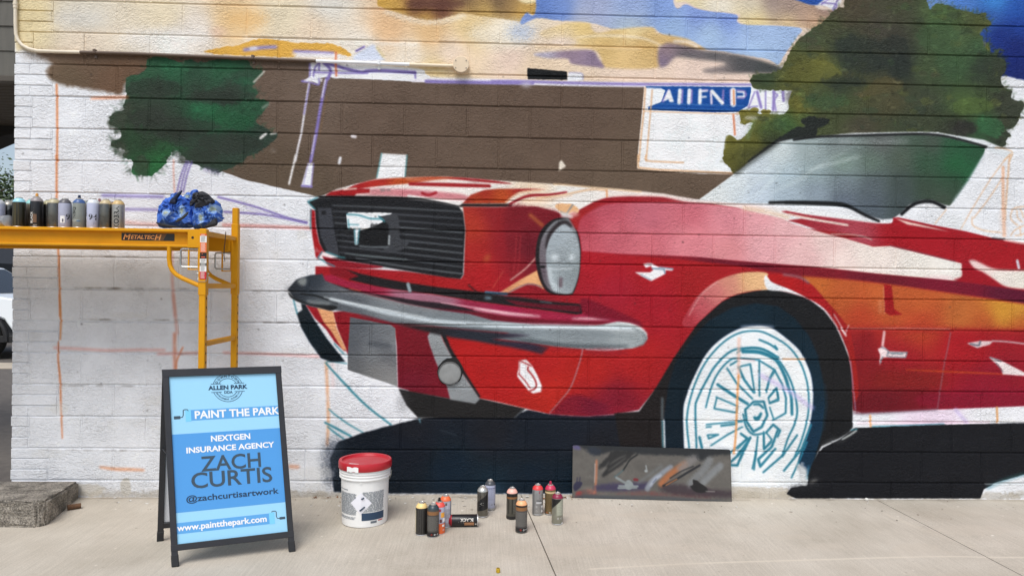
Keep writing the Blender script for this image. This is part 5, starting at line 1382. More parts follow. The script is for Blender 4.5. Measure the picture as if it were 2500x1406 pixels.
# ------------------------------------------------------------------ concrete step against the corner
st = MB()
fr_, br_ = on_ground(105, 1287), on_ground(190, 1215)
x_f, x_b, y_f = fr_[0], br_[0], fr_[1]
poly_top = [(-3.9, y_f+0.01), (x_f-0.035, y_f), (x_f, y_f+0.035), (x_b, -0.004), (-3.9, -0.004)]
def step_mesh():
    bm = bmesh.new()
    ztop = lambda y: 0.103+(0.146-0.103)*(y/y_f)
    lo = [bm.verts.new((x, y, -0.03)) for x, y in poly_top]
    hi = [bm.verts.new((x, y, ztop(y))) for x, y in poly_top]
    bm.faces.new(lo[::-1]); bm.faces.new(hi)
    for i in range(5):
        j = (i+1) % 5
        bm.faces.new((lo[i], lo[j], hi[j], hi[i]))
    bmesh.ops.bevel(bm, geom=[e for e in bm.edges if e.verts[0].co.z > 0 or e.verts[1].co.z > 0], offset=0.012, segments=2, affect='EDGES')
    bmesh.ops.triangulate(bm, faces=bm.faces[:])
    for _ in range(4):
        bmesh.ops.subdivide_edges(bm, edges=[e for e in bm.edges if e.calc_length() > 0.05], cuts=1)
        bmesh.ops.triangulate(bm, faces=bm.faces[:])
    r_ = random.Random(2)
    for v in bm.verts:
        if v.co.z > 0.01 and v.co.y < -0.02:
            k = 0.0035
            v.co += Vector((r_.uniform(-k, k), r_.uniform(-k, k), r_.uniform(-k, k)))
    bmesh.ops.recalc_face_normals(bm, faces=bm.faces[:])
    me = bpy.data.meshes.new('concrete_step')
    bm.to_mesh(me); bm.free()
    return me
def aggregate():
    m = bpy.data.materials.new('weathered_concrete')
    m.use_nodes = True
    n = m.node_tree
    L = n.links.new
    b = n.nodes['Principled BSDF']
    g = n.nodes.new('ShaderNodeNewGeometry')
    v = n.nodes.new('ShaderNodeTexVoronoi')
    v.inputs['Scale'].default_value = 150
    L(g.outputs['Position'], v.inputs['Vector'])
    t = n.nodes.new('ShaderNodeTexNoise')
    t.inputs['Scale'].default_value = 9
    t.inputs['Detail'].default_value = 7
    L(g.outputs['Position'], t.inputs['Vector'])
    rp = n.nodes.new('ShaderNodeValToRGB')
    e = rp.color_ramp.elements
    e[0].position = .3; e[0].color = rgb(86, 81, 73)
    e[1].position = .68; e[1].color = rgb(150, 143, 132)
    L(t.outputs['Fac'], rp.inputs[0])
    h = n.nodes.new('ShaderNodeMix')
    h.data_type = 'RGBA'
    h.blend_type = 'OVERLAY'
    h.inputs['Factor'].default_value = .75
    L(rp.outputs[0], h.inputs[6])
    bw_ = n.nodes.new('ShaderNodeRGBToBW')
    L(v.outputs['Color'], bw_.inputs[0])
    L(bw_.outputs[0], h.inputs[7])
    hs = n.nodes.new('ShaderNodeHueSaturation')
    hs.inputs['Saturation'].default_value = 1.0
    L(h.outputs[2], hs.inputs['Color'])
    L(hs.outputs[0], b.inputs['Base Color'])
    bn = n.nodes.new('ShaderNodeBump')
    bn.inputs['Strength'].default_value = .8
    bn.inputs['Distance'].default_value = .006
    ad = n.nodes.new('ShaderNodeMath')
    L(v.outputs['Distance'], ad.inputs[0])
    L(t.outputs['Fac'], ad.inputs[1])
    L(ad.outputs[0], bn.inputs['Height'])
    L(bn.outputs[0], b.inputs['Normal'])
    b.inputs['Roughness'].default_value = .95
    return m
stp = tag(link('concrete_step', step_mesh(), aggregate()), 'rough brown weathered concrete step against the brick corner of the wall', 'step')
# ------------------------------------------------------------------ conduit and round box on the wall
def wp(px, py, y=0.0):
    q = on_y(px, py, y)
    return Vector((q[0], q[1], q[2]))
cd0 = wp(38, 60, -.016)
con = thing('conduit', 'thin painted conduit bending along the wall to a round box', 'conduit', (0, 0, 0))
pts = [wp(x, y, -.016) for x, y in ((37, -150), (38, 60), (39, 84), (44, 99), (54, 111), (70, 120), (92, 125), (140, 127), (300, 131), (600, 143), (780, 150), (940, 156), (1108, 162))]
PB = {k: mat('pipe_'+k, rgb(*c), .5, var=.04, vscale=20) for k, c in (('cream', (216, 205, 184)), ('brown', (88, 71, 58)), ('white', (226, 227, 228)), ('beige', (220, 204, 176)))}
def pp(a): return [wp(x, y, -.016) for x, y in a]
MB().tube(pts[:8]+[wp(196, 128.4, -.016)], .0108, 12).build('pipe', PB['cream'], con, smooth=True)
MB().tube(pp([(196, 128.4), (300, 131), (600, 143), (772, 149.7)]), .0109, 12).build('pipe', PB['brown'], con, smooth=True)
MB().tube(pp([(772, 149.7), (780, 150), (940, 156), (1000, 158.1)]), .0108, 12).build('pipe', PB['white'], con, smooth=True)
MB().tube(pp([(1000, 158.1), (1108, 162)]), .0109, 12).build('pipe', PB['beige'], con, smooth=True)
MB().tube([wp(38, 6, -.016), wp(38, 21, -.016)], .0135, 12).tube([wp(38, 10, -.016), wp(38, 13, -.016)], .0155, 12).build('coupling', PB['cream'], con, smooth=True)
for px, py in ((235, 129), (926, 156), (620, 143)):
    c = wp(px, py, 0)
    MB().box(c.x-.009, c.x+.009, -.030, -.001, c.z-.014, c.z+.014, .003).box(c.x-.009, c.x+.009, -.006, -.001, c.z-.040, c.z-.012, .002).build('clamp', PB['white' if px > 900 else 'brown'], con)
jc = wp(1126, 163, 0)
BX = mat('box_paint', rgb(216, 196, 168), .5, var=.05, vscale=30)
jb_ = MB().lathe([(.050, 0), (.050, .030), (.053, .031), (.053, .043), (.050, .047)], 28, Matrix.Translation((jc.x, -.002, jc.z)) @ Matrix.Rotation(math.radians(90), 4, 'X')).build('junction_box', BX, con, smooth=True)
for a in (35, 145, 215, 325):
    x, z = jc.x+.041*math.cos(math.radians(a)), jc.z+.041*math.sin(math.radians(a))
    MB().lathe([(.0045, 0), (.004, .003)], 8, Matrix.Translation((x, -.0492, z)) @ Matrix.Rotation(math.radians(90), 4, 'X')).build('screw', mat('screw_metal', rgb(150, 140, 126), .4, .6), jb_)

# capped duct in the wall
dc = wp(1098, 910, 0)
duct = thing('duct_cap', 'round grey capped duct set in a ragged black hole in the wall', 'duct', (dc.x, 0, dc.z))
rd = random.Random(4)
hole = []
for i in range(36):
    a = 2*math.pi*i/36
    r = .0785+(.020*max(0, math.sin(a+.35))+rd.uniform(-.003, .004))
    hole.append((r*math.cos(a), r*math.sin(a)))
MB().prism(hole, -.0035, .006).build('hole_edge', mat('hole_black', (.008, .008, .008, 1), .9), duct)
RX = Matrix.Translation((0, -.0035, 0)) @ Matrix.Rotation(math.radians(90), 4, 'X')
MB().lathe([(.0745, 0), (.0745, .010), (.0715, .010), (.0715, .003)], 40, RX, cap0=False, cap1=False).build('rim', mat('duct_rim', rgb(120, 120, 120), .4, .5), duct, smooth=True)
MB().lathe([(.0714, .001), (.070, .0035), (.055, .006), (.02, .0068)], 40, RX).build('cap', mat('duct_grey', rgb(132, 134, 133), .55, var=.14, vscale=16, bump=.4, bscale=40), duct, smooth=True)

# ------------------------------------------------------------------ spray cans
CANM = {}
def cm(r, g, b, metal=0.0, rough=.35):
    k = (r, g, b, metal)
    if k not in CANM:
        CANM[k] = mat('can_%d_%d_%d_%d' % (r, g, b, int(metal*10)), rgb(r, g, b), rough, metal, var=.05 if not metal else .10, vscale=40)
    return CANM[k]
SILVER = lambda: cm(112, 110, 104, .9, .3)
CR_ = .0325
def text_on_can(s, t_deg, z, h, col, vert=True, bold=.024, r=CR_+.0005, sx=1.0):
    vs, fs, w, cap = text_mesh(s, bold)
    k = h/cap
    out = []
    for x, y in vs:
        if vert:                      # reads from the base upwards
            zz = z+x*k*sx
            th = math.radians(t_deg)-(y*k)/r
        else:
            zz = z+y*k
            th = math.radians(t_deg)+(x*k*sx)/r
        out.append((r*math.sin(th), -r*math.cos(th), zz))
    return out, fs
def diamond(t, z, s, r):
    th = math.radians(t)
    q = [(0, -s), (s, 0), (0, s), (-s, 0)]
    return [(r*math.sin(th+a/r), -r*math.cos(th+a/r), z+b) for a, b in q], [(0, 1, 2, 3)]

def spray_can(label, group, loc, body, dome, nozzle=None, deco=(), h=.150, M=None, spin=0.0, top='valve'):
    t = thing('spray_can', label, 'spray can', loc, 0, group)
    if M is not None:
        t.matrix_world = Matrix.Translation(loc) @ M
    else:
        t.rotation_euler = (0, 0, spin)
    R = CR_
    bo = MB().lathe([(R-.006, .004), (R-.003, .0015), (R-.001, .004), (R, .006), (R, h-.004), (R-.0012, h)], 28).build('body', body, t, smooth=True)
    MB().lathe([(R-.0045, 0), (R+.0006, .0008), (R+.0008, .003), (R-.0005, .0055)], 28, cap1=False).build('bottom_rim', cm(196, 196, 196, .7), t, smooth=True)
    if top == 'valve':
        MB().lathe([(R-.0004, h-.001), (R-.001, h+.003), (R-.006, h+.013), (R-.013, h+.020), (R-.016, h+.0215)], 28).build('shoulder', dome, t, smooth=True)
        MB().lathe([(R-.016, h+.021), (R-.0155, h+.026), (R-.018, h+.0275), (R-.020, h+.024), (.005, h+.0235), (.004, h+.029)], 24).build('valve_cup', cm(206, 204, 198, .8), t, smooth=True)
    if nozzle is not None:
        MB().lathe([(.0078, h+.0265), (.0082, h+.030), (.0070, h+.038), (.0066, h+.044), (.0040, h+.0455)], 16).box(-.003, .003, -.0088, -.002, h+.035, h+.040).build('nozzle', nozzle, t, smooth=True)
    for n_, d in enumerate(deco):
        k = d[0]
        r = R+.0004+.00012*n_
        if k == 'band':
            MB().add(*wrap_patch(-180, 180, d[1]*h, d[2]*h, r, 28)).build('printed_band', d[3], t, smooth=True, fix=False)
        elif k == 'patch':
            MB().add(*wrap_patch(d[1], d[2], d[3]*h, d[4]*h, r, 8)).build('printed_panel', d[5], t, smooth=True, fix=False)
        elif k == 'lines':
            m_ = MB()
            rr = random.Random(n_+int(d[3]*100))
            for i in range(d[5]):
                z = (d[3]+(d[4]-d[3])*i/d[5])*h
                m_.add(*wrap_patch(d[1]+rr.uniform(0, 6), d[2]-rr.uniform(0, 30), z, z+.0016, r, 6))
            tag(m_.build('printed_lines', d[6], t, fix=False), kind='stuff')
        elif k == 'text':
            v, f_ = text_on_can(d[1], d[2], d[3]*h, d[4], None, d[6], r=r, sx=d[7] if len(d) > 7 else 1.0)
            MB().add(v, f_).build('lettering', d[5], t, fix=False)
        elif k == 'diamonds':
            for a in d[1]:
                MB().add(*diamond(a, d[2]*h, .0055, r)).build('hazard_mark', d[3], t, fix=False)
                MB().add(*diamond(a, d[2]*h, .0036, r+.0003)).build('hazard_mark_centre', d[4], t, fix=False)
        elif k == 'diag':
            vs, fs = [], []
            N = 14
            for i in range(N+1):
                th = d[1]+(d[2]-d[1])*i/N
                f_ = i/N
                z0, z1 = d[3]+(d[5]-d[3])*f_, d[4]+(d[6]-d[4])*f_
                a = math.radians(th)
                vs += [(r*math.sin(a), -r*math.cos(a), z0*h), (r*math.sin(a), -r*math.cos(a), z1*h)]
            fs = [(2*i, 2*i+2, 2*i+3, 2*i+1) for i in range(N)]
            MB().add(vs, fs).build('printed_panel', d[7], t, smooth=True, fix=False)
    return t

DK, DKG, WHP, BLP, ORP, BRP = cm(38, 37, 36), cm(84, 82, 78), cm(228, 226, 224), cm(24, 24, 26), cm(206, 92, 44), cm(132, 92, 56)
GREYL, LIL, GOLD = cm(120, 118, 112), cm(164, 166, 184), cm(122, 104, 72, .5)
def gcan_(zx, zy, z15=False):
    px, py = (1200 if z15 else 600)+zx/ZF, 1012+zy/ZF
    q = on_ground(px, py)
    d = np.array([q[0], q[1]+DIST]); d /= np.linalg.norm(d)
    x, y = q[0]+d[0]*(CR_-.002), q[1]+d[1]*(CR_-.002)
    return (x, y, gz(x, y)+.0002)
GG = 'spray cans standing on the pavement'
darklab = [('band', .80, .93, BRP), ('lines', -70, 70, .24, .76, 17, GREYL), ('band', .0, .17, BLP), ('diamonds', (22, 52), .10, WHP, BLP), ('diamonds', (-8,), .10, cm(196, 60, 44), BLP)]
spray_can('black spray can with cream yellow top beside the dark grey topped can', GG, gcan_(1530, 1055), DK, cm(226, 196, 130), None, [('patch', -88, -62, .1, .9, cm(176, 166, 120)), ('lines', -20, 5, .1, .9, 3, GREYL), ('patch', -30, -27, .05, .95, DKG), ('patch', -5, -3, .05, .95, DKG), ('patch', 14, 16, .05, .95, DKG)])
spray_can('charcoal spray can with dark slate top, in front of the red topped can', GG, gcan_(1630, 1070), cm(66, 64, 62), cm(48, 62, 68), None, darklab)
spray_can('colourful white and orange spray can with red top and black nozzle', GG, gcan_(1684, 1045), LIL, cm(222, 84, 74), BLP, [('band', 0, .40, ORP), ('patch', 20, 62, .62, .80, cm(226, 160, 60)), ('patch', 0, 22, .84, .94, cm(150, 60, 80)), ('patch', 8, 30, .44, .56, cm(90, 50, 50)), ('patch', 40, 70, .46, .6, WHP), ('patch', 34, 60, .28, .36, WHP), ('diamonds', (48,), .16, WHP, ORP)])
spray_can('silver grey spray can with orange top behind the red topped can', GG, gcan_(1738, 986), cm(160, 162, 170, .3), cm(222, 106, 62), None, [('patch', -40, 60, .18, .96, cm(176, 178, 190)), ('lines', -20, 70, .34, .72, 12, cm(110, 100, 100)), ('patch', 0, 20, .84, .94, cm(96, 92, 88)), ('patch', 62, 70, .1, .98, cm(90, 90, 98))])
# lying can
lq = on_ground(600+1905/ZF, 1012+986/ZF)
spray_can('black spray can with red top lying on its side on the pavement', 'spray can lying on the pavement', (lq[0]+.076, lq[1]+CR_+.004, gz(lq[0], lq[1])+CR_+.001), BLP, cm(150, 34, 44), cm(190, 70, 80),
          [('text', 'BLACK', 34, .18, .0150, cm(222, 216, 206), True, 1.1), ('patch', -42, -4, .16, .52, cm(158, 112, 78)), ('lines', -2, 8, .55, .82, 3, cm(190, 186, 180)), ('patch', -30, -16, .06, .12, cm(190, 186, 180)), ('patch', -46, -38, .2, .44, BLP)],
          M=Matrix.Rotation(math.radians(2.5), 4, 'Z') @ Matrix.Rotation(math.radians(-90), 4, 'Y'))
spray_can('shiny silver spray can with bare silver top and black diagonal panel', GG, gcan_(2062, 896), SILVER(), cm(190, 190, 184, .6), None, [('diag', -85, 78, .20, .52, .34, .98, BLP), ('text', 'W', 8, .42, .020, cm(200, 198, 190), True), ('lines', -80, -50, .25, .45, 4, DKG)])
spray_can('pale lavender spray can with charcoal collar close to the wall', GG, gcan_(2127, 833), cm(168, 172, 192), cm(70, 72, 76), None, [('lines', -50, 40, .42, .86, 13, cm(140, 144, 166)), ('band', .86, .90, cm(120, 124, 150)), ('diamonds', (22,), .22, cm(90, 92, 104), LIL), ('diamonds', (55,), .22, BLP, BLP), ('band', 0, .08, cm(160, 160, 160, .6))])
spray_can('dark spray can with light pink top', GG, gcan_(2318, 911), cm(72, 70, 62), cm(234, 176, 160), None, [('band', .86, .97, BLP), ('band', .78, .86, BRP), ('patch', -46, -34, .2, .78, cm(44, 43, 40)), ('patch', -6, 8, .2, .78, cm(48, 47, 42)), ('lines', 10, 60, .24, .76, 9, GREYL), ('band', 0, .10, BLP)])
spray_can('dark grey spray can with peach orange top standing before the pink topped can', GG, gcan_(2400, 1029), cm(72, 70, 70), cm(240, 168, 118), None, [('band', .90, 1.0, BLP)]+darklab)
spray_can('scuffed silver grey spray can with bright red top', GG, gcan_(400, 877, 1), cm(146, 146, 146, .4), cm(214, 66, 66), None, [('patch', -56, -44, .02, .98, cm(96, 96, 96)), ('patch', 8, 22, .86, .96, cm(150, 90, 100)), ('lines', -20, 60, .56, .62, 2, cm(70, 70, 70)), ('diamonds', (-14,), .34, WHP, DKG), ('diamonds', (-14,), .17, WHP, DKG), ('patch', 38, 62, .12, .38, WHP), ('patch', 42, 56, .2, .30, DKG), ('patch', -20, 40, .46, .53, cm(190, 190, 190))])
spray_can('gold brown spray can with crimson top and crimson nozzle', GG, gcan_(510, 876, 1), GOLD, cm(190, 52, 84), cm(178, 44, 78), [('band', .86, .92, cm(206, 184, 140)), ('lines', -50, 40, .28, .72, 10, cm(90, 76, 52)), ('diamonds', (-40,), .10, cm(180, 70, 40), GOLD), ('diamonds', (-8, 18), .10, WHP, GOLD)])
spray_can('silver green spray can with maroon top and black diagonal corner', GG, gcan_(572, 961, 1), cm(140, 140, 128, .5), cm(128, 36, 62), None, [('patch', -14, 72, .36, .97, cm(150, 152, 136)), ('lines', -10, 60, .40, .90, 8, cm(176, 178, 160)), ('diag', -88, 40, .52, .98, .97, .98, BLP), ('diamonds', (2, 36), .25, WHP, GREYL), ('patch', 40, 66, .04, .08, WHP)])

# ------------------------------------------------------------------ yellow rolling scaffold
def yellow(name, k=1.0):
    return mat(name, rgb(204, 143, 2), .5, 0, var=.07, vscale=9, bump=.05, bscale=300, spec=.25)
YEL = yellow('scaffold_yellow')
GAL = mat('galvanised', rgb(168, 170, 168), .35, .85, var=.12, vscale=30)
YF, YB = -0.62, -0.12
XP = on_y(497, 640, YF)[0]
XL2 = XP-1.83
ZT = on_y(250, 556.5, YF)[2]
ZB = on_y(250, 601, YF)[2]
sc = thing('scaffold', 'yellow steel rolling scaffold with a deck, standing against the wall', 'scaffold', (XP, (YF+YB)/2, 0))
_so = Vector((XP, (YF+YB)/2, 0))
def SB():
    m_ = MB()
    return m_
def sbuild(m_, name, m, parent=sc, **k):
    m_.v = [(a-_so.x, b-_so.y, c-_so.z) for a, b, c in m_.v]
    return m_.build(name, m, parent, **k)
def local(p): return p
for yf, sgn in ((YF-.012, 1), (YB+.012, -1)):
    m_ = SB()
    a, b = sorted((yf, yf+sgn*.042))
    x0, x1 = XL2+.02, XP-.022
    m_.box(x0, x1, a, b, ZT-.017, ZT, .003)                # top flange
    m_.box(x0, x1, a, b, ZB, ZB+.013, .003)                # bottom flange
    w0, w1 = sorted((yf+sgn*.034, yf+sgn*.041))
    m_.box(x0, x1, w0, w1, ZB+.011, ZT-.015)               # web
    for e0, e1 in ((x1-.062, x1+.004), (x0-.004, x0+.062)):
        p0, p1 = sorted((yf-sgn*.001, yf+sgn*.026))
        m_.box(e0, e1, p0, p1, ZB-.002, ZT+.0005, .002)    # end plate
    o = sbuild(m_, 'side_beam', YEL)
    for bx in (x1-.034, x0+.034):
        py_ = yf-sgn*.0012
        MM = Matrix.Translation((bx-_so.x, py_-_so.y, (ZT+ZB)/2+.004)) @ Matrix.Rotation(math.radians(90*sgn), 4, 'X')
        MB().lathe([(.007, -.001), (.007, .0012)], 12, MM).build('bolt_hole', mat('hole_dark', (.01, .01, .01, 1), .8), o)
# plywood deck
sbuild(SB().box(XL2+.03, XP-.03, YF+.026, YB-.026, ZT-.016, ZT-.0015), 'deck', mat('plywood', rgb(150, 112, 66), .7, var=.15, vscale=5, stretch=(1, 8, 1)))
# end frames
for xe, inner in ((XP, 1), (XL2, -1)):
    for yp, front in ((YF, True), (YB, False)):
        zt = ZT+.004 if front else on_y(570, 508, YB)[2]
        zs0 = on_y(497, 721, YF)[2]
        zs1 = (ZT+.002) if front else on_y(570, 547, YB)[2]
        post = sbuild(SB().box(xe-.0178, xe+.0178, yp-.0178, yp+.0178, .125, zt, .003), 'post', YEL)
        sbuild(SB().box(xe-.0210, xe+.0210, yp-.0210, yp+.0210, zs0, zs1-.001, .003), 'sleeve', YEL)
        m_ = SB()
        z = .22
        while z < zs0-.02:
            m_.box(xe+inner*.0168, xe+inner*.0183, yp-.005, yp+.005, z, z+.012)
            z += .0508
        tag(sbuild(m_, 'adjustment_holes', mat('hole_dark', (.01, .01, .01, 1), .8)), kind='stuff')
        # caster
        fk = SB().box(xe-.022, xe+.022, yp-.022, yp+.022, .112, .126, .002).box(xe-.020, xe-.017, yp-.016, yp+.030, .045, .112).box(xe+.017, xe+.020, yp-.016, yp+.030, .045, .112)
        ck = sbuild(fk, 'caster_fork', GAL)
        sbuild(SB().lathe([(.058, -.014), (.062, -.009), (.062, .009), (.058, .014)], 24, Matrix.Translation((xe, yp+.012, .063)) @ Matrix.Rotation(math.radians(90), 4, 'Y')), 'caster_wheel', mat('rubber', (.02, .02, .02, 1), .6), ck, smooth=True)
    for zr in (ZT-.020, on_y(497, 697, YF)[2]-.004, on_y(497, 838, YF)[2]-.006, .72, .41):
        sbuild(SB().box(xe-.013, xe+.013, YF+.018, YB-.018, zr-.013, zr+.013, .003), 'rung', YEL)
        m_ = SB()
        y = YF+.03
        while y < YB-.03:
            m_.box(xe-.011, xe+.011, y, y+.005, zr+.0125, zr+.0155)
            y += .012
        if zr < ZT-.1:
            tag(sbuild(m_, 'grip_teeth', YEL), kind='stuff')
# knee braces
for yp in (YF, YB):
    for s, xe in ((1, XP), (-1, XL2)):
        zz = lambda py: on_y(450, py, YF)[2]
        xx = lambda px: (on_y(px, 640, YF)[0]-XP)*s+xe
        p = [(xx(413), yp, ZB+.006), (xx(413), yp, zz(632)), (xx(415), yp, zz(648)), (xx(421), yp, zz(661)), (xx(431), yp, zz(671)), (xx(445), yp, zz(679)), (xx(492), yp, zz(699))]
        sbuild(SB().tube(p, .0125, 12), 'knee_brace', YEL, smooth=True)
# steel locking loops with their straps
for yp, dx in ((YF, 0.0), (YB, 0.0)):
    ox = XP-.019
    zt_, zb_ = ZB-.008, ZB-.108
    sbuild(SB().tube([(ox, yp, zt_), (ox-.094, yp, zt_), (ox-.102, yp, zt_-.003), (ox-.106, yp, zt_-.011), (ox-.106, yp, zb_+.011), (ox-.102, yp, zb_+.003), (ox-.094, yp, zb_), (ox, yp, zb_)], .0055, 8), 'locking_loop', GAL, smooth=True)
    sbuild(SB().box(ox-.066, ox-.058, yp-.004, yp+.004, zb_-.016, zt_+.010).box(ox-.0575, ox, yp-.004, yp+.004, zb_-.016, zb_-.010), 'strap', YEL)
    sbuild(SB().box(ox-.010, ox-.0005, yp-.008, yp+.008, zb_-.008, zt_+.004), 'bracket', YEL)
# locking pin and wire clip on the front post
zp = on_y(497, 668, YF)[2]
sbuild(SB().tube([(XP-.032, YF-.004, zp), (XP+.032, YF-.004, zp)], .004, 8), 'locking_pin', GAL)
sbuild(SB().tube([(XP+.028, YF-.006, zp), (XP+.024, YF-.022, zp-.038), (XP+.018, YF-.0245, zp-.0445), (XP-.02, YF-.0245, zp-.0445), (XP-.024, YF-.015, zp-.036), (XP-.023, YF-.005, zp-.012)], .0016, 6), 'wire_clip', GAL)
# safety stickers on the front post
def psx(zx): return on_y(380+zx/7.8125, 640, YF-.0205)[0]
def psz(zy): return on_y(497, 560+zy/7.8125, YF-.0205)[2]
stk = [(85, 124, (214, 92, 44)), (126, 250, (226, 224, 220)), (254, 440, (222, 108, 46)), (445, 560, (28, 26, 26)), (562, 640, (228, 226, 222)), (641, 696, (84, 88, 88)), (698, 806, (230, 228, 226)), (808, 950, (186, 28, 42))]
for z0, z1, c in stk:
    s_ = sbuild(SB().box(psx(845), psx(970), YF-.0222, YF-.0212, psz(z1), psz(z0)), 'safety_sticker', mat('sticker_%d_%d_%d' % c, rgb(*c), .4))
    m_ = SB()
    ink = (60, 58, 58) if sum(c) > 400 else (226, 222, 216)
    zz_ = z0+12
    while zz_ < z1-10 and c != (28, 26, 26):
        m_.box(psx(862), psx(random.randint(925, 955)), YF-.0226, YF-.0221, psz(zz_+5), psz(zz_))
        zz_ += 15
    if c == (28, 26, 26):
        m_.lathe([(.0026, 0), (.0026, .0005)], 10, Matrix.Translation((XP+.001, YF-.0221, psz(470))) @ Matrix.Rotation(math.radians(90), 4, 'X'))
        m_.box(psx(870), psx(945), YF-.0226, YF-.0221, psz(540), psz(520))
        ink = (214, 92, 60)
    if m_.v:
        tag(sbuild(m_, 'sticker_print', mat('ink_%d_%d_%d' % ink, rgb(*ink), .5), s_), kind='stuff')
# maker's plate on the beam
yw = YF-.012+.0335
dx0, dx1 = on_y(297, 578, yw)[0], on_y(426, 578, yw)[0]
dz0, dz1 = on_y(360, 587.5, yw)[2], on_y(360, 569.5, yw)[2]
pl = sbuild(SB().box(dx0, dx1, yw-.0012, yw+.0006, dz0, dz1), 'maker_plate', mat('decal_black', (.012, .012, .012, 1), .35))
def flat_text(s, x0, x1, zbase, cap, y, m, name, parent, bold=.02, shear=0.0):
    vs, fs, w, cp = text_mesh(s, bold, shear)
    k, kz = (x1-x0)/w, cap/cp
    m_ = SB().add([(x0+x*k, y, zbase+zz*kz) for x, zz in vs], fs)
    return sbuild(m_, name, m, parent, fix=False)
ORL = mat('decal_orange', rgb(236, 158, 84), .4)
wd = dx1-dx0
flat_text('M', dx0+.03*wd, dx0+.175*wd, dz0+.12*(dz1-dz0), .68*(dz1-dz0), yw-.0016, ORL, 'lettering', pl, .025, .25)
flat_text('ETALTEC', dx0+.175*wd, dx0+.625*wd, dz0+.22*(dz1-dz0), .50*(dz1-dz0), yw-.0016, ORL, 'lettering', pl, .025, .25)
flat_text('H', dx0+.625*wd, dx0+.755*wd, dz0+.12*(dz1-dz0), .68*(dz1-dz0), yw-.0016, ORL, 'lettering', pl, .025, .25)
m_ = SB()
for i in range(9):
    a = dx0+(.60+.021*i)*wd
    zlo, zhi = (dz0+.04*(dz1-dz0), dz0+.96*(dz1-dz0))
    m_.add([(a, yw-.0014, zlo), (a+.004, yw-.0014, zlo), (a+.004+.022, yw-.0014, zhi), (a+.022, yw-.0014, zhi)], [(0, 1, 2, 3)])
sbuild(m_, 'plate_stripes', mat('decal_olive', rgb(120, 84, 40), .5), pl, fix=False)
# warped strap hanging from the deck
sbuild(SB().tube([(XP+.062, YF+.16, ZT+.0), (XP+.066, YF+.14, ZT-.05), (XP+.061, YF+.14, ZT-.10), (XP+.060, YF+.14, ZT-.135), (XP+.066, YF+.14, ZT-.17)], .0022, 6), 'hanging_strap', mat('strap_black', (.015, .015, .018, 1), .7))

# ------------------------------------------------------------------ cans on the deck
DG = 'spray cans lined up on the scaffold deck'
def dcan(zx0, zx1, y=YF+.05, s=2500/320.):
    """x from the deck close-up (origin 0,470)"""
    px = (zx0+zx1)/2/s
    q = on_y(px, 550, y)
    return (q[0], y, ZT-.0013)
spray_can('lavender grey spray can at the end of the row on the deck', DG, dcan(-140, 76), LIL, cm(176, 178, 184), None, [('lines', 20, 80, .3, .8, 8, cm(150, 154, 176))], h=.128)
spray_can('silver spray can with black diagonal behind the can lying on the deck', DG, dcan(84, 250, YF+.11), SILVER(), cm(150, 146, 138, .5), None, [('diag', -70, 85, .15, .5, .55, .95, BLP)], h=.128)
tc_ = dcan(50, 245, YF+.010)
spray_can('silver spray can lying on the deck with its hollow base showing', 'spray can lying on the deck', (tc_[0], YF+.016, ZT-.0013+CR_-.0012), cm(170, 168, 164, .7), cm(120, 120, 120), None, [],
          M=Matrix.Rotation(math.radians(62), 4, 'Z') @ Matrix.Rotation(math.radians(-90), 4, 'X'), h=.13)
spray_can('black and olive spray can with mint blue top', DG, dcan(250, 480), cm(40, 38, 26), cm(150, 204, 216), None, [('patch', -85, -30, .02, .98, BLP), ('text', 'ACRYL', -46, .15, .012, cm(150, 146, 120), True), ('patch', -28, -25, .05, .95, cm(150, 140, 100)), ('patch', -10, 4, .05, .95, cm(70, 62, 34)), ('patch', 20, 30, .05, .95, cm(58, 52, 30))][0:1]+[('patch', -28, -25, .05, .95, cm(150, 140, 100)), ('patch', -10, 4, .05, .95, cm(70, 62, 34)), ('patch', 20, 30, .05, .95, cm(58, 52, 30))], h=.140)
spray_can('tan grey spray can with mint green top tucked behind the black can', DG, dcan(500, 720, YF+.13), cm(132, 122, 106, .5), cm(140, 196, 190), None, [('patch', -60, -20, .1, .3, cm(160, 152, 136))], h=.140)
spray_can('matt black spray can with grey shoulder and orange nozzle', DG, dcan(584, 815), BLP, cm(142, 134, 134), cm(226, 160, 70), [('text', 'BLACK', -6, .16, .0125, cm(226, 222, 214), True, 1.12), ('patch', -2, 30, .18, .50, cm(112, 84, 62)), ('lines', 0, 16, .52, .84, 3, cm(180, 176, 168)), ('patch', 0, 34, .08, .11, cm(150, 140, 128))], h=.146)
spray_can('lilac spray can mostly hidden behind the silver pair', DG, dcan(750, 900, YF+.18), LIL, cm(150, 150, 160), None, [], h=.13)
spray_can('bare silver spray can with olive tan top, first of a touching pair', DG, dcan(838, 1020, YF+.115), SILVER(), cm(170, 164, 128), None, [], h=.136)
spray_can('bare silver spray can with beige top, second of a touching pair', DG, dcan(935, 1120, YF+.05), SILVER(), cm(176, 166, 134), None, [], h=.138)
spray_can('lilac white spray can with charcoal scuffed top and number panel', DG, dcan(1125, 1350), LIL, cm(84, 82, 86), None, [('text', '9', 38, .34, .030, BLP, False), ('patch', -12, 28, .20, .48, WHP), ('patch', 4, 18, .23, .36, cm(90, 90, 100)), ('lines', -84, -60, .1, .9, 16, cm(120, 122, 150)), ('patch', -50, -48, .02, .96, WHP)], h=.138)
spray_can('pale blue grey spray can showing as a sliver behind the numbered can', DG, dcan(1290, 1470, YF+.15), cm(150, 166, 178), cm(180, 186, 190), None, [], h=.128)
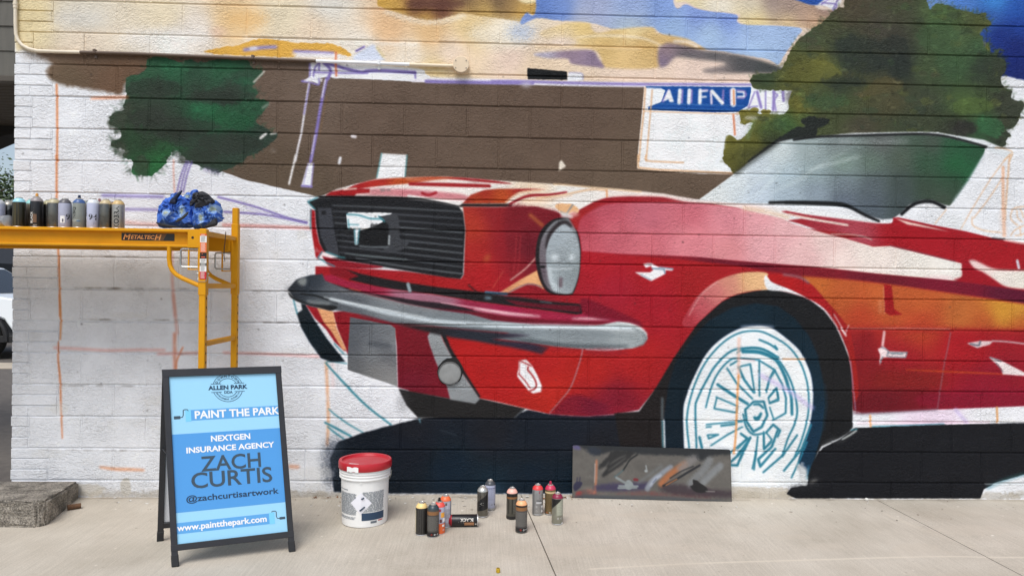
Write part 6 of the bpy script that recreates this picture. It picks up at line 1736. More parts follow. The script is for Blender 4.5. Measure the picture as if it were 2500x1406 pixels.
spray_can('grey spray can with blue shoulder and navy nozzle', DG, dcan(1395, 1622), cm(128, 132, 126), cm(62, 90, 140), cm(26, 40, 70), [('text', 'NBQ', -6, .38, .0165, BLP, True, 1.25), ('text', 'SLOW', -44, .26, .0105, cm(176, 180, 172), False, 1.0), ('patch', 8, 36, .265, .30, cm(60, 110, 150)), ('lines', -46, 10, .06, .16, 3, cm(120, 124, 118))], h=.140)
spray_can('dark green spray can peeping between the blue and white topped cans', DG, dcan(1560, 1740, YF+.16), cm(70, 76, 74), cm(110, 120, 116), None, [], h=.140)
spray_can('lilac white spray can with white top and large number', DG, dcan(1665, 1890), cm(178, 182, 204), cm(206, 210, 214), None, [('text', '94', -14, .34, .030, BLP, False, 1.0), ('patch', -64, -40, .18, .46, WHP), ('patch', -58, -46, .21, .34, cm(90, 90, 110)), ('lines', 20, 60, .14, .26, 3, cm(140, 146, 170))], h=.140)
spray_can('pink topped spray can hidden behind the silver beige topped can', DG, dcan(1800, 1985, YF+.17), cm(70, 56, 50), cm(226, 190, 172), cm(160, 110, 106), [], h=.136)
spray_can('bare silver spray can with tan top beside the bold lettered can', DG, dcan(1905, 2130), SILVER(), cm(184, 166, 130), None, [], h=.138)
spray_can('maroon spray can mostly hidden behind the bold lettered can', DG, dcan(2095, 2280, YF+.13), cm(92, 40, 40), cm(120, 50, 48), None, [], h=.134)
spray_can('silver spray can with beige top and bold black vertical lettering', DG, dcan(2165, 2345), cm(160, 158, 152, .5), cm(196, 166, 112), None, [('text', 'KOBRA', 30, .03, .025, BLP, True, 1.0), ('lines', 44, 80, .05, .95, 22, cm(80, 78, 74)), ('patch', -88, -60, .05, .85, cm(60, 30, 30))], h=.136)

# ------------------------------------------------------------------ crumpled blue patterned bag
BAGM = None
BLKF = mat('black_fabric', rgb(38, 40, 46), .65, bump=.2, bscale=200)
def bpt(zx, zy, y):           # close-up origin (380,450), factor 8.27
    q = on_y(380+zx/8.271, 450+zy/8.271, y)
    return Vector((q[0], q[1], q[2]))
YBG = YF+.13
b0 = bpt(720, 860, YBG)
b0.z = ZT-.001
bag = thing('crumpled_bag', 'crumpled blue brush patterned fabric bag with black panel on the scaffold deck', 'bag', tuple(b0))
# its print: loose brush dabs of blues with pale worn patches, laid out on the cloth itself
def bagcan(p):
    return np.array([((q[0]-b0.x+.21)*1000, (q[2]-b0.z+.01)*1000) for q in (on_y(a[0], a[1], YBG) for a in np.atleast_2d(p))])
GCB = Canvas(420, 260, bagcan, (62, 104, 190), 2.3, seed=41)
def zb(x, y): return (380+x/8.271, 450+y/8.271)
rb_ = random.Random(12)
for _ in range(520):
    x, y = rb_.uniform(0, 1450), rb_.uniform(60, 930)
    dark = (x < 780 and 300 < y < 560) or rb_.random() < .25
    c = rb_.choice([(28, 48, 120), (36, 70, 160), (24, 36, 88)]) if dark else rb_.choice([(96, 142, 214), (140, 176, 226), (60, 104, 196), (180, 202, 232), (76, 120, 204)])
    if x > 800 and rb_.random() < .6: c = rb_.choice([(120, 156, 214), (150, 180, 222), (88, 128, 200), (172, 194, 226)])
    an = (1.3 if x > 800 else .25)+.9*math.sin(x*.007+1)+.7*math.cos(y*.009)
    l = rb_.uniform(25, 70)
    GCB.stroke('P', [zb(x, y), zb(x+l*math.cos(an), y+l*math.sin(an))], rb_.uniform(1.6, 4.2)*ZF, c, .5, .9, .5)
for x, y, rx, ry in ((310, 600, 110, 70), (610, 570, 60, 140), (1230, 520, 110, 90), (1010, 700, 60, 120), (90, 500, 45, 60), (660, 250, 80, 50)):
    GCB.blob('P', *zb(x, y), rx/8.27, ry/8.27, (164, 190, 216), 2.6, .75, 1.5)
    GCB.blob('P', *zb(x-5, y), rx*.55/8.27, ry*.5/8.27, (176, 180, 142), 2.0, .7, 1.5)
bgi = GCB.image('brush_dabs')
def bag_material():
    m = bpy.data.materials.new('brush_printed_fabric')
    m.use_nodes = True
    n = m.node_tree
    b = n.nodes['Principled BSDF']
    tc = n.nodes.new('ShaderNodeTexCoord')
    sp = n.nodes.new('ShaderNodeSeparateXYZ')
    cb = n.nodes.new('ShaderNodeCombineXYZ')
    n.links.new(tc.outputs['Object'], sp.inputs[0])
    for k, o_, sc_ in (('X', .21, 1/.42), ('Z', .01, 1/.26)):
        ma = n.nodes.new('ShaderNodeMath'); ma.operation = 'ADD'; ma.inputs[1].default_value = o_
        mb = n.nodes.new('ShaderNodeMath'); mb.operation = 'MULTIPLY'; mb.inputs[1].default_value = sc_
        n.links.new(sp.outputs[k], ma.inputs[0]); n.links.new(ma.outputs[0], mb.inputs[0])
        n.links.new(mb.outputs[0], cb.inputs['X' if k == 'X' else 'Y'])
    im = n.nodes.new('ShaderNodeTexImage')
    im.image = bgi
    im.extension = 'EXTEND'
    n.links.new(cb.outputs[0], im.inputs[0])
    n.links.new(im.outputs[0], b.inputs['Base Color'])
    b.inputs['Roughness'].default_value = .6
    b.inputs['Specular IOR Level'].default_value = .2
    return m
BAGM = bag_material()
def cloth(outline, name, m, depth, seed, folds=9, amp=.006, yoff=0.0, fold_dir=0.0, parent=bag):
    """a stuffed cloth lobe: outline (x,z) inflated to a depth with folds"""
    pts = CV._smooth(np.array([(bpt(x, y, YBG)-b0).xz for x, y in outline]), True, 3)
    pts[:, 1] = np.maximum(pts[:, 1], .001)
    cx, cz = pts[:, 0].mean(), pts[:, 1].mean()
    rr = random.Random(seed)
    ph = [rr.uniform(0, 6.28) for _ in range(6)]
    n = len(pts)
    rings = 7
    vs, fs = [], []
    def off(x, z, t):
        a = math.atan2(z-cz, x-cx)
        c, s_ = math.cos(fold_dir), math.sin(fold_dir)
        uu = (x-cx)*c+(z-cz)*s_
        f = abs(math.sin(uu*folds*9+ph[0]+2.0*math.sin((z-cz)*22+ph[1])))**.7
        f2 = math.sin(a*folds+ph[2]+3*t)
        return amp*(f-.4)+amp*.5*f2*t
    for side in (-1, 1):
        for k in range(rings):
            t = 1-k/(rings-1)                      # 1 at rim .. 0 at centre
            d = depth*math.sqrt(max(0, 1-t**4))
            for i in range(n):
                x, z = cx+(pts[i, 0]-cx)*t, cz+(pts[i, 1]-cz)*t
                y = side*(d+off(x, z, t)*(1-t**6)+rr.uniform(-1, 1)*amp*.55*(t < 1))
                jt = amp*.45*(0 < t < 1)
                vs.append((x+rr.uniform(-jt, jt), y+yoff, max(.0005, z+rr.uniform(-jt, jt))))
    for s_ in (0, 1):
        base = s_*rings*n
        for k in range(rings-1):
            for i in range(n):
                j = (i+1) % n
                fs.append((base+k*n+i, base+k*n+j, base+(k+1)*n+j, base+(k+1)*n+i))
    for i in range(n):
        j = (i+1) % n
        fs.append((i, j, rings*n+j, rings*n+i))
    o = MB().add(vs, fs).build(name, m, parent)
    bm = bmesh.new(); bm.from_mesh(o.data)
    bmesh.ops.remove_doubles(bm, verts=bm.verts[:], dist=.0004)
    bmesh.ops.recalc_face_normals(bm, faces=bm.faces[:])
    bm.to_mesh(o.data); bm.free()
    for p in o.data.polygons: p.use_smooth = True
    try: o.data.set_sharp_from_angle(angle=math.radians(28))
    except Exception: pass
    return o
cloth([(45, 860), (40, 560), (140, 400), (190, 300), (330, 230), (430, 180), (560, 260), (700, 330), (790, 480), (800, 600), (780, 860), (400, 880)], 'body', BAGM, .062, 3, 3.2, .016, .01)
cloth([(760, 880), (770, 480), (850, 330), (1010, 300), (1230, 330), (1330, 470), (1330, 640), (1380, 680), (1260, 780), (1100, 870), (920, 905)], 'body', BAGM, .060, 8, 4.2, .016, .0)
cloth([(480, 360), (600, 160), (700, 165), (740, 105), (820, 105), (838, 220), (800, 330), (720, 380), (600, 340)], 'knotted_end', BAGM, .030, 5, 5, .006, .02)
cloth([(330, 240), (380, 200), (455, 175), (470, 240), (480, 330), (400, 330)], 'knotted_end', BAGM, .03, 15, 5, .006, -.01)
cloth([(770, 470), (830, 260), (850, 190), (930, 190), (1010, 165), (1120, 215), (1200, 290), (1265, 380), (1100, 490), (880, 525), (960, 430), (880, 390)], 'black_panel', BLKF, .030, 9, 5, .012, -.050)
cloth([(400, 345), (590, 165), (632, 175), (520, 330), (500, 420), (390, 410)], 'strap', mat('navy_strap', rgb(22, 34, 62), .7), .012, 6, 3, .002, -.062)
cloth([(140, 790), (260, 815), (600, 880), (610, 905), (440, 900), (200, 850)], 'brim_edge', BLKF, .012, 7, 3, .001, -.082)
cloth([(1080, 880), (1200, 790), (1300, 710), (1335, 740), (1330, 850), (1130, 900)], 'brim_edge', BLKF, .018, 17, 3, .002, -.07)
cloth([(530, 780), (600, 720), (700, 680), (790, 580), (785, 630), (700, 720), (580, 790)], 'trim_band', mat('trim_grey', rgb(58, 62, 62), .7), .01, 27, 3, .001, -.088)
for o_ in bag.children:
    if o_.name.startswith('body'): pass

# ------------------------------------------------------------------ A-frame sign
A_, B_, C_ = (Vector(on_ground(*p)) for p in ((428, 1382), (713, 1345), (391, 1320)))
eu = Vector((B_.x-A_.x, B_.y-A_.y, 0)).normalized()
SW = (B_-A_).length
Tp = Vector(on_y(404, 904, (A_.y+C_.y)/2))
ev = (Tp-A_)
SLEN = ev.length
ev = ev.normalized()
ew = eu.cross(ev).normalized()              # towards the viewer
sign = thing('sandwich_board', 'blue folding sandwich board sign with black frame on the pavement', 'sign', tuple(A_))
def sp_(u, v, w=0.0): return tuple(eu*u+ev*v+ew*w)
def sbox(u0, u1, v0, v1, w0, w1, b=0.0):
    R3 = Matrix((eu, ev, ew)).transposed().to_4x4()
    return MB().box(u0, u1, v0, v1, w0, w1, b, R3)
FRM = mat('frame_black', rgb(46, 47, 51), .45, .2, var=.06)
RUB = mat('rubber_foot', rgb(34, 35, 38), .7)
def uv(px, py, w=0.004):
    p0 = A_+ew*w
    q = Vector(on_plane(px, py, tuple(ew), tuple(p0)))-A_-ew*w
    k = eu.dot(ev)                          # the frame has racked sideways a little: u and v are not square
    a, b = q.dot(eu), q.dot(ev)
    return (a-k*b)/(1-k*k), (b-k*a)/(1-k*k)
vb0 = uv(430, 1343)[1]; vb1 = uv(432, 1330)[1]
hw = .0145
for u0 in (0, SW):
    st_ = sbox(u0-hw, u0+hw, .03, SLEN-.0, -.012, .012, .002).build('stile', FRM, sign)
    sbox(u0-hw-.002, u0+hw+.002, 0, .055, -.014, .014, .003).build('foot', RUB, st_)
sbox(-hw-.002, SW+hw+.002, SLEN-.034, SLEN+.004, -.013, .0135, .002).build('top_rail', FRM, sign)
sbox(-hw-.001, SW+hw+.001, vb0-.002, vb1+.004, -.011, .0135, .002).build('bottom_rail', FRM, sign)
PANW = .0015
pan = sbox(hw-.004, SW-hw+.004, vb1-.004, SLEN-.030, -.004, PANW).build('panel', mat('panel_light_blue', rgb(150, 204, 240), .3), sign)
# rear leaf
ev2 = (Tp-C_).normalized()
ew2 = eu.cross(ev2).normalized()
base2 = C_-A_
def rbox(u0, u1, v0, v1, w0, w1, b=0.0):
    R3 = Matrix.Translation(base2) @ Matrix((eu, ev2, ew2)).transposed().to_4x4()
    return MB().box(u0, u1, v0, v1, w0, w1, b, R3)
for u0 in (0, SW):
    st_ = rbox(u0-hw, u0+hw, .03, SLEN-.006, -.016, .006, .002).build('rear_stile', FRM, sign)
    rbox(u0-hw-.002, u0+hw+.002, 0, .055, -.018, .008, .003).build('foot', RUB, st_)
rbox(-hw, SW+hw, vb0-.002, vb1+.006, -.013, .005, .002).build('rear_bottom_rail', FRM, sign)
rbox(hw-.004, SW-hw+.004, vb1, SLEN-.03, -.010, -.005).build('rear_panel', mat('panel_white', rgb(214, 216, 220), .5), sign)
MB().tube([Vector(sp_(-.004, SLEN*.55, -.01)), Vector(base2)+ev2*(SLEN*.55)+eu*(-.004)], .003, 6).build('stay', FRM, sign)
def quad(pts, name, m, w, parent=pan):
    vs = [sp_(*uv(x, y), w) for x, y in pts]
    return MB().add(vs, [tuple(range(len(vs)))]).build(name, m, parent, fix=False)
z1_ = lambda x, y: (380+x/5.625, 880+y/5.625)
z2_ = lambda x, y: (380+x/4.686, 1100+y/4.686)
MID = mat('print_mid_blue', rgb(76, 148, 212), .3)
BAND = mat('print_band_blue', rgb(88, 158, 216), .3)
ROL_ = mat('print_roller_blue', rgb(120, 198, 246), .3)
INK = mat('print_slate', rgb(56, 74, 88), .35)
NVY = mat('print_navy', rgb(30, 56, 82), .35)
PWH = mat('print_white', rgb(240, 244, 246), .35)
def pquad(u0, u1, v0, v1, name, m, w):
    return MB().add([sp_(u0, v0, w), sp_(u1, v0, w), sp_(u1, v1, w), sp_(u0, v1, w)], [(0, 1, 2, 3)]).build(name, m, pan, fix=False)
ul, ur = hw-.002, SW-hw+.002
vm = lambda f, a, b: (uv(*f(*a))[1]+uv(*f(*b))[1])/2
pquad(ul, ur, vm(z2_, (232, 715), (1518, 578)), vm(z1_, (236, 1023), (1758, 912)), 'blue_field', MID, .0020)
v0, v1 = vm(z1_, (485, 828), (1748, 748)), vm(z1_, (485, 683), (1735, 607))
pquad(uv(*z1_(485, 760))[0], ur, v0, v1, 'paint_band', BAND, .0020)
pquad(uv(*z1_(410, 760))[0], uv(*z1_(487, 760))[0], v0-.004, v1+.002, 'roller', ROL_, .0023)
w0, w1 = vm(z2_, (240, 955), (1305, 835)), vm(z2_, (232, 835), (1300, 708))
pquad(ul, uv(*z2_(1302, 770))[0], w0, w1, 'paint_band', BAND, .0020)
pquad(uv(*z2_(1300, 770))[0], uv(*z2_(1362, 770))[0], w0-.002, w1+.003, 'roller', ROL_, .0023)
def ribbon(pts, width, name, m, w=.0026, f=None, closed=False):
    P = [Vector(uv(*f(*p))) if f else Vector(p) for p in pts]
    vs, fs = [], []
    for i, p in enumerate(P):
        d = (P[min(i+1, len(P)-1)]-P[max(i-1, 0)]).normalized()
        nn = Vector((-d.y, d.x))*(width/2)
        vs += [sp_(*(p+nn), w), sp_(*(p-nn), w)]
    fs = [(2*i, 2*i+1, 2*i+3, 2*i+2) for i in range(len(P)-1)]
    return MB().add(vs, fs).build(name, m, pan, fix=False)
ribbon([(448, 690), (435, 672), (395, 672), (378, 682), (378, 750), (366, 776), (330, 780)], .0042, 'roller_handle', INK, f=z1_)
ribbon([(338, 779), (250, 785)], .0150, 'roller_grip', INK, f=z1_)
ribbon([(1325, 700), (1338, 690), (1370, 688), (1380, 698), (1382, 750), (1392, 770), (1420, 772)], .0038, 'roller_handle', INK, f=z2_)
ribbon([(1418, 770), (1482, 764)], .0120, 'roller_grip', INK, f=z2_)
def stext(s, L_, R_, cap, f, m, bold=.02, w=.0030):
    a, b = Vector(uv(*f(*L_))), Vector(uv(*f(*R_)))
    c = Vector(uv(*f(L_[0], L_[1]-cap)))
    vs, fs, tw, cp = text_mesh(s, bold, 0, 4)
    kx, ky = (b.x-a.x)/tw, (c.y-a.y)/(cp+2*bold)
    vb = (a.y+b.y)/2+bold*ky
    return MB().add([sp_(a.x+x*kx, vb+y*ky, w) for x, y in vs], fs).build('lettering', m, pan, fix=False)
stext('ALLEN PARK', (724, 410), (1262, 380), 60, z1_, NVY, .035)
stext('DDA', (944, 454), (1058, 447), 38, z1_, NVY, .02)
stext('PAINT THE PARK', (540, 806), (1704, 728), 108, z1_, PWH, .028)
stext('NEXTGEN', (762, 1114), (1302, 1074), 82, z1_, PWH, .030)
stext('INSURANCE AGENCY', (424, 1280), (1632, 1180), 80, z1_, PWH, .030)
stext('ZACH', (522, 238), (1208, 182), 172, z2_, INK, .014)
stext('CURTIS', (412, 432), (1338, 352), 178, z2_, INK, .014)
stext('@zachcurtisartwork', (352, 592), (1410, 482), 70, z2_, NVY, .018)
stext('www.paintthepark.com', (246, 922), (1272, 808), 74, z2_, PWH, .026)
# round emblem
cu_, cv_ = uv(*z1_(992, 370))
ro = (uv(*z1_(1197, 360))[0]-uv(*z1_(788, 380))[0])/2
def arc(r, a0, a1, wd, n=40):
    ribbon([(cu_+r*math.cos(math.radians(a0+(a1-a0)*i/n)), cv_+r*math.sin(math.radians(a0+(a1-a0)*i/n))) for i in range(n+1)], wd, 'emblem_ring', NVY)
g1 = .30*ro
for r in (ro, ro*.66):
    a = math.degrees(math.asin(min(.98, g1/r)))
    arc(r, a, 180-a, .0024); arc(r, 180+a, 360-a, .0024)
for sgn in (1, -1):
    for s2 in (1, -1):
        ribbon([(cu_+s2*ro*.42*(1.02), cv_+sgn*g1), (cu_+s2*ro*1.12, cv_+sgn*g1)], .0024, 'emblem_bar', NVY)
def arc_text(s, r, a0, a1, h, up=True):
    n = len(s)
    m_ = MB()
    for i, ch in enumerate(s):
        if ch == ' ': continue
        a = math.radians(a0+(a1-a0)*i/(n-1))
        vs, fs, tw, cp = text_mesh(ch, .02)
        k = h/cp
        ca, sa = math.cos(a), math.sin(a)
        for_ = []
        for x, y in vs:
            X, Y = (x-tw/2)*k, (y-cp/2)*k
            if up: u_, v_ = X*sa+Y*ca, -X*ca+Y*sa
            else: u_, v_ = -X*sa-Y*ca, X*ca-Y*sa
            for_.append(sp_(cu_+r*ca+u_, cv_+r*sa+v_, .0030))
        m_.add(for_, fs)
    return m_.build('lettering', NVY, pan, fix=False)
arc_text('DOWNTOWN', ro*.83, 150, 30, ro*.16)
arc_text('DEVELOPMENT AUTHORITY', ro*.83, 207, 333, ro*.095, False)

# ------------------------------------------------------------------ bucket
bq = on_ground(890, 1289)
bd = Vector((bq[0], bq[1]+DIST, 0)).normalized()
RB = .1305
bx_, by_ = bq[0]+bd.x*RB, bq[1]+bd.y*RB
bk = thing('paint_bucket', 'large white plastic paint bucket with red lid on the pavement', 'bucket', (bx_, by_, gz(bx_, by_)))
PLW = mat('bucket_white', rgb(230, 230, 228), .4, var=.03, vscale=12)
bod = MB().lathe([(.124, 0), (.1295, .003), (.1305, .012), (.1365, .262), (.1395, .263), (.1395, .268)], 40).build('body', PLW, bk, smooth=True)
for z, r, h in ((.268, .1465, .006), (.286, .1470, .004), (.302, .1475, .004), (.317, .1470, .003)):
    MB().lathe([(.138, z-.002), (r, z), (r, z+h), (.139, z+h+.002)], 40, cap0=False, cap1=False).build('rib', PLW, bk, smooth=True)
MB().lathe([(.1385, .266), (.1420, .275), (.1420, .325)], 40, cap0=False, cap1=False).build('collar', PLW, bk, smooth=True)
REDP = mat('lid_red', rgb(176, 30, 42), .38, var=.05, vscale=10)
lid = MB().lathe([(.1500, .318), (.1525, .321), (.1525, .352), (.1490, .361), (.1430, .3625), (.1330, .3610), (.1300, .3520), (.1280, .3500), (.02, .3515)], 44, cap0=False).build('lid', REDP, bk, smooth=True)
v_, f_ = wrap_patch(-32, -5, .320, .346, .1532, 6)
v_ = [(x, y, z+random.uniform(-.003, .003)) for x, y, z in v_]
MB().add(v_, f_).add([(-.075, -.118, .3618), (-.020, -.136, .3632), (-.012, -.130, .3632), (-.068, -.112, .3622)], [(0, 1, 2, 3)]).build('paint_drip', mat('drip_white', rgb(236, 236, 232), .35), lid, fix=False)
INKB = mat('bucket_ink', rgb(84, 94, 104), .6)
def lines(t0, t1, z0, z1, n, rad0=.1308, seed=1, m=INKB):
    m_ = MB()
    rr = random.Random(seed)
    for i in range(n):
        z = z0+(z1-z0)*i/n
        r = .1305+.006*(z-.012)/.25+.0006
        a = t0
        while a < t1-3:
            b_ = min(t1-rr.uniform(0, 4), a+rr.uniform(4, 13))
            if b_ > a: m_.add(*wrap_patch(a, b_, z, z+.0019, r, 3))
            a = b_+rr.uniform(.8, 2.0)
    tag(m_.build('label_text', m, bod, fix=False), kind='stuff')
lines(-68, -10, .072, .196, 34, seed=1)
lines(-70, -12, .046, .062, 4, seed=4)
lines(4, 62, .090, .205, 30, seed=2)
lines(-70, -32, .208, .214, 2, seed=6, m=mat('ink_dark', rgb(50, 66, 84), .6))
def bpatch(t0, t1, z0, z1, m, name, e=.0012, tilt=0.0):
    vs, fs = [], []
    n = 8
    for i in range(n+1):
        t = math.radians(t0+(t1-t0)*i/n)
        for z in (z0, z1):
            zz = z+tilt*(i/n-.5)
            r = .1305+.006*(zz-.012)/.25+e
            vs.append((r*math.sin(t), -r*math.cos(t), zz))
    return MB().add(vs, [(2*i, 2*i+2, 2*i+3, 2*i+1) for i in range(n)]).build(name, m, bod, smooth=True, fix=False)
bpatch(2, 62, .042, .085, mat('label_navy', rgb(38, 62, 88), .5), 'label_panel')
bpatch(24, 40, .024, .036, mat('label_grey', rgb(96, 104, 112), .5), 'label_logo')
bpatch(44, 58, .032, .038, mat('label_red', rgb(190, 70, 70), .5), 'label_logo')
# diamond sticker
def dia(t, z, s, m, name, e):
    vs = []
    for a, b_ in ((0, -s), (s, 0), (0, s), (-s, 0)):
        zz = z+b_
        r = .1305+.006*(zz-.012)/.25+e
        th = math.radians(t)+a/r
        vs.append((r*math.sin(th), -r*math.cos(th), zz))
    return MB().add(vs+[((.1305+.006*(z-.012)/.25+e+.001)*math.sin(math.radians(t)), -(.1305+.006*(z-.012)/.25+e+.001)*math.cos(math.radians(t)), z)], [(0, 1, 4), (1, 2, 4), (2, 3, 4), (3, 0, 4)]).build(name, m, bod, fix=False)
dia(0, .140, .062, mat('sticker_white', rgb(226, 226, 232), .5), 'sticker', .0040)
for t, z in ((2, .108), (5, .114), (-1, .103), (8, .120), (3, .168), (6, .172)):
    dia(t, z, .0065, mat('ink_dark', rgb(50, 66, 84), .6), 'sticker_print', .0082)
bpatch(-2, 2, .252, .262, PLW, 'mould_tab', .006)
hp = []
for i in range(15):
    a = math.pi*i/14
    hp.append((.150*math.cos(a), .035*math.sin(a)+.02, .292-.125*math.sin(a)))
MB().tube(hp, .0022, 6).build('handle', GAL, bk, smooth=True)
bk.rotation_euler = (0, 0, 0)

# ------------------------------------------------------------------ paint-smeared board leaning on the wall
bl, br = Vector(on_ground(1397, 1213)), Vector(on_ground(1787, 1221))
bl.y = min(bl.y, -.075); br.y = min(br.y, -.075)
blx, brx = on_y(1397, 1213, bl.y)[0], on_y(1787, 1221, br.y)[0]
P0 = Vector((blx, bl.y, gz(blx, bl.y)+.003)); P1 = Vector((brx, br.y, gz(brx, br.y)+.001))
TLp = Vector(on_y(1397, 1086, -.012))
bu = (P1-P0).normalized()
bv = (TLp-P0); bh = bv.length; bv = (bv-bu*bv.dot(bu)).normalized()
bw = bu.cross(bv).normalized()
BWd = (P1-P0).length
def bcan(p):
    out = []
    for a in np.atleast_2d(p):
        q = Vector(on_plane(a[0], a[1], tuple(bw), tuple(P0)))-P0
        out.append((q.dot(bu)*400, q.dot(bv)*400))
    return np.array(out)
BC = Canvas(int(BWd*400)+2, int(bh*400)+2, bcan, (112, 108, 102), 1.05, seed=31)
def zq(pts): return [(1380+x/5.952, 1070+y/5.952) for x, y in pts]
BF = lambda pts, col, soft=3, a=1, rag=.5: BC.fill('P', zq(pts), col, soft, a, rag)
BS = lambda pts, w, col, soft=1.5, a=1, tp=0: BC.stroke('P', zq(pts), w*ZF/5.952, col, soft, a, tp)
for _ in range(60):
    x, y = rg.uniform(100, 2400), rg.uniform(150, 850)
    BC.blob('P', 1380+x/5.952, 1070+y/5.952, rg.uniform(5, 30), rg.uniform(3, 12), rg.choice([(126, 122, 115), (98, 95, 90), (116, 112, 106)]), 5, .4, 1)
BF([(90, 60), (2420, 120), (2420, 220), (2100, 260), (2000, 330), (1800, 260), (1500, 240), (1100, 230), (700, 180), (500, 240), (350, 180), (220, 130), (90, 110)], (50, 52, 54), 6)
BF([(100, 110), (180, 100), (240, 150), (130, 155)], (104, 98, 140), 4); BF([(280, 150), (420, 130), (560, 180), (480, 240), (380, 230)], (50, 56, 66), 6)
BF([(700, 180), (1000, 190), (940, 280), (800, 400), (650, 500), (540, 570), (530, 520), (620, 400), (470, 450), (500, 380), (620, 260)], (46, 46, 46), 4, .9)
for q in ([(880, 240), (760, 300), (640, 380)], [(880, 280), (760, 370), (620, 470)], [(630, 340), (560, 450), (530, 520)]):
    BS(q, 14, (150, 146, 140), 2, .7, .5)
BS([(1040, 240), (940, 310), (880, 400), (840, 460)], 22, (40, 42, 43)); BS([(840, 460), (770, 520), (710, 560)], 12, (80, 116, 124))
BS([(432, 370), (430, 520), (425, 640)], 14, (196, 194, 190)); BS([(452, 320), (448, 520), (432, 760), (420, 790)], 24, (220, 138, 100), 2); BS([(330, 760), (430, 790)], 40, (206, 120, 100), 5, .8)
BF([(120, 680), (160, 630), (240, 630), (240, 680), (190, 740), (140, 765), (118, 730)], (58, 56, 78), 2); BS([(175, 570), (165, 630)], 14, (58, 56, 78)); BS([(212, 565), (205, 630)], 14, (58, 56, 78))
BF([(440, 680), (800, 650), (1250, 640), (1200, 740), (800, 760), (440, 760)], (66, 60, 90), 7, .85)
BF([(150, 800), (200, 770), (400, 770), (700, 790), (1200, 770), (1800, 800), (2200, 820), (2100, 860), (1400, 830), (900, 820), (300, 810), (170, 850)], (130, 62, 62), 8, .8)
BF([(150, 790), (230, 770), (240, 850), (160, 850)], (176, 64, 64), 5, .8)
BF([(1350, 680), (1700, 670), (2200, 740), (2420, 760), (2420, 860), (1500, 800)], (70, 58, 64), 8, .85)
BF([(220, 815), (700, 830), (1400, 840), (2000, 880), (2300, 890), (2300, 910), (1200, 880), (200, 860)], (82, 86, 90), 4, .9)
BS([(740, 570), (860, 640), (930, 670)], 34, (150, 158, 158)); BF([(870, 640), (920, 600), (980, 640), (985, 700), (940, 745), (880, 720)], (154, 162, 162), 2.5); BS([(780, 690), (1050, 695)], 26, (154, 162, 162)); BS([(770, 720), (1030, 715)], 30, (150, 158, 158))
BS([(1060, 645), (1180, 560), (1300, 470), (1400, 400)], 36, (124, 128, 130), 3, .7); BS([(1170, 395), (1180, 450)], 18, (170, 176, 176)); BC.blob('P', 1380+1176/5.952, 1070+470/5.952, 4.2, 3.6, (174, 180, 180), 1)
BS([(1190, 730), (1260, 620), (1400, 510), (1530, 420)], 74, (150, 156, 164), 2.2); BS([(1240, 680), (1300, 590), (1380, 540)], 40, (186, 192, 206), 2, .9); BS([(1270, 640), (1310, 600), (1320, 580)], 8, (70, 80, 110), 1, .9)
BS([(1390, 660), (1500, 540), (1620, 450), (1740, 370)], 90, (190, 118, 76), 3, .9); BS([(1680, 440), (1800, 340), (1870, 300)], 120, (144, 140, 138), 5, .8)
BS([(1420, 690), (1600, 600), (1800, 480), (1955, 390)], 30, (46, 47, 50)); BS([(1520, 580), (1680, 480), (1860, 405)], 16, (52, 53, 55)); BS([(1460, 680), (1620, 590)], 14, (216, 140, 90), 1.5, .9)
BS([(1820, 660), (1900, 570), (2010, 460), (2090, 320)], 110, (144, 148, 150), 4, .75); BS([(2000, 640), (2120, 520), (2250, 400)], 100, (148, 152, 154), 3, .85)
BS([(2000, 480), (2120, 400), (2200, 360)], 14, (110, 112, 112), 3, .7); BS([(2010, 580), (2120, 500)], 10, (118, 120, 122), 2, .7)
BF([(1850, 595), (1910, 605), (1980, 660), (2060, 720), (2050, 780), (1900, 780), (1810, 690), (1860, 670)], (44, 42, 42), 2.5); BS([(2040, 768), (2170, 772)], 7, (210, 208, 200)); BF([(990, 580), (1060, 580), (1060, 615), (1000, 610)], (128, 52, 58), 2.5)
BC.im *= (1+.05*BC.nz)[..., None]
BC.im *= .80
bimg = BC.image('smeared_paint')
def board_mat():
    m = bpy.data.materials.new('paint_smeared_board')
    m.use_nodes = True
    n = m.node_tree
    b = n.nodes['Principled BSDF']
    tc = n.nodes.new('ShaderNodeTexCoord')
    mp = n.nodes.new('ShaderNodeMapping')
    mp.inputs['Scale'].default_value = (400/BC.w, 400/BC.h, 1)
    n.links.new(tc.outputs['Object'], mp.inputs[0])
    im = n.nodes.new('ShaderNodeTexImage')
    im.image = bimg
    im.extension = 'EXTEND'
    n.links.new(mp.outputs[0], im.inputs[0])
    n.links.new(im.outputs[0], b.inputs['Base Color'])
    b.inputs['Roughness'].default_value = .5
    b.inputs['Specular IOR Level'].default_value = .2
    return m
rr_ = .014
poly = [(0, 0), (BWd, 0)]+[(BWd-rr_+rr_*math.cos(a), bh-rr_+rr_*math.sin(a)) for a in (0, .4, .8, 1.2, 1.57)]+[(.006, bh), (0, bh-.006)]
board = MB().prism(poly, -.004, 0, 'xy').build('leaning_board', board_mat())
board.matrix_world = Matrix.Translation(P0) @ Matrix((bu, bv, bw)).transposed().to_4x4()
tag(board, 'long dark board smeared with test sprays of paint, leaning on the wall', 'board')

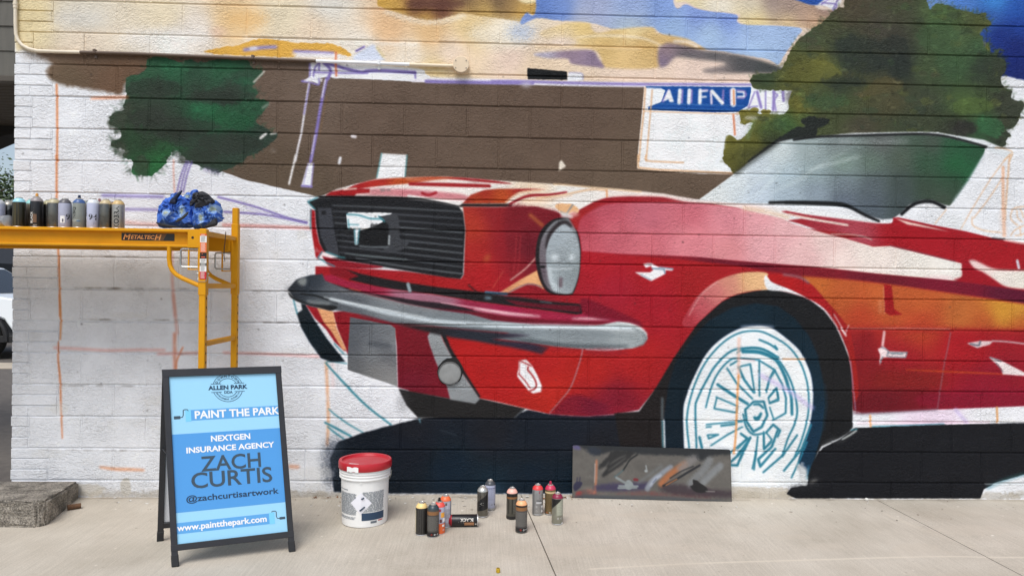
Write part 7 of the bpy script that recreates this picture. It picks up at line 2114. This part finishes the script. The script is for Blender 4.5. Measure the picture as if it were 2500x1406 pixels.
# ------------------------------------------------------------------ small litter
yc = on_ground(1216, 1396)
cap_ = thing('spray_cap', 'tiny yellow plastic spray cap lying alone on the pavement', 'nozzle', (yc[0], yc[1], gz(yc[0], yc[1])))  # a loose yellow spray can cap
MB().lathe([(.0095, 0), (.0100, .002), (.0098, .018), (.0085, .020)], 14).build('shell', mat('cap_yellow', rgb(178, 146, 24), .5, var=.25, vscale=90), cap_, smooth=True)
MB().lathe([(.0070, .0201), (.0070, .0206)], 12).build('mouth', mat('cap_inner', rgb(116, 92, 18), .7), cap_)
pq = on_ground(168, 1245)
rp_ = thing('rusty_pipe_stub', 'short rusty hollow pipe stub lying beside the concrete step', 'pipe', (pq[0]+.02, pq[1]+.02, .016))
rp_.rotation_euler = (0, 0, math.radians(35))
MB().lathe([(.013, -.035), (.016, -.035), (.016, .035), (.013, .035)], 14, Matrix.Rotation(math.radians(90), 4, 'Y'), cap0=False, cap1=False).build('wall', mat('rust', rgb(92, 66, 46), .9, var=.25, vscale=60), rp_)
MB().lathe([(.0131, -.030), (.0131, .030)], 14, Matrix.Rotation(math.radians(90), 4, 'Y')).build('bore', mat('hole_dark', (.01, .01, .01, 1), .8), rp_)
chips, chipd, leafs = MB(), MB(), MB()
rc = random.Random(9)
def chip(mb, px, py, s, lift=.002):
    q = on_ground(px, py)
    if q[1] > -.012: return
    n = rc.randint(4, 6)
    a0 = rc.uniform(0, 6)
    z = gz(q[0], q[1])
    mb.add([(q[0]+s*rc.uniform(.5, 1)*math.cos(a0+6.283*i/n)*1.3, q[1]+s*rc.uniform(.5, 1)*math.sin(a0+6.283*i/n), z+rc.uniform(.0006, lift)) for i in range(n)], [tuple(range(n))])
for _ in range(95):
    x = rc.gauss(1120, 130) if rc.random() < .7 else rc.uniform(200, 2480)
    chip(chips, x, min(1300, 1212+abs(rc.gauss(0, 18))), rc.uniform(.003, .012), .006)
for _ in range(70):
    chip(chipd, rc.uniform(200, 2490), 1214+abs(rc.gauss(0, 26)), rc.uniform(.002, .007), .004)
for _ in range(40):
    chip(leafs, rc.choice([770, 1370, 1380, 790, 1640])+rc.gauss(0, 26), 1213+abs(rc.gauss(0, 4)), rc.uniform(.005, .011), .012)
tag(chips.build('paint_chip_debris', mat('chip_pale', rgb(206, 204, 198), .7), fix=False), 'pale flakes of old paint scattered along the foot of the wall', 'paint flakes', kind='stuff')
tag(chipd.build('dark_grit_debris', mat('chip_dark', rgb(84, 72, 60), .9), fix=False), 'dark grit and bits of dirt scattered on the pavement', 'grit', kind='stuff')
tag(leafs.build('dry_leaf_debris', mat('leaf_dry', rgb(120, 82, 54), .9, var=.2), fix=False), 'dry brown leaf crumbs gathered against the wall', 'leaves', kind='stuff')
q = on_ground(2108, 1217)
pb = bmesh.new(); bmesh.ops.create_icosphere(pb, subdivisions=2, radius=.012)
for v in pb.verts: v.co = (v.co.x*1.2, v.co.y*.9, v.co.z*.8); v.co += Vector((rc.uniform(-.001, .001),)*3)
me = bpy.data.meshes.new('pebble'); pb.to_mesh(me); pb.free()
o = tag(link('pebble', me, mat('pebble_white', rgb(208, 206, 200), .8, var=.1), None, True), 'small white pebble at the foot of the black painted wall', 'pebble')
o.location = (q[0], min(q[1], -.03), gz(q[0], q[1])+.008)
# ------------------------------------------------------------------ beyond the corner: shingled overhang
ov = thing('roof_overhang', 'grey shingled roof overhang with dark slatted soffit beyond the brick corner', 'roof', (XL-.02, .55, 2.7))
ZS = on_plane(20, 196, (0, 1, 0), (0, .5, 0))[2]
XO = -6.2
_oo = Vector((XL-.02, .55, 2.7))
def obuild(m_, name, m, parent=ov, **k):
    m_.v = [(a-_oo.x, b-_oo.y, c-_oo.z) for a, b, c in m_.v]
    return m_.build(name, m, parent, **k)
SHG = mat('shingle_grey', rgb(92, 90, 84), .8, var=.12, vscale=5, stretch=(6, 1, 1), bump=.2, bscale=40)
ro_ = random.Random(6)
obuild(MB().box(XO, XL+.003, .56, .66, ZS+.006, ZS+1.5), 'fascia', mat('fascia_dark', rgb(60, 58, 54), .8))
for r in range(8):
    z0 = ZS+.045+r*.176
    x = XO+ro_.uniform(0, .1)
    while x < XL-.01:
        w = ro_.choice([.12, .16, .2, .24])
        x1 = min(x+w, XL+.002)
        d = .012+ro_.uniform(0, .004)
        MBs = MB()
        MBs.add([(x+.002, .56-d, z0), (x1-.002, .56-d, z0), (x1-.002, .559, z0), (x+.002, .559, z0), (x+.002, .556, z0+.19), (x1-.002, .556, z0+.19)], [(0, 1, 2, 3), (0, 4, 5, 1), (0, 3, 4), (1, 5, 2)])
        obuild(MBs, 'shingle', SHG)
        x = x1
obuild(MB().box(XO, XL+.002, .535, .60, ZS, ZS+.042, .004), 'drip_edge', mat('drip_brown', rgb(74, 68, 60), .6))
SOF = mat('soffit_brown', rgb(62, 54, 44), .7, var=.06)
y = .60
while y < 2.05:
    obuild(MB().box(XO, XL+.001, y+.004, y+.088, ZS+.004, ZS+.014, .002), 'soffit_slat', SOF)
    y += .092
obuild(MB().box(XO, XL+.001, .60, 2.3, ZS+.016, ZS+.03), 'soffit_backing', mat('soffit_dark', rgb(24, 22, 20), .9))
obuild(MB().prism([(XO, ZS-.32), (-4.95, ZS-.32), (-4.45, ZS-.09), (-4.3, ZS-.05), (XL+.001, ZS-.05), (XL+.001, ZS+.015), (XO, ZS+.015)], 2.06, 2.3), 'end_beam', mat('beam_black', rgb(22, 21, 20), .8))

# far side of the lot
kerb = tag(MB().box(-40, -3.4, 6.85, 7.6, -.039, -.028).build('kerb', mat('kerb_concrete', rgb(176, 164, 146), .85, var=.1, vscale=2)), kind='structure')
tag(MB().add([(-40, 12.6, -.035), (-3.4, 12.6, -.035), (-3.4, 12.75, -.035), (-40, 12.75, -.035)], [(0, 1, 2, 3)]).build('road_marking', mat('marking_white', rgb(205, 203, 198), .8, var=.1), fix=False), kind='structure')

# parked car, only its front corner shows past the wall
def parked_car():
    t = thing('parked_car', 'white car parked across the lot, its front wheel showing past the wall', 'car', (-8.82, 9.0, -.04))
    WH = mat('car_white', rgb(222, 226, 228), .22, coat=.6)
    GLS = mat('car_glass', rgb(40, 46, 52), .08)
    TRM = mat('car_trim', rgb(26, 26, 28), .55)
    hw_ = .90
    prof = [(-3.55, .42), (-3.6, .75), (-3.5, 1.02), (-3.3, 1.08), (-2.9, 1.62), (-2.6, 1.70), (-1.2, 1.70), (-.7, 1.62), (.05, 1.14), (.75, 1.05), (1.0, .92), (1.06, .62), (1.02, .36), (.75, .28), (.56, .28), (.53, .52), (.40, .70), (.20, .78), (0, .79), (-.20, .78), (-.40, .70), (-.53, .52), (-.56, .28), (-2.1, .28), (-2.13, .52), (-2.26, .70), (-2.46, .78), (-2.66, .79), (-2.86, .78), (-3.06, .70), (-3.19, .52), (-3.22, .32)]
    bm = bmesh.new()
    lo = [bm.verts.new((x, -hw_*(1 if z < 1.1 else .98-(z-1.1)*.22), z)) for x, z in prof]
    hi = [bm.verts.new((x, hw_*(1 if z < 1.1 else .98-(z-1.1)*.22), z)) for x, z in prof]
    bm.faces.new(lo); bm.faces.new(hi[::-1])
    for i in range(len(prof)):
        j = (i+1) % len(prof)
        bm.faces.new((lo[i], hi[i], hi[j], lo[j]))
    bmesh.ops.recalc_face_normals(bm, faces=bm.faces[:])
    bmesh.ops.bevel(bm, geom=[e for e in bm.edges if len(e.link_faces) == 2 and abs(e.calc_face_angle(0)) > .9], offset=.035, segments=3, affect='EDGES')
    me = bpy.data.meshes.new('body'); bm.to_mesh(me); bm.free()
    o = link('body', me, WH, t, True)
    try: me.set_sharp_from_angle(angle=math.radians(35))
    except Exception: pass
    for s in (-1, 1):
        wn = []
        for q in (((-2.75, 1.16), (-2.55, 1.58), (-1.62, 1.60), (-1.62, 1.14)), ((-1.56, 1.14), (-1.56, 1.60), (-1.0, 1.56), (-.42, 1.16))):
            MB().add([(x, s*(hw_*(.98-(z-1.1)*.22)+.004), z) for x, z in q], [(0, 1, 2, 3)]).build('side_window', GLS, t, fix=False)
        for xw in (0, -2.66):
            wh = MB().lathe([(.22, -.10), (.335, -.11), (.36, -.08), (.36, .08), (.335, .11), (.22, .10)], 32, Matrix.Translation((xw, s*(hw_-.09), .36)) @ Matrix.Rotation(math.radians(90), 4, 'X')).build('wheel', mat('tyre', (.018, .018, .018, 1), .75), t, smooth=True)
            rm = MB()
            for k in range(5):
                a = 2*math.pi*k/5+.3
                M_ = Matrix.Translation((xw, s*(hw_+.014), .36)) @ Matrix.Rotation(a, 4, 'Y')
                rm.box(-.022, .022, -.006, .006, .03, .235, .004, M_)
            rm.lathe([(.225, -.006), (.240, -.008), (.240, .008), (.225, .006)], 32, Matrix.Translation((xw, s*(hw_+.012), .36)) @ Matrix.Rotation(math.radians(90), 4, 'X'), cap0=False, cap1=False)
            rm.lathe([(.05, -.01), (.05, .01)], 16, Matrix.Translation((xw, s*(hw_+.014), .36)) @ Matrix.Rotation(math.radians(90), 4, 'X'))
            rm.build('rim', mat('rim_alloy', rgb(150, 152, 154), .3, .8), wh, smooth=True)
            ar = []
            m_ = MB()
            for k in range(13):
                a = math.radians(-5+190*k/12)
                ar.append((xw+.455*math.cos(a), s*(hw_+.006), .36+.455*math.sin(a)))
            m_.tube(ar, .045, 8)
            m_.build('arch_trim', TRM, t, smooth=True)
        MB().box(.72, 1.02, s*(hw_-.22), s*(hw_-.015), .78, .90, .02).build('headlight', mat('lamp_glass', rgb(200, 206, 210), .1), t)
        MB().box(-1.0, -.86, s*(hw_+.001), s*(hw_+.03), .98, 1.01, .005).build('door_handle', TRM, t)
        mr = MB().box(-.42, -.28, s*(hw_+.0), s*(hw_+.20), 1.10, 1.22, .03).build('mirror', WH, t)
    MB().add([(-.66, -.72, 1.60), (-.66, .72, 1.60), (.03, .80, 1.165), (.03, -.80, 1.165)], [(0, 1, 2, 3)]).build('windscreen', GLS, t, fix=False)
    MB().box(1.0, 1.075, -.6, .6, .45, .70, .02).build('grille', TRM, t)
    MB().box(-3.4, .95, -hw_-.008, -hw_+.02, .30, .42, .01).build('side_skirt', TRM, t)
    return t
car = parked_car()

# tan building with dark door, across the lot
bt = thing('tan_building', 'tan rendered building across the lot with a dark doorway', 'building', (-18, 21, 0))
MB().box(-16, 7.2, 0, 8, -.05, 3.1).build('wall', mat('tan_render', rgb(150, 128, 104), .85, var=.08, vscale=1.5), bt)
MB().box(-16.1, 7.3, -.12, 8.1, 3.101, 3.3).build('roof_edge', mat('roof_edge', rgb(80, 72, 64), .7), bt)
for x in (-12, -7.5, -4, 2.6, 4.6):
    w_ = MB().box(x, x+1.5, -.03, .02, .9, 2.3).build('window', mat('window_frame', rgb(60, 58, 56), .5), bt)
    MB().box(x+.06, x+1.44, -.036, -.031, .96, 2.24).build('pane', mat('pane_dark', rgb(40, 48, 54), .1), w_)
d_ = MB().box(-.75, .55, -.05, .02, 0, 2.1).build('door', mat('door_dark', rgb(34, 32, 32), .5), bt)

# black pop-up tent and banner stand
tn = thing('pop_up_tent', 'black pop-up canopy tent in front of the tan building', 'tent', (-13.1, 14.2, -.04))
TB = mat('tent_black', rgb(40, 42, 46), .7)
ez = 1.78
c4 = [(-1.5, -1.5), (1.5, -1.5), (1.5, 1.5), (-1.5, 1.5)]
MB().add([(x, y, ez) for x, y in c4]+[(0, 0, ez+.75)], [(0, 1, 4), (1, 2, 4), (2, 3, 4), (3, 0, 4)]).build('canopy', TB, tn, fix=False)
m_ = MB()
for i in range(4):
    a, b = c4[i], c4[(i+1) % 4]
    m_.add([(a[0], a[1], ez-.22), (b[0], b[1], ez-.22), (b[0], b[1], ez), (a[0], a[1], ez)], [(0, 1, 2, 3)])
m_.build('valance', TB, tn, fix=False)
for x, y in c4:
    MB().box(x*.98-.02, x*.98+.02, y*.98-.02, y*.98+.02, 0, ez).build('leg', mat('tent_leg', rgb(70, 70, 72), .5), tn)
bq2 = on_plane(21, 725, (0, 1, 0), (0, 15.9, 0))
bn_ = thing('banner_stand', 'tall black banner stand with white print beside the tent', 'banner', (bq2[0], 15.9, -.04))
BB = mat('banner_black', rgb(20, 20, 22), .5)
MB().box(-.33, .33, -.01, .01, .12, 1.62).build('banner', BB, bn_)
MB().box(-.36, .36, -.12, .12, 0, .12, .01).build('base', mat('banner_base', rgb(60, 60, 62), .5), bn_)
m_ = MB()
for z, w in ((1.50, .2), (1.42, .45), (1.34, .4), (1.0, .3), (.96, .2), (.80, .34), (.74, .36), (.68, .3)):
    m_.box(-.25, -.25+w, -.0125, -.0105, z, z+.045)
tag(m_.build('banner_print', mat('banner_white', rgb(210, 212, 214), .6), bn_), kind='stuff')

# tree behind the building
def tree(label, loc, H, R, seed, n=7000):
    t = thing('tree', label, 'tree', loc)
    r_ = random.Random(seed)
    BK = mat('bark', rgb(72, 60, 48), .95, var=.15)
    tr = MB().tube([(0, 0, 0), (.1, 0, H*.3), (-.05, .1, H*.55), (.1, 0, H*.8)], .2, 10, rad=[.26, .2, .14, .05])
    tips = []
    for k in range(16):
        a = k*2.4
        z0 = H*(.3+.03*k)
        l = R*r_.uniform(.6, 1.0)*(1-.3*k/16)
        p = [(0, 0, z0), (l*.5*math.cos(a), l*.5*math.sin(a), z0+.4), (l*math.cos(a), l*math.sin(a), z0+r_.uniform(.5, 1.3))]
        tr.tube(p, .05, 6, rad=[.08, .05, .02])
        tips += [Vector(p[1]), Vector(p[2])]
    tips += [Vector((r_.uniform(-.6, .6)*R*.6, r_.uniform(-.6, .6)*R*.6, H*r_.uniform(.6, .98))) for _ in range(26)]
    tr.build('trunk', BK, t)
    for nm, col, frac in (('crown', (74, 92, 50), .6), ('crown', (52, 70, 40), .4)):
        m_ = MB()
        for _ in range(int(n*frac)):
            c = r_.choice(tips)+Vector((r_.gauss(0, .38), r_.gauss(0, .38), r_.gauss(0, .32)))
            s = r_.uniform(.04, .085)
            d1 = Vector((r_.uniform(-1, 1), r_.uniform(-1, 1), r_.uniform(-.6, .6))).normalized()
            d2 = d1.cross(Vector((r_.uniform(-1, 1), r_.uniform(-1, 1), r_.uniform(-1, 1)))).normalized()
            m_.add([c-d1*s, c+d2*s*.5, c+d1*s, c-d2*s*.5], [(0, 1, 2, 3)])
        m_.build(nm, mat('leaf_%d' % col[0], rgb(*col), .6, var=.2, vscale=2), t, fix=False)
    return t
tree('leafy green tree rising behind the black tent', (-15.9, 17.6, -.04), 4.7, 2.0, 3, 14000)
tree('broad leafy tree beside the tan building, further from the wall corner', (-20.5, 18.8, -.04), 5.4, 2.4, 8, 7000)
